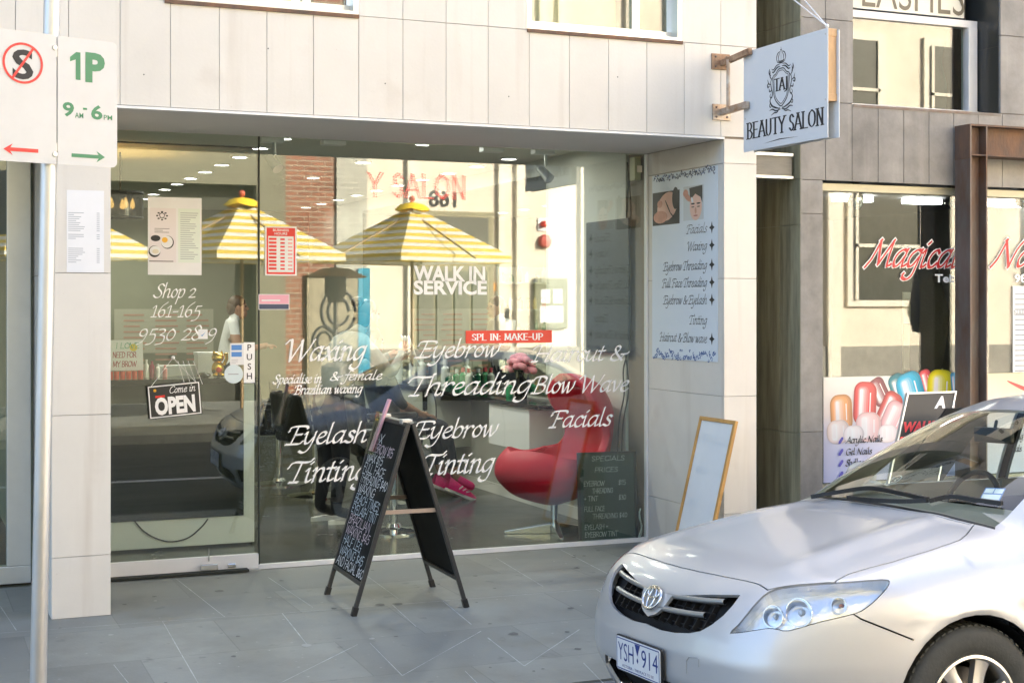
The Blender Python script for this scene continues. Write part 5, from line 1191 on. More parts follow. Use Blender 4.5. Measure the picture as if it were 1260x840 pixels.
def serif(mb, t, cx, y, cap, w, F=FX, n0=.001, pen=.23):
    pen_text(mb, t, F, cx-w/2, y, cap, RC, width=w, shear=0, angle=0, pen=pen, thin=.33, serif=.19, n0=n0, gap=.08)
def crest(F, x0, z0, W_, H_, n0, par):
    mb = MB(); serif(mb, 'BEAUTY SALON', x0+.50*W_, z0+.125*H_, .155*H_, .91*W_, F, n0, .19)
    mb.poly(F, [(x0+.25*W_, z0+.05*H_), (x0+.45*W_, z0+.062*H_), (x0+.68*W_, z0+.058*H_), (x0+.45*W_, z0+.072*H_)], n0)
    serif(mb, 'TAJ', x0+.47*W_, z0+.535*H_, .115*H_, .155*W_, F, n0, .24); mb.build('lettering', M['ink'], par)
    cx, cz = x0+.47*W_, z0+.58*H_; s = H_*.0071; mb = MB(); k = [0]
    def ln(pts, w=.75, cl=False):
        pts = cr([(cx+a*s, cz+b*s) for a, b in pts], 6, cl); pts = pts+[pts[0]] if cl else pts; N = len(pts)
        for i in range(N-1):
            A = Vector(pts[i]); B = Vector(pts[i+1]); d = (B-A)
            if d.length < 1e-6: continue
            d.normalize(); nrm = Vector((-d.y, d.x))
            ta = 1 if cl else .35+.65*sin(pi*min(1, max(0, i/(N-1)))); tb = 1 if cl else .35+.65*sin(pi*min(1, (i+1)/(N-1)))
            ta *= 1.4; tb *= 1.4
            q = [A-nrm*w*s*ta, B-nrm*w*s*tb, B+nrm*w*s*tb, A+nrm*w*s*ta]; k[0] += 1
            mb.add([F.at(p[0], p[1], n0+(k[0] % 9)*.00005) for p in q], [(0, 1, 2, 3)])
    sh = [(0, 23), (7, 22), (13, 17), (18.5, 15), (20, 10), (19, 2), (18, -8), (14, -18), (6, -25), (0, -28), (-6, -25), (-14, -18), (-18, -8), (-19, 2), (-20, 10), (-18.5, 15), (-13, 17), (-7, 22)]
    ln(sh, .55, True); ln([(a*.86, b*.88) for a, b in sh], .35, True)
    for s_ in (-1, 1):
        ln([(s_*2, 26), (s_*10, 25), (s_*18, 20), (s_*22, 21)], .8); ln([(s_*3, 29), (s_*11, 28), (s_*18, 23.5), (s_*23, 25)], .6)
        ln([(s_*20, 14), (s_*25, 8), (s_*24, 0), (s_*21, -8), (s_*23, -14), (s_*27, -12), (s_*25, -8)], .7)
        ln([(s_*22, 10), (s_*27, 16), (s_*26, 23)], .7); ln([(s_*24, 4), (s_*30, 6), (s_*33, 12)], .6)
        ln([(s_*25, 16), (s_*29, 20), (s_*28, 26)], .9); ln([(s_*28, 3), (s_*32, 1), (s_*33, 5), (s_*29, 6)], .9); ln([(s_*23, -4), (s_*28, -5), (s_*29, -1)], .8)
        ln([(s_*22, -12), (s_*27, -18), (s_*22, -25), (s_*12, -29), (s_*2, -31)], .9); ln([(s_*25, -20), (s_*28, -24), (s_*26, -27), (s_*23, -24)], .6)
        ln([(s_*1, -32), (s_*12, -33), (s_*21, -30), (s_*28, -31)], .7); ln([(s_*3, -29), (s_*9, -35), (s_*17, -35.5), (s_*24, -38)], .6)
        ln([(s_*9, 32), (s_*11, 38), (s_*8, 44), (s_*2, 46)], .6); ln([(s_*5, 32), (s_*6, 39), (s_*3, 45)], .5)
    ln([(-9, 32), (0, 30.5), (9, 32)], .7); ln([(-9, 34), (0, 32.5), (9, 34)], .6); ln([(0, 33), (0, 46)], .5); ln([(0, 45), (0, 52)], .6); ln([(-2, 49), (0, 47), (2, 49)], .5)
    mb.build('crest', M['ink'], par)
crest(FX, x0, z0, W_, H_, .0008, p1)
FXb = Frame((XS+.064, 0, 0), (0, 1, 0)); crest(FXb, -x1-.02, z0, W_, H_-.01, .0008, p3)
mb = MB()
for a, b in ((x0+.02, z1-.03), (x1-.02, z1-.03), (x0+.02, z0+.2), (x1-.02, z0+.21)): mb.lathe([(.006, 0), (.005, .002), (0, .0022)], FX.at(a, b, .0), 10, FX.n)
mb.build('screw', M['galv'], hs)
# bracket
br = thing('sign_bracket', 'rusty steel bracket bolted to the white wall holding the hanging sign', 'bracket', (XS, YO, 2.8))
rustm = pmat('bracket_rust', (.36, .24, .15), .8, var=.6, vscale=14, vcol=(.17, .08, .04), bump=.3); galr = pmat('bracket_galv', (.46, .44, .40), .5, .5, var=.4, vscale=12, vcol=(.35, .20, .10))
mb = MB(); a = onY(875, 66, YO); b = onY(897, 87, YO); mb.box(a.x, b.x, YO-.012, YO, b.z, a.z); mb.bar((XS-.02, YO-.01, (a.z+b.z)/2-.01), (XS-.02, YO-.33, (a.z+b.z)/2+.015), .028, .036); mb.build('plate', rustm, br, bevel=.002)
mb = MB(); a2 = onY(876, 128, YO); b2 = onY(898, 149, YO); mb.box(a2.x, b2.x, YO-.012, YO, b2.z, a2.z); mb.bar((XS-.02, YO-.01, (a2.z+b2.z)/2), (XS-.02, YO-.30, (a2.z+b2.z)/2+.01), .03, .04); mb.build('plate', galr, br, bevel=.002)
mb = MB(); q = onY(897, 100, YO-.08); mb.cyl((XS-.03, YO-.10, (a2.z+b2.z)/2), (XS-.03, YO-.10, (a.z+b.z)/2), .012); mb.build('rod', galr, br, smooth=40)
mb = MB()
for (aa, bb) in ((a, b), (a2, b2)):
    for u in (.2, .8):
        for v in (.2, .8): mb.lathe([(.007, 0), (.006, .006), (0, .007)], (aa.x+(bb.x-aa.x)*u, YO-.012, bb.z+(aa.z-bb.z)*v), 8, (0, -1, 0))
mb.build('bolt', M['steel_grey'], br)
mb = MB(); tip = FX.at(x1-.05, z1+.02, -.03)
for px in (945, 968): 
    w_e = onY(px, -25, YO); mb.tube([tip, Vector((w_e.x, YO, w_e.z))], .004, 6)
mb.tube([tip, FX.at(x1-.05, z1-.03, -.03)], .006, 6); mb.ball(tip, .012, 6)
props(mb.build('guy_wire', M['white'], smooth=50), 'pair of thin white stay wires from the wall to the top of the hanging sign', 'wire')

# ------------------------------------------------------------------ services poster on the return wall
FP = Frame((XR-.004, 0, 0), (0, -1, 0))
def onp(px, py): return FP.inv(onX(px, py, XR-.004))
a = onp(802.5, 440); b = onp(883, 440); t = onp(803, 217)
px0, px1, pz0, pz1 = a[0], b[0], a[1], t[1]
svc = thing('services_poster', 'tall white poster listing salon services on the wall beside the shop window', 'poster', FP.at(px0, pz0))
pw, ph_ = px1-px0, pz1-pz0
mb = MB(); mb.obox(FP, px0, px1, pz0, pz1, -.003, 0); sh_ = mb.build('sheet', pmat('poster_blue', (.66, .72, .78), .45), svc)
mb = MB()
for t, v, w in (('Facials', .665, .30), ('Waxing', .575, .29), ('Eyebrow Threading', .475, .66), ('Full Face Threading', .385, .68), ('Eyebrow & Eyelash', .295, .66), ('Tinting', .19, .26), ('Haircut & Blow wave', .095, .72)):
    pen_text(mb, t, FP, px0+.845*pw, pz0+v*ph_, .030*ph_, IT, width=w*pw, pen=.17, thin=.5, shear=.22, n0=.001, align='r')
    if t != 'Tinting':
        c = (px0+.92*pw, pz0+(v+.022)*ph_); r = .030*pw
        P = [(c[0]+rr_*cos(i*pi/4), c[1]+1.2*rr_*sin(i*pi/4)) for i, rr_ in enumerate((r*1.3, r*.55)*4)]
        mb.poly(FP, P, .001)
mb.build('lettering', M['ink'], sh_)
# two printed pictures
sk = pmat('print_skin', (.62, .33, .24), .6, var=.2, vscale=20); skl = pmat('print_skin_light', (.76, .50, .40), .6); dkp = pmat('print_dark', (.025, .018, .016), .5); grey_p = pmat('print_grey', (.55, .58, .60), .5)
mb = MB(); zt, zb_ = pz0+.905*ph_, pz0+.735*ph_
L0, L1, R0, R1 = px0+.01*pw, px0+.44*pw, px0+.50*pw, px0+.80*pw
mb.obox(FP, L0, L1, zb_-.012, zt, .0005, .001, 0); mb.obox(FP, R0, R1, zb_, zt+.012, .0005, .001, 1)
def el(cx, cz, rx, rz, n0, m, rot=0.):
    mb.poly(FP, [(cx+rx*cos(t*pi/10)*cos(rot)-rz*sin(t*pi/10)*sin(rot), cz+rx*cos(t*pi/10)*sin(rot)+rz*sin(t*pi/10)*cos(rot)) for t in range(20)], n0, m=m)
w1 = L1-L0; h1 = zt-zb_
el(L0+.55*w1, zb_+.52*h1, .38*w1, .44*h1, .0014, 3, .25); el(L0+.30*w1, zb_+.20*h1, .26*w1, .20*h1, .0017, 2); el(L0+.28*w1, zb_+.62*h1, .10*w1, .12*h1, .0018, 2)
el(L0+.58*w1, zb_+.50*h1, .17*w1, .028*h1, .0021, 0, -.9); el(L0+.74*w1, zb_+.22*h1, .11*w1, .022*h1, .0022, 0, -.6); el(L0+.86*w1, zb_+.75*h1, .12*w1, .35*h1, .0024, 0)
mb.poly(FP, [(L1-.005, zb_-.012), (L1-.005, zt), (L1-.10*w1, zt), (L1-.02*w1, zb_+.3*h1)], .0025, m=0)
w2 = R1-R0
el(R0+.62*w2, zb_+.40*h1, .30*w2, .42*h1, .0014, 3); mb.poly(FP, [(R0+.35*w2, zb_+.62*h1), (R0+.3*w2, zt), (R0+.95*w2, zt+.008), (R0+.95*w2, zb_+.5*h1), (R0+.86*w2, zb_+.68*h1), (R0+.6*w2, zb_+.80*h1)], .0017, m=0)
for u in (.48, .76): el(R0+u*w2, zb_+.50*h1, .10*w2, .025*h1, .002, 0); el(R0+u*w2, zb_+.40*h1, .08*w2, .016*h1, .002, 0)
el(R0+.62*w2, zb_+.28*h1, .05*w2, .10*h1, .002, 2); el(R0+.62*w2, zb_+.13*h1, .11*w2, .022*h1, .0021, 4)
el(R0+.22*w2, zb_+.72*h1, .20*w2, .10*h1, .0023, 2, -.5); el(R0+.12*w2, zb_+.85*h1, .13*w2, .12*h1, .0022, 2); el(R0+.45*w2, zb_+.62*h1, .05*w2, .10*h1, .0025, 5, .6)
mb.build('printed_picture', [dkp, grey_p, sk, skl, pmat('print_lip', (.45, .15, .13), .5), M['paper']], sh_)
mb = MB(); rnd = random.Random(3)
for z_, k_ in ((pz1-.012, 0), (pz0+.035, 1)):
    for i in range(62):
        x = px0+pw*(.04+.92*i/61)+rnd.uniform(-.01, .01); z = z_+rnd.uniform(-.028, .006) if k_ == 0 else z_+rnd.uniform(-.03, .025)
        r0 = rnd.uniform(.006, .018); a0 = rnd.uniform(0, 6.3); P = [(x+r0*(1-.09*q)*cos(a0+q*.7), z+r0*(1-.09*q)*sin(a0+q*.7)) for q in range(8)]
        for A, B in zip(P[:-1], P[1:]):
            d = (Vector(B)-Vector(A)).normalized()*.0042; nv = Vector((-d.y, d.x))*rnd.uniform(.5, 1.2)
            mb.poly(FP, [tuple(Vector(A)-nv), tuple(Vector(B)-nv*.8), tuple(Vector(B)+nv*.8), tuple(Vector(A)+nv)], .0007+.00004*(i % 9), m=0 if (k_ == 0 and rnd.random() < .8) else 1)
mb.build('scroll_border', [pmat('navy', (.03, .035, .07), .5), pmat('border_blue', (.05, .12, .36), .5)], sh_)

# menu sheet on the left pilaster
a = onY(82, 335, YO); b = onY(128, 235, YO); FM = Frame((0, YO, 0), (1, 0, 0))
mn = thing('menu_sheet', 'white printed menu sheet taped on the left white pilaster', 'notice', a)
mb = MB(); mb.obox(FM, a.x, b.x, a.z, b.z, .0005, .002); s_ = mb.build('sheet', M['paper'], mn)
mb = MB(); w = b.x-a.x; h = b.z-a.z
for i in range(26):
    v = .72-.024*i
    if i in (10, 14, 15, 16, 17): continue
    mb.obox(FM, a.x+.04*w, a.x+(.04+rnd.uniform(.15, .45))*w, a.z+v*h, a.z+(v+.008)*h, .0022, .0024); mb.obox(FM, a.x+.80*w, a.x+.88*w, a.z+v*h, a.z+(v+.008)*h, .0022, .0024)
mb.build('printed_lines', M['ink_grey'], s_)

# ------------------------------------------------------------------ whiteboard leaning on the wall corner
Ya, Yb = 7.55, 7.975
wb = thing('whiteboard', 'narrow whiteboard in a timber frame leaning against the white corner wall', 'whiteboard', (4.45, 7.8, .004))
up = Vector((4.672-4.45, 0, .90)); FW = Frame((4.45, Yb, .004), (0, -1, 0), up); L = up.length; w = Yb-Ya
tim = pmat('timber', (.55, .30, .09), .5, var=.3, vscale=14, stretch=(1, 1, .2))
mb = MB(); mb.obox(FW, .012, w-.012, .012, L-.012, -.012, -.004); mb.build('board', pmat('wb', (.72, .75, .78), .25, var=.04, vscale=5), wb)
mb = MB(); mb.obox(FW, 0, .024, 0, L, -.018, .004); mb.obox(FW, w-.024, w, 0, L, -.018, .004); mb.obox(FW, .024, w-.024, 0, .024, -.018, .004); mb.obox(FW, .024, w-.024, L-.024, L, -.018, .004); mb.build('frame', tim, wb, bevel=.002)
mb = MB()
for i, (t, ww) in enumerate((('SPECIALS', .22), ('BROW', .14), ('WAX', .1))): pen_text(mb, t, FW, .08, L-.16-.2*i, .05, RC, width=ww, pen=.07, thin=.9, shear=.15, n0=-.0035, jit=.03)
mb.build('faded_writing', pmat('faded', (.60, .66, .72), .6), wb)

# ------------------------------------------------------------------ chalk sandwich board
cen = (2.50, 7.52); hw = .30; zt = .985
ab = thing('sandwich_board', 'black chalk sandwich board covered in handwritten prices on the pavement', 'sandwich board', (cen[0], cen[1], 0), radians(-2))
chb = pmat('chalkboard_black', (.014, .015, .014), .7, var=.5, vscale=6, spec=.15); frm = pmat('board_frame', (.05, .05, .05), .4, .4)
chks = [pmat('chalk_white', (.74, .75, .74), .9), pmat('chalk_blue', (.56, .64, .68), .9), pmat('chalk_pink', (.66, .54, .57), .9)]
for s in (-1, 1):
    foot_ = Vector((s*.315, 0, 0)); top = Vector((s*.018, 0, zt)); upv = top-foot_
    F = Frame(foot_+Vector((0, s*-hw*-1 if False else 0, 0)), (0, s*1, 0), upv); L = upv.length      # face looks outwards
    assert F.n.x*s > 0
    mb = MB(); mb.obox(F, -hw+.015, hw-.015, .17, L-.01, -.006, 0); pn = mb.build('panel', chb, ab, local=True)
    mb = MB(); mb.obox(F, -hw, -hw+.022, 0.02, L, -.018, .004); mb.obox(F, hw-.022, hw, 0.02, L, -.018, .004); mb.obox(F, -hw+.022, hw-.022, L-.022, L, -.018, .004); mb.obox(F, -hw+.022, hw-.022, .15, .172, -.018, .004)
    mb.build('frame', frm, ab, local=True, bevel=.003)
    for q in (-1, 1):
        mb = MB(); mb.obox(F, q*(hw-.011)-.014, q*(hw-.011)+.014, -.005, .045, -.022, .008); mb.build('foot', M['black'], ab, local=True, bevel=.003)
    if s < 0:
        mb = MB(); ys = L-.10
        for i, (t, w, m_) in enumerate((('WAX', .2, 0), ('EYEBROW $15', .44, 2), ('WAX $15', .3, 0), ('FULL FACE', .40, 0), ('THREADING $40', .50, 0), ('WAXING', .32, 0), ('BEACH TIMES', .46, 1), ('EYELASH TINT', .48, 1), ('BRAZILIAN', .42, 2), ('WAXING $45', .46, 2), ('HALF LEG', .36, 1), ('WAXING $45', .46, 1), ('AND FACIAL $60', .52, 0))):
            pen_text(mb, t, F, -hw+.03+rnd.uniform(0, .02), ys-.0585*i-.042, .048, RC, width=w*1.04, pen=.115, thin=.9, shear=.12, n0=.0008, jit=.05, m=m_)
        mb.build('chalk_lettering', chks, pn, local=True)
        pn['label'] = 'chalk price list panel'; 
        bm_frame = F; bm_L = L
mb = MB(); mb.bar((-.155, -hw+.02, .52), (.155, -hw+.02, .52), .004, .022); mb.bar((-.155, hw-.02, .52), (.155, hw-.02, .52), .004, .022); mb.build('stay', pmat('stay', (.42, .33, .27), .5, .5), ab, local=True)
mb = MB()
for y in (-.2, .2): mb.box(-.028, .028, y-.03, y+.03, zt-.012, zt+.012)
mb.build('hinge', M['galv'], ab, local=True, bevel=.003)
Fh = bm_frame; Mx = root_matrix(ab)
def abw(p): return Mx @ Vector(p)
lf = thing('leaflet_holder', 'clear plastic holder with pink leaflets clipped on the chalk sandwich board', 'leaflet holder', abw(Fh.at(-.2, bm_L-.15)))
mb = MB(); v = []; 
for x0_, x1_, y0_, y1_, n0_, n1_, m_ in ((-.235, -.105, bm_L-.22, bm_L-.01, .006, .008, 0), (-.235, -.105, bm_L-.22, bm_L+.02, .026, .028, 0)):
    mb.v += [tuple(abw(Fh.at(x, y, n))) for x in (x0_, x1_) for y in (y0_, y1_) for n in (n0_, n1_)]; b0 = len(mb.v)-8
    for f in [(0, 1, 3, 2), (4, 6, 7, 5), (0, 4, 5, 1), (2, 3, 7, 6), (0, 2, 6, 4), (1, 5, 7, 3)]: mb.f.append(tuple(b0+i for i in f)); mb.m.append(0)
mb.build('holder', gmat('acrylic', .06), lf)
lfm = pmat('leaflet_pink', (.80, .45, .52), .6)
mb = MB()
b0 = 0; mb.v += [tuple(abw(Fh.at(x+.25*(y-bm_L+.2), y, n))) for x in (-.19, -.145) for y in (bm_L-.20, bm_L+.10) for n in (.010, .022)]
for f in [(0, 1, 3, 2), (4, 6, 7, 5), (0, 4, 5, 1), (2, 3, 7, 6), (0, 2, 6, 4), (1, 5, 7, 3)]: mb.f.append(f); mb.m.append(0)
mb.build('leaflet', lfm, lf)

# ------------------------------------------------------------------ things fixed on the panes
FGi = Frame((0, YG+.012, 0), (1, 0, 0)); FGo = Frame((0, YG-.003, 0), (1, 0, 0))
def ong(px, py): return FGo.inv(onY(px, py, YG-.003))
def card(name, lab, cat, p0, p1, mats, draw=None, t=.0015):
    """a flat sheet stuck on the outside of the pane; p0 lower left, p1 upper right in the picture"""
    a = ong(*p0); b = ong(*p1); th = thing(name, lab, cat, FGo.at(*a))
    mb = MB(); mb.obox(FGo, a[0], b[0], a[1], b[1], -.0005, t); s = mb.build('sheet', mats[0], th)
    if draw:
        mb = MB(); draw(mb, a[0], a[1], b[0]-a[0], b[1]-a[1]); mb.build('print', mats, s)
    return th
def lines(mb, x, y, w, h, n, m, l0=.2, l1=.9, th=.25, n0=.0018):
    for i in range(n):
        yy = y+h*(1-(i+.8)/n); mb.obox(FGo, x, x+w*rnd.uniform(l0, l1), yy, yy+h/n*th, n0, n0+.0002, m)
pal_g = pmat('pale_green', (.70, .77, .70), .6); cream_p = pmat('cream_print', (.72, .66, .52), .6); pinkp = pmat('pale_pink', (.75, .70, .72), .6); gold_p = pmat('yolk', (.85, .45, .03), .5)
def d_menu(mb, x, y, w, h):
    mb.obox(FGo, x+.03*w, x+.52*w, y+.16*h, y+.86*h, .0016, .0018, 3); mb.obox(FGo, x+.56*w, x+.97*w, y+.16*h, y+.86*h, .0016, .0018, 2)
    lines(mb, x+.60*w, y+.2*h, .34*w, .62*h, 22, 4, .4, 1., .3)
    for i in range(8): a = i*pi/4; mb.obox(FGo, x+(.26+.09*cos(a))*w-.006, x+(.26+.09*cos(a))*w+.006, y+(.76+.05*sin(a))*h-.004, y+(.76+.05*sin(a))*h+.004, .002, .0022, 1)
    mb.poly(FGo, [(x+w*(.26+.06*cos(2*pi*i/5+pi/2)), y+h*(.765+.042*sin(2*pi*i/5+pi/2))) for i in range(5)], .0021, m=1); mb.poly(FGo, [(x+w*(.26+.045*cos(2*pi*i/5+pi/2)), y+h*(.765+.03*sin(2*pi*i/5+pi/2))) for i in range(5)], .0024, m=3)
    lines(mb, x+.12*w, y+.54*h, .3*w, .07*h, 3, 1, .5, 1.)
    def e(cx, cy, rx, ry, m, n0): mb.poly(FGo, [(x+w*(cx+rx*cos(t*pi/10)), y+h*(cy+ry*sin(t*pi/10))) for t in range(20)], n0, m=m)
    e(.14, .47, .09, .04, 1, .0021); e(.36, .42, .12, .085, 1, .0021); e(.35, .425, .11, .078, 0, .0023); e(.31, .45, .055, .035, 6, .0025)
    e(.12, .30, .11, .075, 1, .0021); e(.13, .31, .10, .06, 0, .0023); e(.14, .30, .06, .03, 5, .0025)
    mb.obox(FGo, x+.02*w, x+.47*w, y+.17*h, y+.18*h, .002, .0022, 1)
card('cafe_menu_poster', 'pale cafe menu poster taped high on the glass door', 'poster', (182, 338), (248, 244), [M['paper'], M['ink'], pal_g, pinkp, M['ink_grey'], cream_p, gold_p], d_menu)
def d_price(mb, x, y, w, h):
    mb.obox(FGo, x+.05*w, x+.95*w, y+.03*h, y+.97*h, .0016, .0018, 1); mb.obox(FGo, x+.1*w, x+.9*w, y+.07*h, y+.80*h, .002, .0022, 0)
    sans_text(mb, 'BUSINESS', FGo, x+.5*w, y+.90*h, .045*h, width=.5*w, n0=.0022, align='c', bold=.02, m=0); sans_text(mb, 'HOURS', FGo, x+.5*w, y+.83*h, .045*h, width=.4*w, n0=.0022, align='c', bold=.02, m=0)
    for i in range(9): mb.obox(FGo, x+.12*w, x+.36*w, y+(.72-.075*i)*h, y+(.765-.075*i)*h, .0025, .0027, 1); mb.obox(FGo, x+.48*w, x+.62*w, y+(.72-.075*i)*h, y+(.755-.075*i)*h, .0025, .0027, 1); mb.obox(FGo, x+.72*w, x+.86*w, y+(.72-.075*i)*h, y+(.75-.075*i)*h, .0025, .0027, 2)
card('price_sticker', 'red and white opening hours sticker beside the door seam', 'sticker', (326, 339), (365, 279), [M['paper'], M['red_ink'], pmat('pinkish', (.75, .30, .30), .5)], d_price)
def d_pink(mb, x, y, w, h):
    mb.obox(FGo, x+.02*w, x+.98*w, y+.38*h, y+.96*h, .0016, .0018, 1); mb.obox(FGo, x+.02*w, x+.98*w, y+.04*h, y+.36*h, .0016, .0018, 2); mb.obox(FGo, x+.1*w, x+.7*w, y+.55*h, y+.65*h, .002, .0022, 0)
card('notice_sticker', 'small pink and navy sticker below the opening hours', 'sticker', (318, 381), (356, 362), [M['paper'], pmat('pink_st', (.78, .38, .48), .5), pmat('navy_st', (.04, .06, .12), .5)], d_pink)
def d_card(mb, x, y, w, h):
    mb.obox(FGo, x+.1*w, x+.85*w, y+.68*h, y+.92*h, .0016, .0018, 1); mb.obox(FGo, x+.1*w, x+.85*w, y+.38*h, y+.60*h, .0016, .0018, 1); lines(mb, x+.1*w, y+.05*h, .75*w, .25*h, 3, 2)
card('payment_sticker', 'white and blue payment card sticker left of the PUSH plate', 'sticker', (283, 449), (300, 422), [M['paper'], pmat('card_blue', (.08, .25, .62), .4), M['ink_grey']], d_card)
a = ong(287.5, 460); th = thing('round_sticker', 'round white sticker at the bottom left of the PUSH plate', 'sticker', FGo.at(*a)); mb = MB()
r = ong(299, 460)[0]-a[0]; mb.poly(FGo, [(a[0]+r*cos(t*pi/14), a[1]+r*sin(t*pi/14)) for t in range(28)], .001, .003); d_ = mb.build('disc', pmat('pale_disc', (.62, .72, .76), .4), th); mb = MB(); lines(mb, a[0]-r*.6, a[1]-r*.1, 1.2*r, r*.2, 1, 0, .8, 1, .5, .0032); mb.build('print', M['ink_grey'], d_)
card('paper_square', 'small white paper square between the digits of the phone number', 'sticker', (244, 417), (255.5, 405), [M['paper'], pmat('blue_tick', (.1, .3, .6), .5)], lambda mb, x, y, w, h: mb.poly(FGo, [(x+.25*w, y+.4*h), (x+.4*w, y+.25*h), (x+.8*w, y+.75*h), (x+.42*w, y+.42*h)], .0018, m=1))
def d_spl(mb, x, y, w, h):
    pen_text(mb, 'SPL IN: MAKE-UP', FGo, x+.07*w, y+.24*h, .5*h, RC, width=.82*w, shear=0, angle=0, pen=.24, thin=.4, serif=.19, n0=.0018, gap=.08, m=1)
card('makeup_banner', 'red banner sticker advertising make-up above the window lettering', 'sticker', (573, 422.5), (679, 406), [pmat('banner_red', (.72, .035, .015), .4), M['vinyl']], d_spl)
card('wall_reflect_tag', 'small pale tag at the top right of the shop window', 'sticker', (784, 212), (790, 204), [cream_p])
# OPEN sign on a string
os_ = thing('open_sign', 'small black OPEN sign hanging askew on a string on the glass door', 'sign', onY(216, 490, YG-.03))
o1 = onY(184, 516, YG-.03); o2 = onY(249, 509, YG-.03); o3 = onY(182.5, 474.5, YG-.03)
FO2 = Frame(o1, o2-o1, (0, 0, 1)); FO2.u = FO2.n.cross(FO2.r)
wd = (o2-o1).length; hd = (o3-o1).length
mb = MB(); mb.obox(FO2, 0, wd, 0, hd, -.004, 0); bd = mb.build('board', pmat('open_black', (.02, .022, .02), .5), os_)
mb = MB(); e = .006
for q in ((0.005, wd-.005, .005, .005+e), (.005, wd-.005, hd-.005-e, hd-.005), (.005, .005+e, .011, hd-.011), (wd-.005-e, wd-.005, .011, hd-.011)): mb.obox(FO2, *q, .0005, .001)
sans_text(mb, 'OPEN', FO2, wd*.5, hd*.13, hd*.46, width=wd*.76, bold=.05, n0=.0012, align='c')
pen_text(mb, 'Come in', FO2, wd*.40, hd*.72, hd*.13, IT, width=wd*.5, pen=.16, thin=.9, n0=.0012)
mb.build('lettering', M['vinyl'], bd)
mb = MB(); mb.obox(FO2, wd*.14, wd*.32, hd*.62, hd*.68, .001, .0014, 0); mb.ball(FO2.at(wd*.14, hd*.84, 0), .009, 6, m=1); mb.build('coloured_mark', [M['red_ink'], gold_p], bd)
mb = MB(); k = onY(213, 440, YG-.025); mb.tube([FO2.at(.02, hd-.01), k], .0015, 5); mb.tube([FO2.at(wd-.02, hd-.01), k], .0015, 5); mb.ball(k, .012, 6); mb.build('string', M['white'], os_)
mb = MB()
for i in range(4): mb.tube([k+Vector((.03+.03*i, .01, -.02)), k+Vector((.07+.035*i, .01, -.16))], .0015, 5)
props(mb.build('blind_string', M['white']), 'thin white strings hanging on the glass door beside the OPEN sign', 'string')

# ------------------------------------------------------------------ nail shop posters, board and shelf
FNi = Frame((0, YN-.004, 0), (1, 0, 0))
def onn(px, py): return FNi.inv(onY(px, py, YN-.004))
def grad(name, cols):
    m = pmat(name, (.7, .7, .7), .35); nt = m.node_tree; b = nt.nodes['Principled BSDF']
    tc = nn(nt, 'ShaderNodeTexCoord'); sx = nn(nt, 'ShaderNodeSeparateXYZ'); nt.links.new(tc.outputs['Generated'], sx.inputs[0])
    n = nn(nt, 'ShaderNodeTexNoise'); n.inputs['Scale'].default_value = 2.2; nt.links.new(tc.outputs['Object'], n.inputs[0])
    ad = nn(nt, 'ShaderNodeMath', operation='MULTIPLY_ADD'); ad.inputs[1].default_value = .5; nt.links.new(n.outputs[0], ad.inputs[0]); nt.links.new(sx.outputs[2], ad.inputs[2])
    sb_ = nn(nt, 'ShaderNodeMath', operation='SUBTRACT'); sb_.inputs[1].default_value = .25; nt.links.new(ad.outputs[0], sb_.inputs[0])
    cr_ = nn(nt, 'ShaderNodeValToRGB'); e = cr_.color_ramp.elements
    for i, (p, c) in enumerate(cols):
        q = e[i] if i < 2 else e.new(p); q.position = p; q.color = (*c, 1)
    nt.links.new(sb_.outputs[0], cr_.inputs[0]); nt.links.new(cr_.outputs[0], b.inputs['Base Color']); return m
pg = grad('poster_gradient', [(.0, (.52, .56, .82)), (.45, (.66, .66, .82)), (.65, (.80, .72, .72)), (1., (.74, .76, .72))])
pg2 = grad('poster_gradient_warm', [(.0, (.60, .66, .82)), (.6, (.78, .70, .74)), (1., (.80, .72, .45))])
def nprint(col, n): return pmat('nail_print_'+n, col, .3)
NP = [nprint((.85, .42, .20), 'orange'), nprint((.80, .10, .10), 'red'), nprint((.85, .45, .48), 'pink'), nprint((.02, .42, .68), 'blue'), nprint((.85, .72, .02), 'yellow'), nprint((.80, .64, .60), 'nude'), nprint((.9, .86, .86), 'shine'), nprint((.05, .20, .24), 'teal'), nprint((.13, .12, .55), 'violet'), M['ink'], nprint((.90, .62, .50), 'peach')]
a = onn(1013.2, 690); b = onn(1176, 460.3)
nposter = thing('nail_poster', 'colourful nail polish poster filling the lower window beside the stone pillar', 'poster', FNi.at(a[0], .46))
mb = MB(); mb.obox(FNi, a[0], b[0], .46, b[1], -.001, .001); sh2 = mb.build('sheet', pg, nposter)
mb = MB(); kk = [0]
def bottle(px, py, w, h, rot, m, shine=True):
    """a printed cap: rounded block seen in the poster"""
    c = onn(px, py); s = onn(px+1, py)[0]-c[0]; W2, H2 = w*s/2, h*s/2; kk[0] += 1
    P = [(x*cos(rot)-y*sin(rot)+c[0], x*sin(rot)+y*cos(rot)+c[1]) for x, y in rr(-W2, W2, -H2, H2, W2*.75)]
    P = [p for p in P if True]
    mb.poly(FNi, P, .0012+.00012*kk[0], m=m)
    if shine:
        P = [(x*cos(rot)-y*sin(rot)+c[0], x*sin(rot)+y*cos(rot)+c[1]) for x, y in rr(-W2*.55, -W2*.2, -H2*.7, H2*.8, W2*.15)]; kk[0] += 1; mb.poly(FNi, P, .0012+.00012*kk[0], m=6)
NP2 = list(NP)
def shade(c, k): return tuple(min(.92, x*k if k <= 1 else x+(1-x)*(k-1)) for x in c)
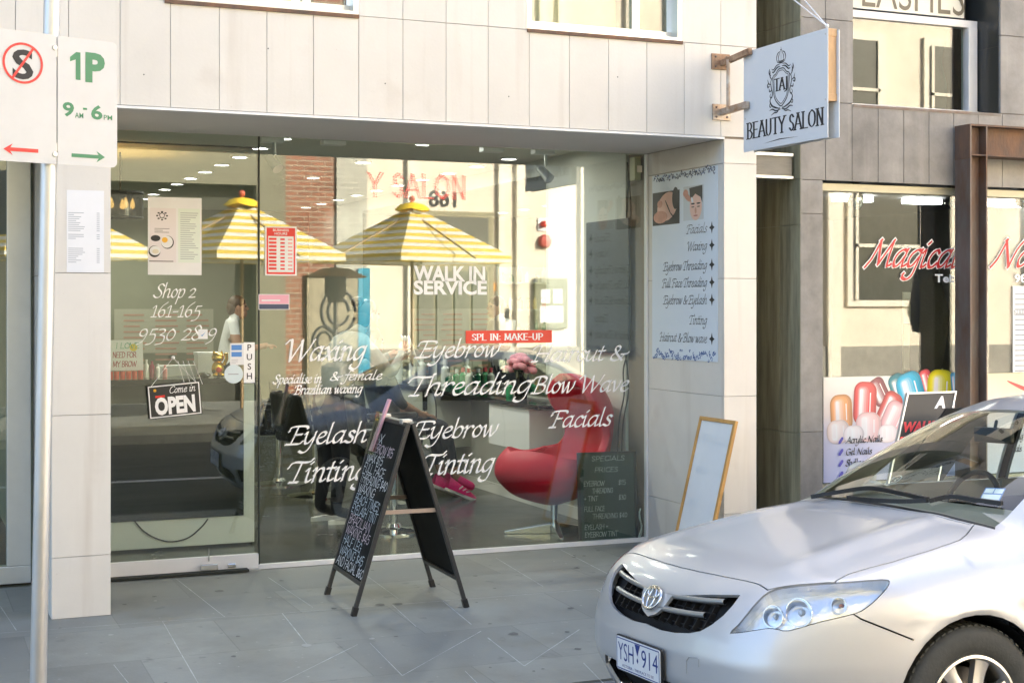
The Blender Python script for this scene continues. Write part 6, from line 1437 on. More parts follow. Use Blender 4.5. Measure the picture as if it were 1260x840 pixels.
def cap(px, py, w, h, rot, col, nm, clear=False):
    """one printed polish cap as nested bands from a deep edge to a bright core"""
    c = onn(px, py); s = onn(px+1, py)[0]-c[0]; W2, H2 = w*s/2, h*s/2
    for i, k in enumerate((.62, .78, .92, 1.0, 1.12, 1.30, 1.55)):
        f = 1-.13*i; ox = -W2*.05*i
        P = [(x*cos(rot)-y*sin(rot)+c[0], x*sin(rot)+y*cos(rot)+c[1]) for x, y in rr(-W2*f+ox, W2*f+ox, -H2*(1-.05*i), H2*(1-.055*i), W2*.72*f)]
        kk[0] += 1; NP2.append(pmat('cap_%s_%d' % (nm, i), shade(col, k+(.18 if clear else 0)), .3)); mb.poly(FNi, P, .0012+.00003*kk[0], m=len(NP2)-1)
    for e_ in ((-.35, .14, .55), (.45, .05, .4)):
        P = [(x*cos(rot)-y*sin(rot)+c[0], x*sin(rot)+y*cos(rot)+c[1]) for x, y in rr(W2*(e_[0]-e_[1]), W2*(e_[0]+e_[1]), -H2*e_[2], H2*(e_[2]+.1), W2*e_[1]*.9)]; kk[0] += 1; mb.poly(FNi, P, .0012+.00003*kk[0], m=6)
for q in ((1082, 482, 20, 30, .5, (.30, .10, .12), 'plum'), (1107, 482, 20, 38, .4, (.03, .22, .28), 'teal'), (1140, 470, 14, 26, .3, (.75, .10, .12), 'ruby'), (1121, 483, 32, 42, .32, (.02, .45, .72), 'blue'), (1157, 482, 33, 44, -.06, (.88, .76, .03), 'yellow'), (1174, 474, 8, 26, .1, (.03, .35, .60), 'azure'),
          (1035, 508, 27, 38, .05, (.88, .45, .22), 'orange'), (1064, 496, 28, 44, -.05, (.82, .12, .12), 'red'), (1094, 504, 24, 38, -.5, (.62, .10, .10), 'brick'), (1100, 514, 28, 34, -.5, (.86, .48, .52), 'pink')): cap(*q)
for q in ((1031, 531, 28, 24, .05, (.84, .70, .66), 'nude'), (1068, 525, 31, 30, 0, (.86, .58, .58), 'rose'), (1050, 534, 26, 18, .0, (.88, .80, .80), 'pearl'), (1092, 533, 24, 18, .0, (.86, .78, .80), 'mist')): cap(*q, clear=True)
NP = NP2
mb.build('printed_bottles', NP, sh2)
def crop(mbs, xmax):
    return mbs
mb = MB()
for t, y, x1 in (('Acrylic Nails', 545, 1085), ('Gel Nails', 559.5, 1072), ('Shellac', 573, 1062), ('Pedicure', 587, 1068)):
    p = onn(1040, y); q = onn(x1, y); h = onn(1040, y-7.5)[1]-p[1]
    pen_text(mb, t, FNi, p[0], p[1], h/1.5, dict(IT, P=(.9, [[(.3, 1.5), (.2, 0)], [(.0, 1.3), (.3, 1.5), (.8, 1.4), (.8, .9), (.3, .7)]])), width=q[0]-p[0], shear=.05, pen=.30, thin=.35, n0=.0068, m=0)
    c = onn(1034, y-3); r = h*.55; mb.poly(FNi, [(c[0]+r*x, c[1]+r*yy) for x, yy in ((-.9, -.9), (-.2, -.9), (.9, .5), (.8, 1.1), (.2, 1.1), (-.8, -.2))], .0068, m=1)
mb.build('lettering', [M['ink'], NP[8]], sh2)
a = onn(1215, 690); 
np2 = thing('nail_poster', 'pale pink and yellow nail poster in the window right of the steel post', 'poster', FNi.at(a[0], .46))
mb = MB(); mb.obox(FNi, b[0]+.02, 9.5, .46, b[1], -.001, .001); sh3 = mb.build('sheet', pg2, np2)
mb = MB(); p = onn(1240, 468); mb.poly(FNi, cr([(p[0], p[1]), (p[0]+.04, p[1]-.03), (p[0]+.2, p[1]-.09), (p[0]+.4, p[1]-.1), (p[0]+.2, p[1]-.06)], 4, True), .0015, m=1)
for t, y in (('Waxing', 541), ('Facials', 556)):
    p = onn(1238, y); pen_text(mb, t, FNi, p[0], p[1], .028, IT, shear=.05, pen=.3, thin=.35, n0=.002, m=9)
mb.build('print', NP, sh3)
a = onn(1246, 458); b2 = onn(1290, 352); th = thing('nail_price_list', 'white price list sheet in the right nail shop window', 'notice', FNi.at(*a)); mb = MB(); mb.obox(FNi, a[0], b2[0], a[1], b2[1], -.001, .001); s_ = mb.build('sheet', M['paper'], th)
mb = MB(); sans_text(mb, 'NAILS', FNi, a[0]+.01, b2[1]-.20, .035, n0=.0015)
for i in range(16): mb.obox(FNi, a[0]+.02, a[0]+.02+rnd.uniform(.1, .22), b2[1]-.06-.035*i, b2[1]-.052-.035*i, .0012, .0015)
mb.build('print', M['ink_grey'], s_)
# walk-in board behind the car
wk = thing('walkin_board', 'black folding pavement board with red WALK lettering behind the car', 'sandwich board', (onY(1130, 560, 7.1).x, 7.05, 0))
q0 = onY(1096, 545, 7.0); q1 = onY(1110, 493, 7.05); q2 = onY(1172, 499, 7.05)
F = Frame((q0.x-.17, 6.98, 0.02), (q2.x-q1.x, 0.02, 0), (q1.x-q0.x, .07, q1.z-q0.z)); Lw = (q2.x-q1.x); Lh = q1.z/F.u.z
mb = MB(); mb.obox(F, .0, Lw, 0.05, Lh, -.01, 0); bd = mb.build('panel', M['black'], wk)
mb = MB(); mb.obox(F, -.012, 0, 0, Lh+.012, -.02, .006); mb.obox(F, Lw, Lw+.012, 0, Lh+.012, -.02, .006); mb.obox(F, 0, Lw, Lh, Lh+.012, -.02, .006); mb.build('frame', M['alu'], wk)
F3 = Frame(F.at(0, Lh, -.03), F.r, (0, .28, -1)); mb = MB(); mb.obox(Frame(F.at(0, 0, 0)+Vector((.1, .42, 0)), F.r, (F.u.x, -.36, F.u.z)), 0, Lw, .05, Lh*.96, -.012, 0); mb.build('rear_panel', M['black'], wk)
mb = MB(); yy = Lh-.255; sans_text(mb, 'WALK', F, .012, yy, .062, width=.26, bold=.05, n0=.001, m=0); sans_text(mb, 'IN', F, .012, yy-.10, .062, bold=.05, n0=.001, m=0)
sans_text(mb, 'A', F, Lw*.62, Lh-.10, .075, bold=.05, n0=.001, m=1); serifF = F
for (u, v, s) in ((.40, .33, .15), (.48, .12, .10)): pen_text(mb, 'T', F, Lw*u, v, s, RC, width=s*1.0, shear=0, angle=0, pen=.3, thin=.3, serif=.14, n0=.001, m=1)
mb.build('lettering', [pmat('neon_red', (.80, .05, .05), .4), M['vinyl']], bd)
# shelves of polish inside
shf = thing('polish_shelf', 'shelves of dark nail polish bottles at the back of the nail shop', 'shelf', (onY(1130, 400, 11.5).x, 11.5, 0))
p0 = onY(1114, 425, 11.5); p1 = onY(1147, 372, 11.5)
mb = MB(); mb.box(p0.x-.02, p1.x+.02, 11.5, 11.52, .2, p1.z+.1); zz = []
for i in range(6): z = .55+i*.22; zz.append(z); mb.box(p0.x-.02, p1.x+.02, 11.36, 11.5, z-.012, z)
mb.build('rack', pmat('rack', (.45, .45, .36), .6), shf)
mb = MB()
for z in zz:
    n = 14
    for i in range(n): x = p0.x+(p1.x-p0.x)*(i+.5)/n; mb.k = i % 3; mb.box(x-.011, x+.011, 11.40, 11.42, z+.001, z+.05); mb.k = 3; mb.box(x-.007, x+.007, 11.402, 11.418, z+.05, z+.09)
mb.build('polish_bottle', [pmat('pol1', (.12, .01, .02), .2), pmat('pol2', (.25, .05, .08), .2), pmat('pol3', (.05, .02, .05), .2), M['black']], shf)
mb = MB(); c = onY(1132, 330, 10.5); P = cr([(c.x-.10, 0.9), (c.x-.10, c.z-.2), (c.x-.14, c.z), (c.x-.05, c.z+.16), (c.x+.06, c.z+.14), (c.x+.16, c.z-.2), (c.x+.22, c.z-.45), (c.x+.14, c.z-.9), (c.x+.12, .9)], 4, True)
mb.poly(Frame((0, 10.5, 0), (1, 0, 0)), P, 0, .12); props(mb.build('coat', pmat('coat', (.05, .05, .05), .9, bump=.3)), 'dark grey coat hanging at the back of the nail shop', 'coat')
for px in (1052, 1172, 1258):
    p = onY(px, 250, YN+.35); t = thing('spotlight', 'chrome spotlight hanging at the top of the nail shop window', 'spotlight', p, 0, 'chrome spotlights in the nail shop window')
    t['label'] = {1052: 'chrome spotlight in the nail window next to the stone pillar', 1172: 'chrome spotlight in the nail window behind the steel post', 1258: 'chrome spotlight in the nail window right of the steel post'}[px]
    mb = MB(); mb.cyl((p.x, p.y, 2.55), (p.x, p.y, p.z+.10), .012); mb.cyl((p.x, p.y, p.z+.14), (p.x, p.y, p.z+.08), .035); mb.build('stem', M['chrome'], t, smooth=40)
    mb = MB(); mb.lathe([(.02, .09), (.05, .05), (.055, 0), (.05, -.02)], (p.x, p.y, p.z), 20, (0, -.5, 1)); mb.build('lamp_head', M['chrome'], t, smooth=40)
    mb = MB(); mb.lathe([(0, .0), (.045, .0)], (p.x, p.y, p.z-.01), 20, (0, -.5, 1)); mb.build('lamp', emat('spot_em', (1, .97, .9), 3.), t)
for k, px in enumerate((1045, 1130, 1215, 1240)):
    p = onY(px, 265-8*(k % 2), 10.5); mb = MB(); mb.box(p.x-.18, p.x+.18, 10.4, 10.5, 2.50, 2.54)
    props(mb.build('tube_light', emat('tube_em%d' % k, (1, .97, .92), 4.)), 'lit strip light on the nail shop ceiling', 'ceiling light', 'strip lights in the nail shop')
# ------------------------------------------------------------------ silver sedan at the kerb
CK, CX, CY = .93, 2.573, 4.80
car = thing('parked_car', 'silver sedan parked at the kerb with its nose towards the salon', 'car', (CX, CY, ZR), 0, None, CK)
car.rotation_euler = (ROLL, 0, 0); bpy.context.view_layer.update()
RM = np.array([[1, 0, 0], [0, cos(ROLL), -sin(ROLL)], [0, sin(ROLL), cos(ROLL)]])
EYEL = (RM.T @ np.array([-CX, -CY, EYE-ZR]))/CK
def lray(px, py): r = RM.T @ np.array(ray(px, py)); return r/np.linalg.norm(r)
def to_px(P):
    P = P @ RM.T; X = P[:, 0]*CK+CX; Y = P[:, 1]*CK+CY; Z = P[:, 2]*CK+ZR; d = X*SN+Y*CS
    return np.stack([630+FPX*(X*CS-Y*SN)/d, HY+FPX*(EYE-Z)/d], 1)
def spl(xs, ys):
    xs = np.array(xs, float); ys = np.array(ys, float); m = np.zeros(len(xs)); d = np.diff(ys)/np.diff(xs)
    m[1:-1] = np.where(d[1:]*d[:-1] > 0, 2*d[1:]*d[:-1]/(d[1:]+d[:-1]+1e-12), 0); m[0] = d[0]; m[-1] = d[-1]
    def f(x):
        x = np.clip(x, xs[0], xs[-1]); i = np.clip(np.searchsorted(xs, x)-1, 0, len(xs)-2); h = xs[i+1]-xs[i]; t = (x-xs[i])/h
        return (2*t**3-3*t*t+1)*ys[i]+(t**3-2*t*t+t)*h*m[i]+(-2*t**3+3*t*t)*ys[i+1]+(t**3-t*t)*h*m[i+1]
    return f
z_hood = spl([-.1, .05, .2, .35, .6, .85, 1.1, 1.3, 2.5, 3.4, 3.8, 4.2, 4.45, 4.6], [.69, .755, .81, .855, .905, .95, .985, .995, .99, 1.0, 1.04, 1.05, 1.03, 1.0])
lean = spl([.0, .2, .3, .42, .50, .56, .64, .72, .80, .95], [.16, .10, .045, .0, .0, .012, .040, .085, .17, .50])
z_roof = spl([1.0, 1.10, 1.4, 1.7, 1.95, 2.25, 2.6, 3.0, 3.3, 3.6, 3.85, 4.05], [.93, .995, 1.155, 1.295, 1.39, 1.455, 1.468, 1.445, 1.37, 1.235, 1.10, .98])
w_cab = spl([.90, 1.0, 1.2, 1.35, 1.5], [.815, .785, .70, .62, .52])
w_body = spl([.1, .22, .35, .5, .7, .82, .92, 1.05], [.80, .845, .868, .878, .882, .872, .835, .76])
def smax(a, b, k):
    h = np.maximum(k-np.abs(a-b), 0)/k; return np.maximum(a, b)+h*h*k*.25
def smin(a, b, k): return -smax(-a, -b, k)
AX = [(.93, .317), (3.53, .317)]
def sdf(P):
    s, w, z = P[:, 0], np.abs(P[:, 1]), P[:, 2]; q = w/.88
    top = z-z_hood(s)+.055*q**2+.05*q**5-.012*np.exp(-((w-.52+.12*np.clip(s-.2, 0, 1))/.07)**2)*np.clip((s-.15)*3, 0, 1)*np.clip((1.4-s)*3, 0, 1)
    front = .115*q**2+.44*np.clip(q, 0, 1.2)**7+lean(z)-s
    W = w_body(z)
    for a, b in AX:
        r = np.sqrt((s-a)**2+(z-b)**2); W = W+.012*np.exp(-((r-.37)/.045)**2)
    side = w-W+.01*np.clip(1-s, 0, 1)+.02*np.clip(s-3.6, 0, 1)
    side = side-.006*np.exp(-((z-.70-.05*(s-1)*.3)/.02)**2)
    rear = s-4.52+.10*q**2+.25*q**6+.12*np.clip(z-.85, 0, 1)+.10*np.clip(.4-z, 0, 1)
    bot = .19-z
    b = smax(smax(top, side, .14), smax(front, rear, .02), .075)
    b = smax(b, bot, .06)
    se = np.where(s < 2.6, s-.10*(w/.6)**2*np.clip((2.6-s)/.6, 0, 1), s+.13*(w/.6)**2*np.clip((s-2.6)/.6, 0, 1))
    rf = (z-z_roof(se)+.05*(w/.6)**2)*.8
    c = smax(rf, w-w_cab(z), .075)
    c = smax(c, .7-z, .02); c = np.maximum(c, np.maximum(1.0-s, s-4.1))
    return smin(b, c, .045)
def grad(P, e=1e-3):
    G = np.stack([sdf(P+np.eye(3)[i]*e)-sdf(P-np.eye(3)[i]*e) for i in range(3)], 1); return G/np.linalg.norm(G, axis=1, keepdims=True)
def root(O, D, hi):
    lo = np.zeros(len(O)); hi = np.full(len(O), hi)
    for _ in range(34):
        m = (lo+hi)/2; f = sdf(O+D*m[:, None]) < 0; lo = np.where(f, m, lo); hi = np.where(f, hi, m)
    return O+D*lo[:, None]
def cast(px, py, off=0.):
    D = lray(px, py); t = np.linspace(2, 9, 1500); F_ = sdf(EYEL+D*t[:, None])
    i = np.argmax(F_ < 0)
    if i == 0: return None
    lo, hi = t[i-1], t[i]
    for _ in range(30):
        m = (lo+hi)/2
        if sdf((EYEL+D*m)[None])[0] < 0: hi = m
        else: lo = m
    p = EYEL+D*hi; return p+grad(p[None])[0]*off
NT, NF, NS_, NR = 168, 64, 132, 22
th = (np.arange(NT)+.5)/NT*2*pi
rows = []; A0, A1 = .85, 3.9; AZ = .55
for i in range(1, NF+1):
    ph_ = (i/NF)*pi/2
    rows.append((np.tile([A0, 0, AZ], (NT, 1)), np.stack([np.full(NT, -cos(ph_)), sin(ph_)*np.cos(th), sin(ph_)*np.sin(th)], 1)))
for i in range(1, NS_+1): rows.append((np.tile([A0+(A1-A0)*i/NS_, 0, AZ], (NT, 1)), np.stack([np.zeros(NT), np.cos(th), np.sin(th)], 1)))
for i in range(1, NR):
    ph_ = (i/NR)*pi/2; rows.append((np.tile([A1, 0, AZ], (NT, 1)), np.stack([np.full(NT, sin(ph_)), cos(ph_)*np.cos(th), cos(ph_)*np.sin(th)], 1)))
PV = np.concatenate([root(o, d, 1.6) for o, d in rows]); nrw = len(rows)
tip0 = root(np.array([[A0, 0, AZ]]), np.array([[-1., 0, 0]]), 1.6); tip1 = root(np.array([[A1, 0, AZ]]), np.array([[1., 0, 0]]), 1.6)
PV = np.concatenate([PV, tip0, tip1])
bmc = bmesh.new(); V = [bmc.verts.new(p) for p in PV]
for i in range(nrw-1):
    for j in range(NT): bmc.faces.new((V[i*NT+j], V[i*NT+(j+1) % NT], V[(i+1)*NT+(j+1) % NT], V[(i+1)*NT+j]))
for j in range(NT):
    bmc.faces.new((V[-2], V[(j+1) % NT], V[j])); bmc.faces.new((V[-1], V[(nrw-1)*NT+j], V[(nrw-1)*NT+(j+1) % NT]))
bmesh.ops.recalc_face_normals(bmc, faces=bmc.faces[:])
LT = bmc.faces.layers.int.new('tag')
def inpoly(Q, poly):
    x, y = Q[:, 0], Q[:, 1]; ins = np.zeros(len(Q), bool); n = len(poly)
    for i in range(n):
        x0, y0 = poly[i]; x1, y1 = poly[(i+1) % n]
        c = ((y0 > y) != (y1 > y)) & (x < (x1-x0)*(y-y0)/((y1-y0) if y1 != y0 else 1e-12)+x0); ins ^= c
    return ins
def centers():
    fs = [f for f in bmc.faces]; return fs, np.array([f.calc_center_median() for f in fs]), np.array([f.normal for f in fs])
def info(fs): return np.array([f.calc_center_median() for f in fs]).reshape(-1, 3), np.array([f.normal for f in fs]).reshape(-1, 3)
_all = {}
def mark(poly, proj, unproj_plane, cond, tag, only=(0,)):
    """cut the skin along the polygon drawn in a projection and tag the faces inside it"""
    n = len(poly); pad = unproj_plane['pad']; pl = np.array(poly, float)
    if 'fs' not in _all or _all['n'] != len(bmc.faces):
        _all['fs'] = list(bmc.faces); _all['n'] = len(bmc.faces); _all['C'], _all['N'] = info(_all['fs'])
    C, N = _all['C'], _all['N']; Q = proj(C); ok = cond(C, N) & (Q > pl.min(0)-pad).all(1) & (Q < pl.max(0)+pad).all(1)
    cand = [_all['fs'][k] for k in np.nonzero(ok)[0]]
    if not cand: return
    C, N = info(cand)
    for i in range(n):
        a, b = pl[i], pl[(i+1) % n]
        if np.linalg.norm(b-a) < 1e-6: continue
        Q = proj(C); d = b-a; L = np.linalg.norm(d); u = d/L; r = Q-a; al = r @ u; pe = np.abs(r @ np.array([-u[1], u[0]]))
        sel = np.nonzero((al > -pad) & (al < L+pad) & (pe < pad))[0]
        if not len(sel): continue
        co, no = unproj_plane['fn'](a, b)
        geo = [cand[k] for k in sel]; es = {e for f in geo for e in f.edges}; vs = {v for f in geo for v in f.verts}
        ret = bmesh.ops.bisect_plane(bmc, geom=geo+list(es)+list(vs), dist=1e-6, plane_co=Vector(co), plane_no=Vector(no))
        new = [g for g in ret['geom'] if isinstance(g, bmesh.types.BMFace)]
        for f in new: f.normal_update()
        rest = np.ones(len(cand), bool); rest[sel] = False
        keepf = [cand[k] for k in np.nonzero(rest)[0]]; nc, nn_ = info(new)
        C = np.concatenate([C[rest], nc]); N = np.concatenate([N[rest], nn_]); cand = keepf+new
    m = inpoly(proj(C), poly) & cond(C, N)
    for k in np.nonzero(m)[0]:
        if only is None or cand[k][LT] in only: cand[k][LT] = tag
def P_top(): return (lambda C: C[:, :2]), {'pad': .05, 'fn': lambda a, b: ((a[0], a[1], 0), (-(b-a)[1], (b-a)[0], 0))}
def P_side(): return (lambda C: C[:, [0, 2]]), {'pad': .05, 'fn': lambda a, b: ((a[0], 0, a[1]), (-(b-a)[1], 0, (b-a)[0]))}
def P_cam(sg):
    eye = EYEL*np.array([1, sg, 1])
    def fn(a, b):
        ra, rb = [lray(*p)*np.array([1, sg, 1]) for p in (a, b)]; return tuple(eye), tuple(np.cross(ra, rb))
    return (lambda C: to_px(C*np.array([1, sg, 1]))), {'pad': 13., 'fn': fn}
def front_ok(sg):
    eye = EYEL*np.array([1, sg, 1]); return lambda C, N: (np.einsum('ij,ij->i', eye-C, N) > 0) & (C[:, 0] < 1.4)
BODY, GONE, HOOD, LENS, WSH, SIDE, REARW, COWL, TRIM = 0, 1, 2, 3, 4, 5, 6, 7, 8
cabin = lambda C, N: (C[:, 2] > .80) & (N[:, 2] > -.2)
wb_ = lambda w: 1.13+.125*(w/.70)**2
ws_ = np.linspace(-.655, .655, 17)
base = [(wb_(w), w) for w in ws_]; topc = [(1.93+.06*(w/.55)**2, w) for w in np.linspace(.505, -.505, 9)]
proj, up_ = P_top(); mark(base+topc, proj, up_, cabin, WSH)
hb = lambda w: 1.102+.123*(w/.70)**2
ws2 = np.linspace(-.675, .675, 17); cow = [(hb(w)+.002, w) for w in ws2]+[(wb_(w)+.0, w) for w in ws_[::-1]]
mark(cow, proj, up_, cabin, COWL)
# hood outline from the near half, mirrored
hp = [(812, 693), (835, 698), (860, 703.5), (890, 709.5), (918, 715), (933, 719), (944, 726), (965, 721.5), (1000, 718), (1027, 716.5), (1044, 706.4), (1070, 698.5), (1099, 691), (1125, 683), (1149, 675.7), (1170, 668.5), (1182.4, 663.8), (1190, 657.5), (1197, 648), (1203, 640)]
HL = [cast(*p) for p in hp]; HL = [h for h in HL if h is not None]
half = [(h[0], h[1]) for h in HL if h[1] < -.01]
half = [(half[0][0]-.004, 0.)]+half
wl = half[-1][1]; half.append((hb(wl)-.006, wl))
rear_e = [(hb(w)-.006, w) for w in np.linspace(wl, 0, 8)[1:]]
near = half+rear_e; outline = near+[(a, -b) for a, b in near[::-1][1:-1]]
hood_ok = lambda C, N: (N[:, 2] > .25) & (C[:, 0] < 1.6) & (C[:, 2] > .6)
mark(outline, proj, up_, hood_ok, GONE)
ol = np.array(outline); cen_ = ol.mean(0); nrm_ = []
def inset(poly, d):
    P = np.array(poly); n = len(P); A = sum(P[i][0]*P[(i+1) % n][1]-P[(i+1) % n][0]*P[i][1] for i in range(n)); sg = 1 if A > 0 else -1; out = []
    for i in range(n):
        a, b, c = P[i-1], P[i], P[(i+1) % n]; e1 = (b-a)/max(1e-9, np.linalg.norm(b-a)); e2 = (c-b)/max(1e-9, np.linalg.norm(c-b)); t = e1+e2; t = t/max(1e-9, np.linalg.norm(t))
        out.append(tuple(b+sg*d*np.array([-t[1], t[0]])/max(.5, abs(t @ e1))))
    return out
mark(inset(outline, .0055), proj, up_, hood_ok, HOOD, only=(GONE,))
# headlights and grille drawn from the near side, mirrored
hl = cr([(898, 779), (908, 768), (921, 752), (933, 738), (946, 727), (965, 721.5), (1000, 718), (1050, 714.5), (1085, 712), (1095, 714.5), (1091, 724), (1078, 738), (1066, 748), (1052, 755), (1010, 765), (971, 776), (958, 774.5), (945, 773), (925, 776)], 2, True)
gr = [(827, 732), (870, 731), (911, 731.5), (902, 744), (890, 757), (876, 768), (862, 776), (848, 778.5), (830, 778), (812, 774.5), (796, 767.5), (789, 763), (791, 757), (797, 757.5), (806, 755), (815, 748), (821, 740)]
ctr = cast(800, 745)
for sg in (1, -1):
    proj, up_ = P_cam(sg); ok = front_ok(sg)
    mark(hl, proj, up_, ok, GONE, only=(0, HOOD)); mark(inset(hl, 1.1), proj, up_, ok, LENS, only=(GONE,))
    mark(gr, proj, up_, ok, GONE, only=(0, HOOD))
    for q in ([(1051, 754.6), (1060, 760), (1090, 772), (1125, 786), (1124, 788), (1089, 774), (1059, 762), (1050, 756)],):
        mark(q, proj, up_, ok, GONE, only=(0,))
# lower intake, fog recesses, wheel arches, windows
proj = lambda C: C[:, [1, 2]]; up_ = {'pad': .05, 'fn': lambda a, b: ((0, a[0], a[1]), (0, -(b-a)[1], (b-a)[0]))}
fr_ok = lambda C, N: (C[:, 0] < .7) & (N[:, 0] < -.1)
mark([(-.42, .25), (.42, .25), (.46, .33), (.40, .385), (-.40, .385), (-.46, .33)], proj, up_, fr_ok, GONE)
for sg in (1, -1): mark([(sg*y, z) for y, z in ((.52, .28), (.70, .30), (.735, .385), (.66, .415), (.55, .40))], proj, up_, fr_ok, GONE)
proj, up_ = P_side()
for a, b in AX:
    c = [(a+.360*cos(t*2*pi/36), b+.360*sin(t*2*pi/36)) for t in range(36)]
    for sg in (1, -1): mark(c, proj, up_, (lambda sg: lambda C, N: (C[:, 1]*sg > .45))(sg), GONE)
for sg in (1, -1):
    ok = (lambda sg: lambda C, N: (C[:, 1]*sg > .40) & (N[:, 1]*sg > .2))(sg)
    mark([(1.66, 1.00), (2.51, .995), (2.51, 1.365), (2.28, 1.365), (2.1, 1.32), (1.88, 1.19)], proj, up_, ok, SIDE)
    mark([(2.58, .995), (3.30, 1.01), (3.52, 1.06), (3.42, 1.16), (3.2, 1.28), (2.95, 1.35), (2.58, 1.37)], proj, up_, ok, SIDE)
    mark([(2.515, .995), (2.575, .995), (2.575, 1.37), (2.515, 1.37)], proj, up_, ok, TRIM)
    for x in (1.58, 2.545):    # door gaps
        mark([(x-.003, .32), (x+.003, .32), (x+.003, .985), (x-.003, .985)], proj, up_, ok, GONE)
proj, up_ = P_top(); mark([(3.28+.0, -.48), (3.28, .48), (3.80, .60), (3.86, 0), (3.80, -.60)], proj, up_, cabin, REARW)

def skin_part(tag, name, mat_, rim=.014, parent=car, off=0., smoothn=True, split=None, faces=None):
    fs = faces if faces is not None else [f for f in bmc.faces if f[LT] == tag]
    idx = {}; co = []; F_ = []
    for f in fs:
        q = []
        for v in f.verts:
            if v not in idx: idx[v] = len(co); co.append(v.co[:])
            q.append(idx[v])
        F_.append(q)
    co = np.array(co); G = grad(co); co = co+G*off; n0 = len(co); nf = len(F_)
    if rim:
        from collections import Counter
        ec = Counter(); od = {}
        for q in F_:
            for a, b in zip(q, q[1:]+q[:1]): ec[tuple(sorted((a, b)))] += 1; od[tuple(sorted((a, b)))] = (a, b)
        bd = [od[e] for e, c in ec.items() if c == 1]; bi = {}; ex = []
        for a, b in bd:
            for k in (a, b):
                if k not in bi: bi[k] = n0+len(ex); ex.append(co[k]-G[k]*rim)
            F_.append([b, a, bi[a], bi[b]])
        if ex: co = np.concatenate([co, np.array(ex)])
    me = bpy.data.meshes.new(name); me.from_pydata(co.tolist(), [], F_)
    for m in (mat_ if isinstance(mat_, list) else [mat_]): me.materials.append(m)
    me.polygons.foreach_set('use_smooth', [True]*len(me.polygons))
    N = []
    for i, p in enumerate(me.polygons):
        for v in p.vertices: N.append(tuple(G[v]) if i < nf else tuple(p.normal))
    me.normals_split_custom_set(N); o = bpy.data.objects.new(name, me); COL.objects.link(o); o.parent = parent; return o
paint = pmat('silver_paint', (.54, .545, .555), .42, .40, coat=.75, var=.02, vscale=300); paint.node_tree.nodes['Principled BSDF'].inputs['Coat Roughness'].default_value = .09
blk = pmat('car_black', (.014, .014, .015), .5); grey_pl = pmat('grey_plastic', (.10, .105, .11), .5)
cglass = gmat('car_glass', .07, (.80, .88, .84)); lens_m = gmat('lens', .06, (.96, .97, .98))
skin_part(BODY, 'body', paint); skin_part(HOOD, 'hood', paint)
skin_part(WSH, 'windshield', cglass, 0); skin_part(REARW, 'rear_window', cglass, 0); skin_part(COWL, 'cowl', blk, off=-.006); skin_part(TRIM, 'window_pillar', blk, 0)
for sg in (1, -1):
    for lo_, hi_ in ((1.5, 2.55), (2.55, 3.6)):
        skin_part(SIDE, 'side_window', cglass, 0, faces=[f for f in bmc.faces if f[LT] == SIDE and f.calc_center_median().y*sg > 0 and lo_ < f.calc_center_median().x < hi_])
    lf_ = [f for f in bmc.faces if f[LT] == LENS and f.calc_center_median().y*sg > 0]
    hl_o = skin_part(LENS, 'headlight', lens_m, .03, faces=lf_)
    bowl = pmat('reflector', (.78, .80, .82), .28, .7, bump=.6, bscale=22) if sg == 1 else bpy.data.materials['reflector']
    skin_part(LENS, 'housing', bowl, -.046, parent=hl_o, off=-.050, faces=lf_)
    for px, py, r, nm in ((985, 748, .052, 'bulb'), (950, 752, .040, 'bulb'), (1038, 740, .030, 'indicator')):
        c = cast(px, py, -.045)
        if c is None: continue
        c = c*np.array([1, -sg if True else 1, 1]); nrm = grad((c)[None])[0]; ax_ = np.array([-.80, .45*np.sign(c[1]), .15])
        mb = MB(); mb.lathe([(r, .022), (r*.97, .012), (r*.7, -.012), (r*.25, -.024), (0, -.026)], c, 24, ax_, 0); mb.lathe([(r*.22, -.02), (r*.22, .006), (r*.15, .012), (0, .014)], c, 14, ax_, 1); mb.lathe([(r*1.01, .014), (r*1.01, .023), (r*.985, .023)], c, 24, ax_, 0)
        mb.build(nm, [M['chrome'], pmat('amber', (.75, .28, .10), .3) if nm == 'indicator' else pmat('bulb_glass', (.6, .65, .7), .1)], hl_o, smooth=40, local=True)
# dark body behind all gaps
PI = PV-grad(PV)*.055
keep = []
fcs = [(i*NT+j, i*NT+(j+1) % NT, (i+1)*NT+(j+1) % NT, (i+1)*NT+j) for i in range(nrw-1) for j in range(NT)]
def okf(f):
    c = PV[list(f)].mean(0)
    if c[2] > .93 and 1.0 < c[0] < 4.1: return False
    for a, b in AX:
        if (c[0]-a)**2+(c[2]-b)**2 < .36**2 and abs(c[1]) > .4: return False
    return True
mb = MB(); mb.v = [tuple(p) for p in PI]; mb.f = [f for f in fcs if okf(f)]; mb.m = [0]*len(mb.f)
mb.build('inner_structure', pmat('car_inner', (.006, .006, .007), .8), car, smooth=80, local=True)
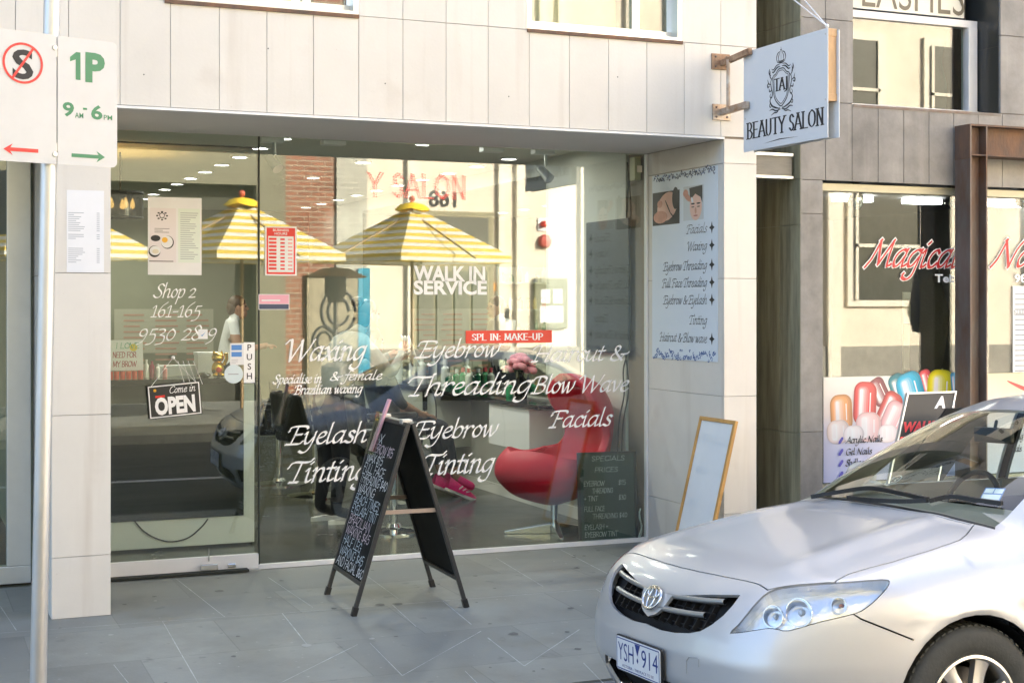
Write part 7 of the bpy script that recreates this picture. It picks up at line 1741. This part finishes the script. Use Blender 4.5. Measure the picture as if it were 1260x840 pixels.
# grille bars, surround edge
mb = MB()
zg = [cast(872, 742.5)[2], cast(855, 757.5)[2]]
for k, (yz, dep) in enumerate(((zg[0], .014), (zg[1], .012))):
    P = []
    for i in range(41):
        w = -.43+.86*i/40
        if abs(w) > (.43 if k == 0 else .385): continue
        z = yz+.010*(w/.3)**2-.006; f = root(np.array([[.85, w, z]]), np.array([[-1., 0, 0]]), 1.5)[0]
        P.append([(f[0]+dep-.012*sin(a), w, z+.0115*cos(a)) for a in np.linspace(-.3, pi+.3, 7)])
    mb.grid(P)
mb.build('grille_bar', pmat('grille_grey', (.40, .41, .42), .3, .7), car, smooth=60, local=True)
mb = MB()
for w in np.linspace(-.36, .36, 13):
    a = root(np.array([[.85, w, zg[0]+.06]]), np.array([[-1., 0, 0]]), 1.5)[0]; b = root(np.array([[.85, w, zg[1]-.06]]), np.array([[-1., 0, 0]]), 1.5)[0]
    mb.bar(a+np.array([.035, 0, 0]), b+np.array([.035, 0, 0]), .005, .03, up=(1, 0, 0))
for z in np.linspace(zg[1]-.05, zg[0]+.05, 6):
    P = [root(np.array([[.85, w, z]]), np.array([[-1., 0, 0]]), 1.5)[0]+np.array([.045, 0, 0]) for w in np.linspace(-.38, .38, 20)]; mb.tube(P, .003, 5)
mb.build('grille_mesh', blk, car, local=True)
# badge: three ovals
fc = cast(798, 734); e0 = root(np.array([[.85, 0, fc[2]]]), np.array([[-1., 0, 0]]), 1.5)[0]; nE = grad(e0[None])[0]
FE = Frame(e0+nE*.010, (0, -1, 0), np.cross(np.array([0, -1, 0]), -nE) if False else (nE[2]*1.0, 0, -nE[0]))
mb = MB()
def oval(cx, cy, rx, ry, t): mb.tube([FE.at(cx+rx*cos(a), cy+ry*sin(a), 0) for a in np.linspace(0, 2*pi, 33)[:-1]], t, 8, closed=True)
oval(0, 0, .066, .047, .0065); oval(0, -.002, .024, .043, .0055); oval(0, .021, .044, .021, .0055)
mb.build('badge', pmat('badge_chrome', (.75, .76, .77), .12, 1.), car, smooth=60, local=True)
# number plate
pc = root(np.array([[.85, 0, .44]]), np.array([[-1., 0, 0]]), 1.5)[0]
FPl = Frame(pc+np.array([-.022, .0, 0]), (0, -1, 0), (0, 0, 1))
mb = MB(); mb.poly(FPl, rr(-.186, .186, -.067, .067, .012), -.004, 0); pl = mb.build('number_plate', pmat('plate_white', (.74, .75, .76), .4), car, local=True)
pblue = pmat('plate_blue', (.015, .04, .22), .4); mb = MB()
for t, a in (('YSH', -.168), ('914', .035)): sans_text(mb, t, FPl, a, -.026, .072, width=.135, bold=-.005, n0=.001)
for q in ((-.181, .181, .059, .063), (-.181, .181, -.063, -.059), (-.181, -.178, -.059, .059), (.178, .181, -.059, .059)): mb.obox(FPl, *q, .0004, .001)
sans_text(mb, 'VICTORIA - THE PLACE TO BE', FPl, 0, -.052, .011, width=.27, n0=.001, align='c')
mb.poly(FPl, [(-.022, .058), (.024, .058), (.001, .012)], .0012); mb.poly(FPl, [(.001, .006), (-.006, -.006), (.001, -.018), (.008, -.006)], .0012); mb.build('lettering', pblue, pl, local=True)
mb = MB(); mb.poly(FPl, rr(-.192, .192, -.073, .073, .014), -.012, -.0045); mb.build('plate_holder', blk, pl, local=True)
# tow cover outline, bumper crease
mb = MB(); P = [cast(x, y, .0008) for x, y in ((845, 828), (845, 812), (848, 808), (858, 808.5), (860, 811), (860, 820))]; mb.tube([p for p in P if p is not None], .0022, 6); mb.build('tow_cover_seam', pmat('seam_grey', (.35, .36, .37), .5), car, local=True)
# wheels
tyre = pmat('tyre', (.045, .048, .047), .75, var=.25, vscale=20, bump=.15, bscale=90); alloy = pmat('alloy', (.60, .59, .57), .3, .85)
def wheel(a, sg):
    ax_ = (0, sg, 0); c = (a, sg*.775, .317)
    mb = MB(); mb.lathe([(.20, -.085), (.27, -.095), (.300, -.088), (.314, -.07), (.317, -.04), (.317, .04), (.314, .07), (.303, .086), (.29, .094), (.255, .098), (.225, .092), (.207, .082), (.20, .07), (.20, -.085)], c, 72, ax_)
    w = mb.build('wheel', tyre, car, smooth=30, local=True)
    mb = MB(); ex = np.array([1, 0, 0]); ez = np.array([0, 0, 1]); C = np.array(c)
    for k in range(64):
        t = 2*pi*k/64; d = ex*cos(t)+ez*sin(t)
        for y0, y1 in ((-.075, -.03), (.03, .078)): mb.bar(C+d*.3165+np.array([0, sg*y0, 0]), C+d*(.3165 if y1 < .05 else .3135)+np.array([0, sg*y1, 0]), .018, .007, up=d)
    mb.build('tread', tyre, w, local=True)
    mb = MB(); mb.lathe([(.208, .080), (.206, .090), (.196, .092), (.188, .082), (.184, .02), (.184, -.08)], c, 72, ax_)
    for k in range(7):
        t = 2*pi*k/7+.35; d = ex*cos(t)+ez*sin(t); e = -ex*sin(t)+ez*cos(t)
        P = []
        for r_, wd, dp in ((.03, .030, .086), (.09, .026, .082), (.15, .030, .078), (.197, .040, .080)):
            P.append([C+d*r_+e*wd*x+np.array([0, sg*(dp-dz), 0]) for x, dz in ((-1, .03), (-.9, .004), (-.3, 0), (.3, 0), (.9, .004), (1, .03))])
        mb.grid(P)
    mb.lathe([(.045, .06), (.045, .088), (.03, .094), (0, .095)], c, 32, ax_); mb.build('rim', alloy, w, smooth=40, local=True)
    mb = MB(); mb.lathe([(0, -.02), (.15, -.02), (.15, .0), (0, .0)], c, 40, ax_); mb.build('brake_disc', pmat('disc_steel', (.14, .13, .12), .4, .8), w, local=True)
    mb = MB(); P = [[(a+.352*cos(t), sg*y, .317+.352*sin(t)) for y in (.50, .70, .855)] for t in np.linspace(-.3, pi+.3, 24)]
    mb.grid(P); mb.add([(a+.352*cos(t), sg*.50, .317+.352*sin(t)) for t in np.linspace(0, 2*pi, 33)[:-1]], [tuple(range(32))]); mb.build('wheel_arch_liner', blk, car, local=True)
for a, _ in AX:
    for sg in (1, -1): wheel(a, sg)
# wipers
for P in ([(1000, 616), (1040, 609), (1074, 605), (1110, 611), (1143, 619)], [(1046, 617), (1075, 620), (1110, 621.5), (1143, 620.5)], [(1145, 621), (1172, 615.5), (1205, 620), (1234, 624)]):
    Q = [cast(x, y, .02) for x, y in P]; Q = [q for q in Q if q is not None]; mb = MB(); Q = cr(Q, 4)
    for A, B in zip(Q[:-1], Q[1:]): mb.bar(A, B, .022, .018)
    mb.build('wiper', blk, car, local=True)
# mirrors, stickers
for sg in (1, -1):
    mb = MB(); mb.ball((1.80, sg*.97, 1.03), (.055, .105, .068), 10); mb.bar((1.78, sg*.80, .985), (1.79, sg*.92, 1.0), .05, .03); mb.build('side_mirror', paint, car, smooth=60, local=True)
def on_glass(px, py, w, h, name, mats, fn):
    c = cast(px, py, -.004); n = grad(c[None])[0]; r = np.cross(np.array([0, 0, 1.]), n); r /= np.linalg.norm(r); F = Frame(c, r, np.cross(n, r)); mb = MB(); fn(mb, F, w, h); return mb.build(name, mats, car, local=True)
stb = pmat('sticker_blue', (.10, .22, .55), .4)
def st1(mb, F, w, h):
    mb.obox(F, -w, w, -h, h, .0, .001, 0); mb.obox(F, -w*.9, w*.9, -h*.85, -h*.05, .0012, .0016, 1); mb.obox(F, -w*.9, -w*.05, h*.15, h*.85, .0012, .0016, 1); mb.obox(F, w*.05, w*.9, h*.15, h*.85, .0012, .0016, 1)
on_glass(1221, 607, .042, .045, 'windshield_sticker', [stb, M['vinyl']], st1)
def st2(mb, F, w, h):
    n = 24; mb.add([F.at(r_*w*cos(2*pi*i/n), r_*h*sin(2*pi*i/n), .001) for i in range(n) for r_ in (1, .85)], [(2*i, 2*((i+1) % n), 2*((i+1) % n)+1, 2*i+1) for i in range(n)]); sans_text(mb, '15', F, 0, -h*.4, h*.85, n0=.0012, align='c')
on_glass(1099, 590, .035, .045, 'windshield_sticker', pmat('pale_sticker', (.62, .60, .52), .6), st2)
# cabin
trimg = pmat('cabin_grey', (.16, .155, .145), .8); dash = pmat('dash', (.26, .24, .20), .6)
mb = MB(); mb.grid([[(s, w, z) for w in np.linspace(-.70, .70, 9)] for s, z in ((1.25, .92), (1.45, .955), (1.68, .965), (1.80, .90), (1.82, .6))]); mb.build('dashboard', dash, car, smooth=40, local=True)
mb = MB(); mb.box(1.0, 3.9, -.70, .70, .24, .28); mb.build('cabin_floor', blk, car, local=True)
for w in (-.36, .36):
    mb = MB(); mb.box(2.05, 2.55, w-.25, w+.25, .42, .58); mb.grid([[(2.50+.07*i+.03*abs(j-4)/4*-1, w-.24+.06*j, .55+.13*i) for j in range(9)] for i in range(6)]); mb.grid([[(2.62+.07*i+.03*abs(j-4)/4*-1, w-.24+.06*j, .55+.13*i) for j in range(9)] for i in range(6)]); mb.box(2.84, 2.94, w-.12, w+.12, 1.20, 1.36); mb.build('seat', trimg, car, bevel=.02, local=True)
mb = MB(); mb.box(3.0, 3.5, -.62, .62, .42, .60); mb.box(3.45, 3.6, -.62, .62, .6, 1.05); mb.build('rear_seat', trimg, car, bevel=.03, local=True)
mb = MB(); cS = np.array([1.98, .36, .90]); u1 = np.array([0, 1, 0]); u2 = np.array([.35, 0, .94]); mb.tube([cS+.185*(u1*cos(a)+u2*sin(a)) for a in np.linspace(0, 2*pi, 33)[:-1]], .014, 8, closed=True); mb.bar(cS-u1*.18, cS+u1*.18, .03, .03); mb.bar(cS, np.array([1.8, .36, .86]), .05, .05); mb.build('steering_wheel', blk, car, smooth=50, local=True)
mb = MB(); c = (np.array([1.86, .05, 1.27])); mb.box(c[0]-.015, c[0]+.015, c[1]-.12, c[1]+.12, c[2]-.035, c[2]+.035); mb.bar(c, c+np.array([.02, 0, .07]), .015, .015); mb.build('rear_view_mirror', blk, car, bevel=.01, local=True)
bmc.free()
print('CAR PTS', [tuple(np.round(h, 2)) for h in HL[::3]], 'px', to_px(np.array([[wb_(.68), .68, .97], [wb_(-.68), -.68, .97], [1.99, .5, 1.36], [.93, -.87, .667], [0, 0, .44]])).round(0).tolist())
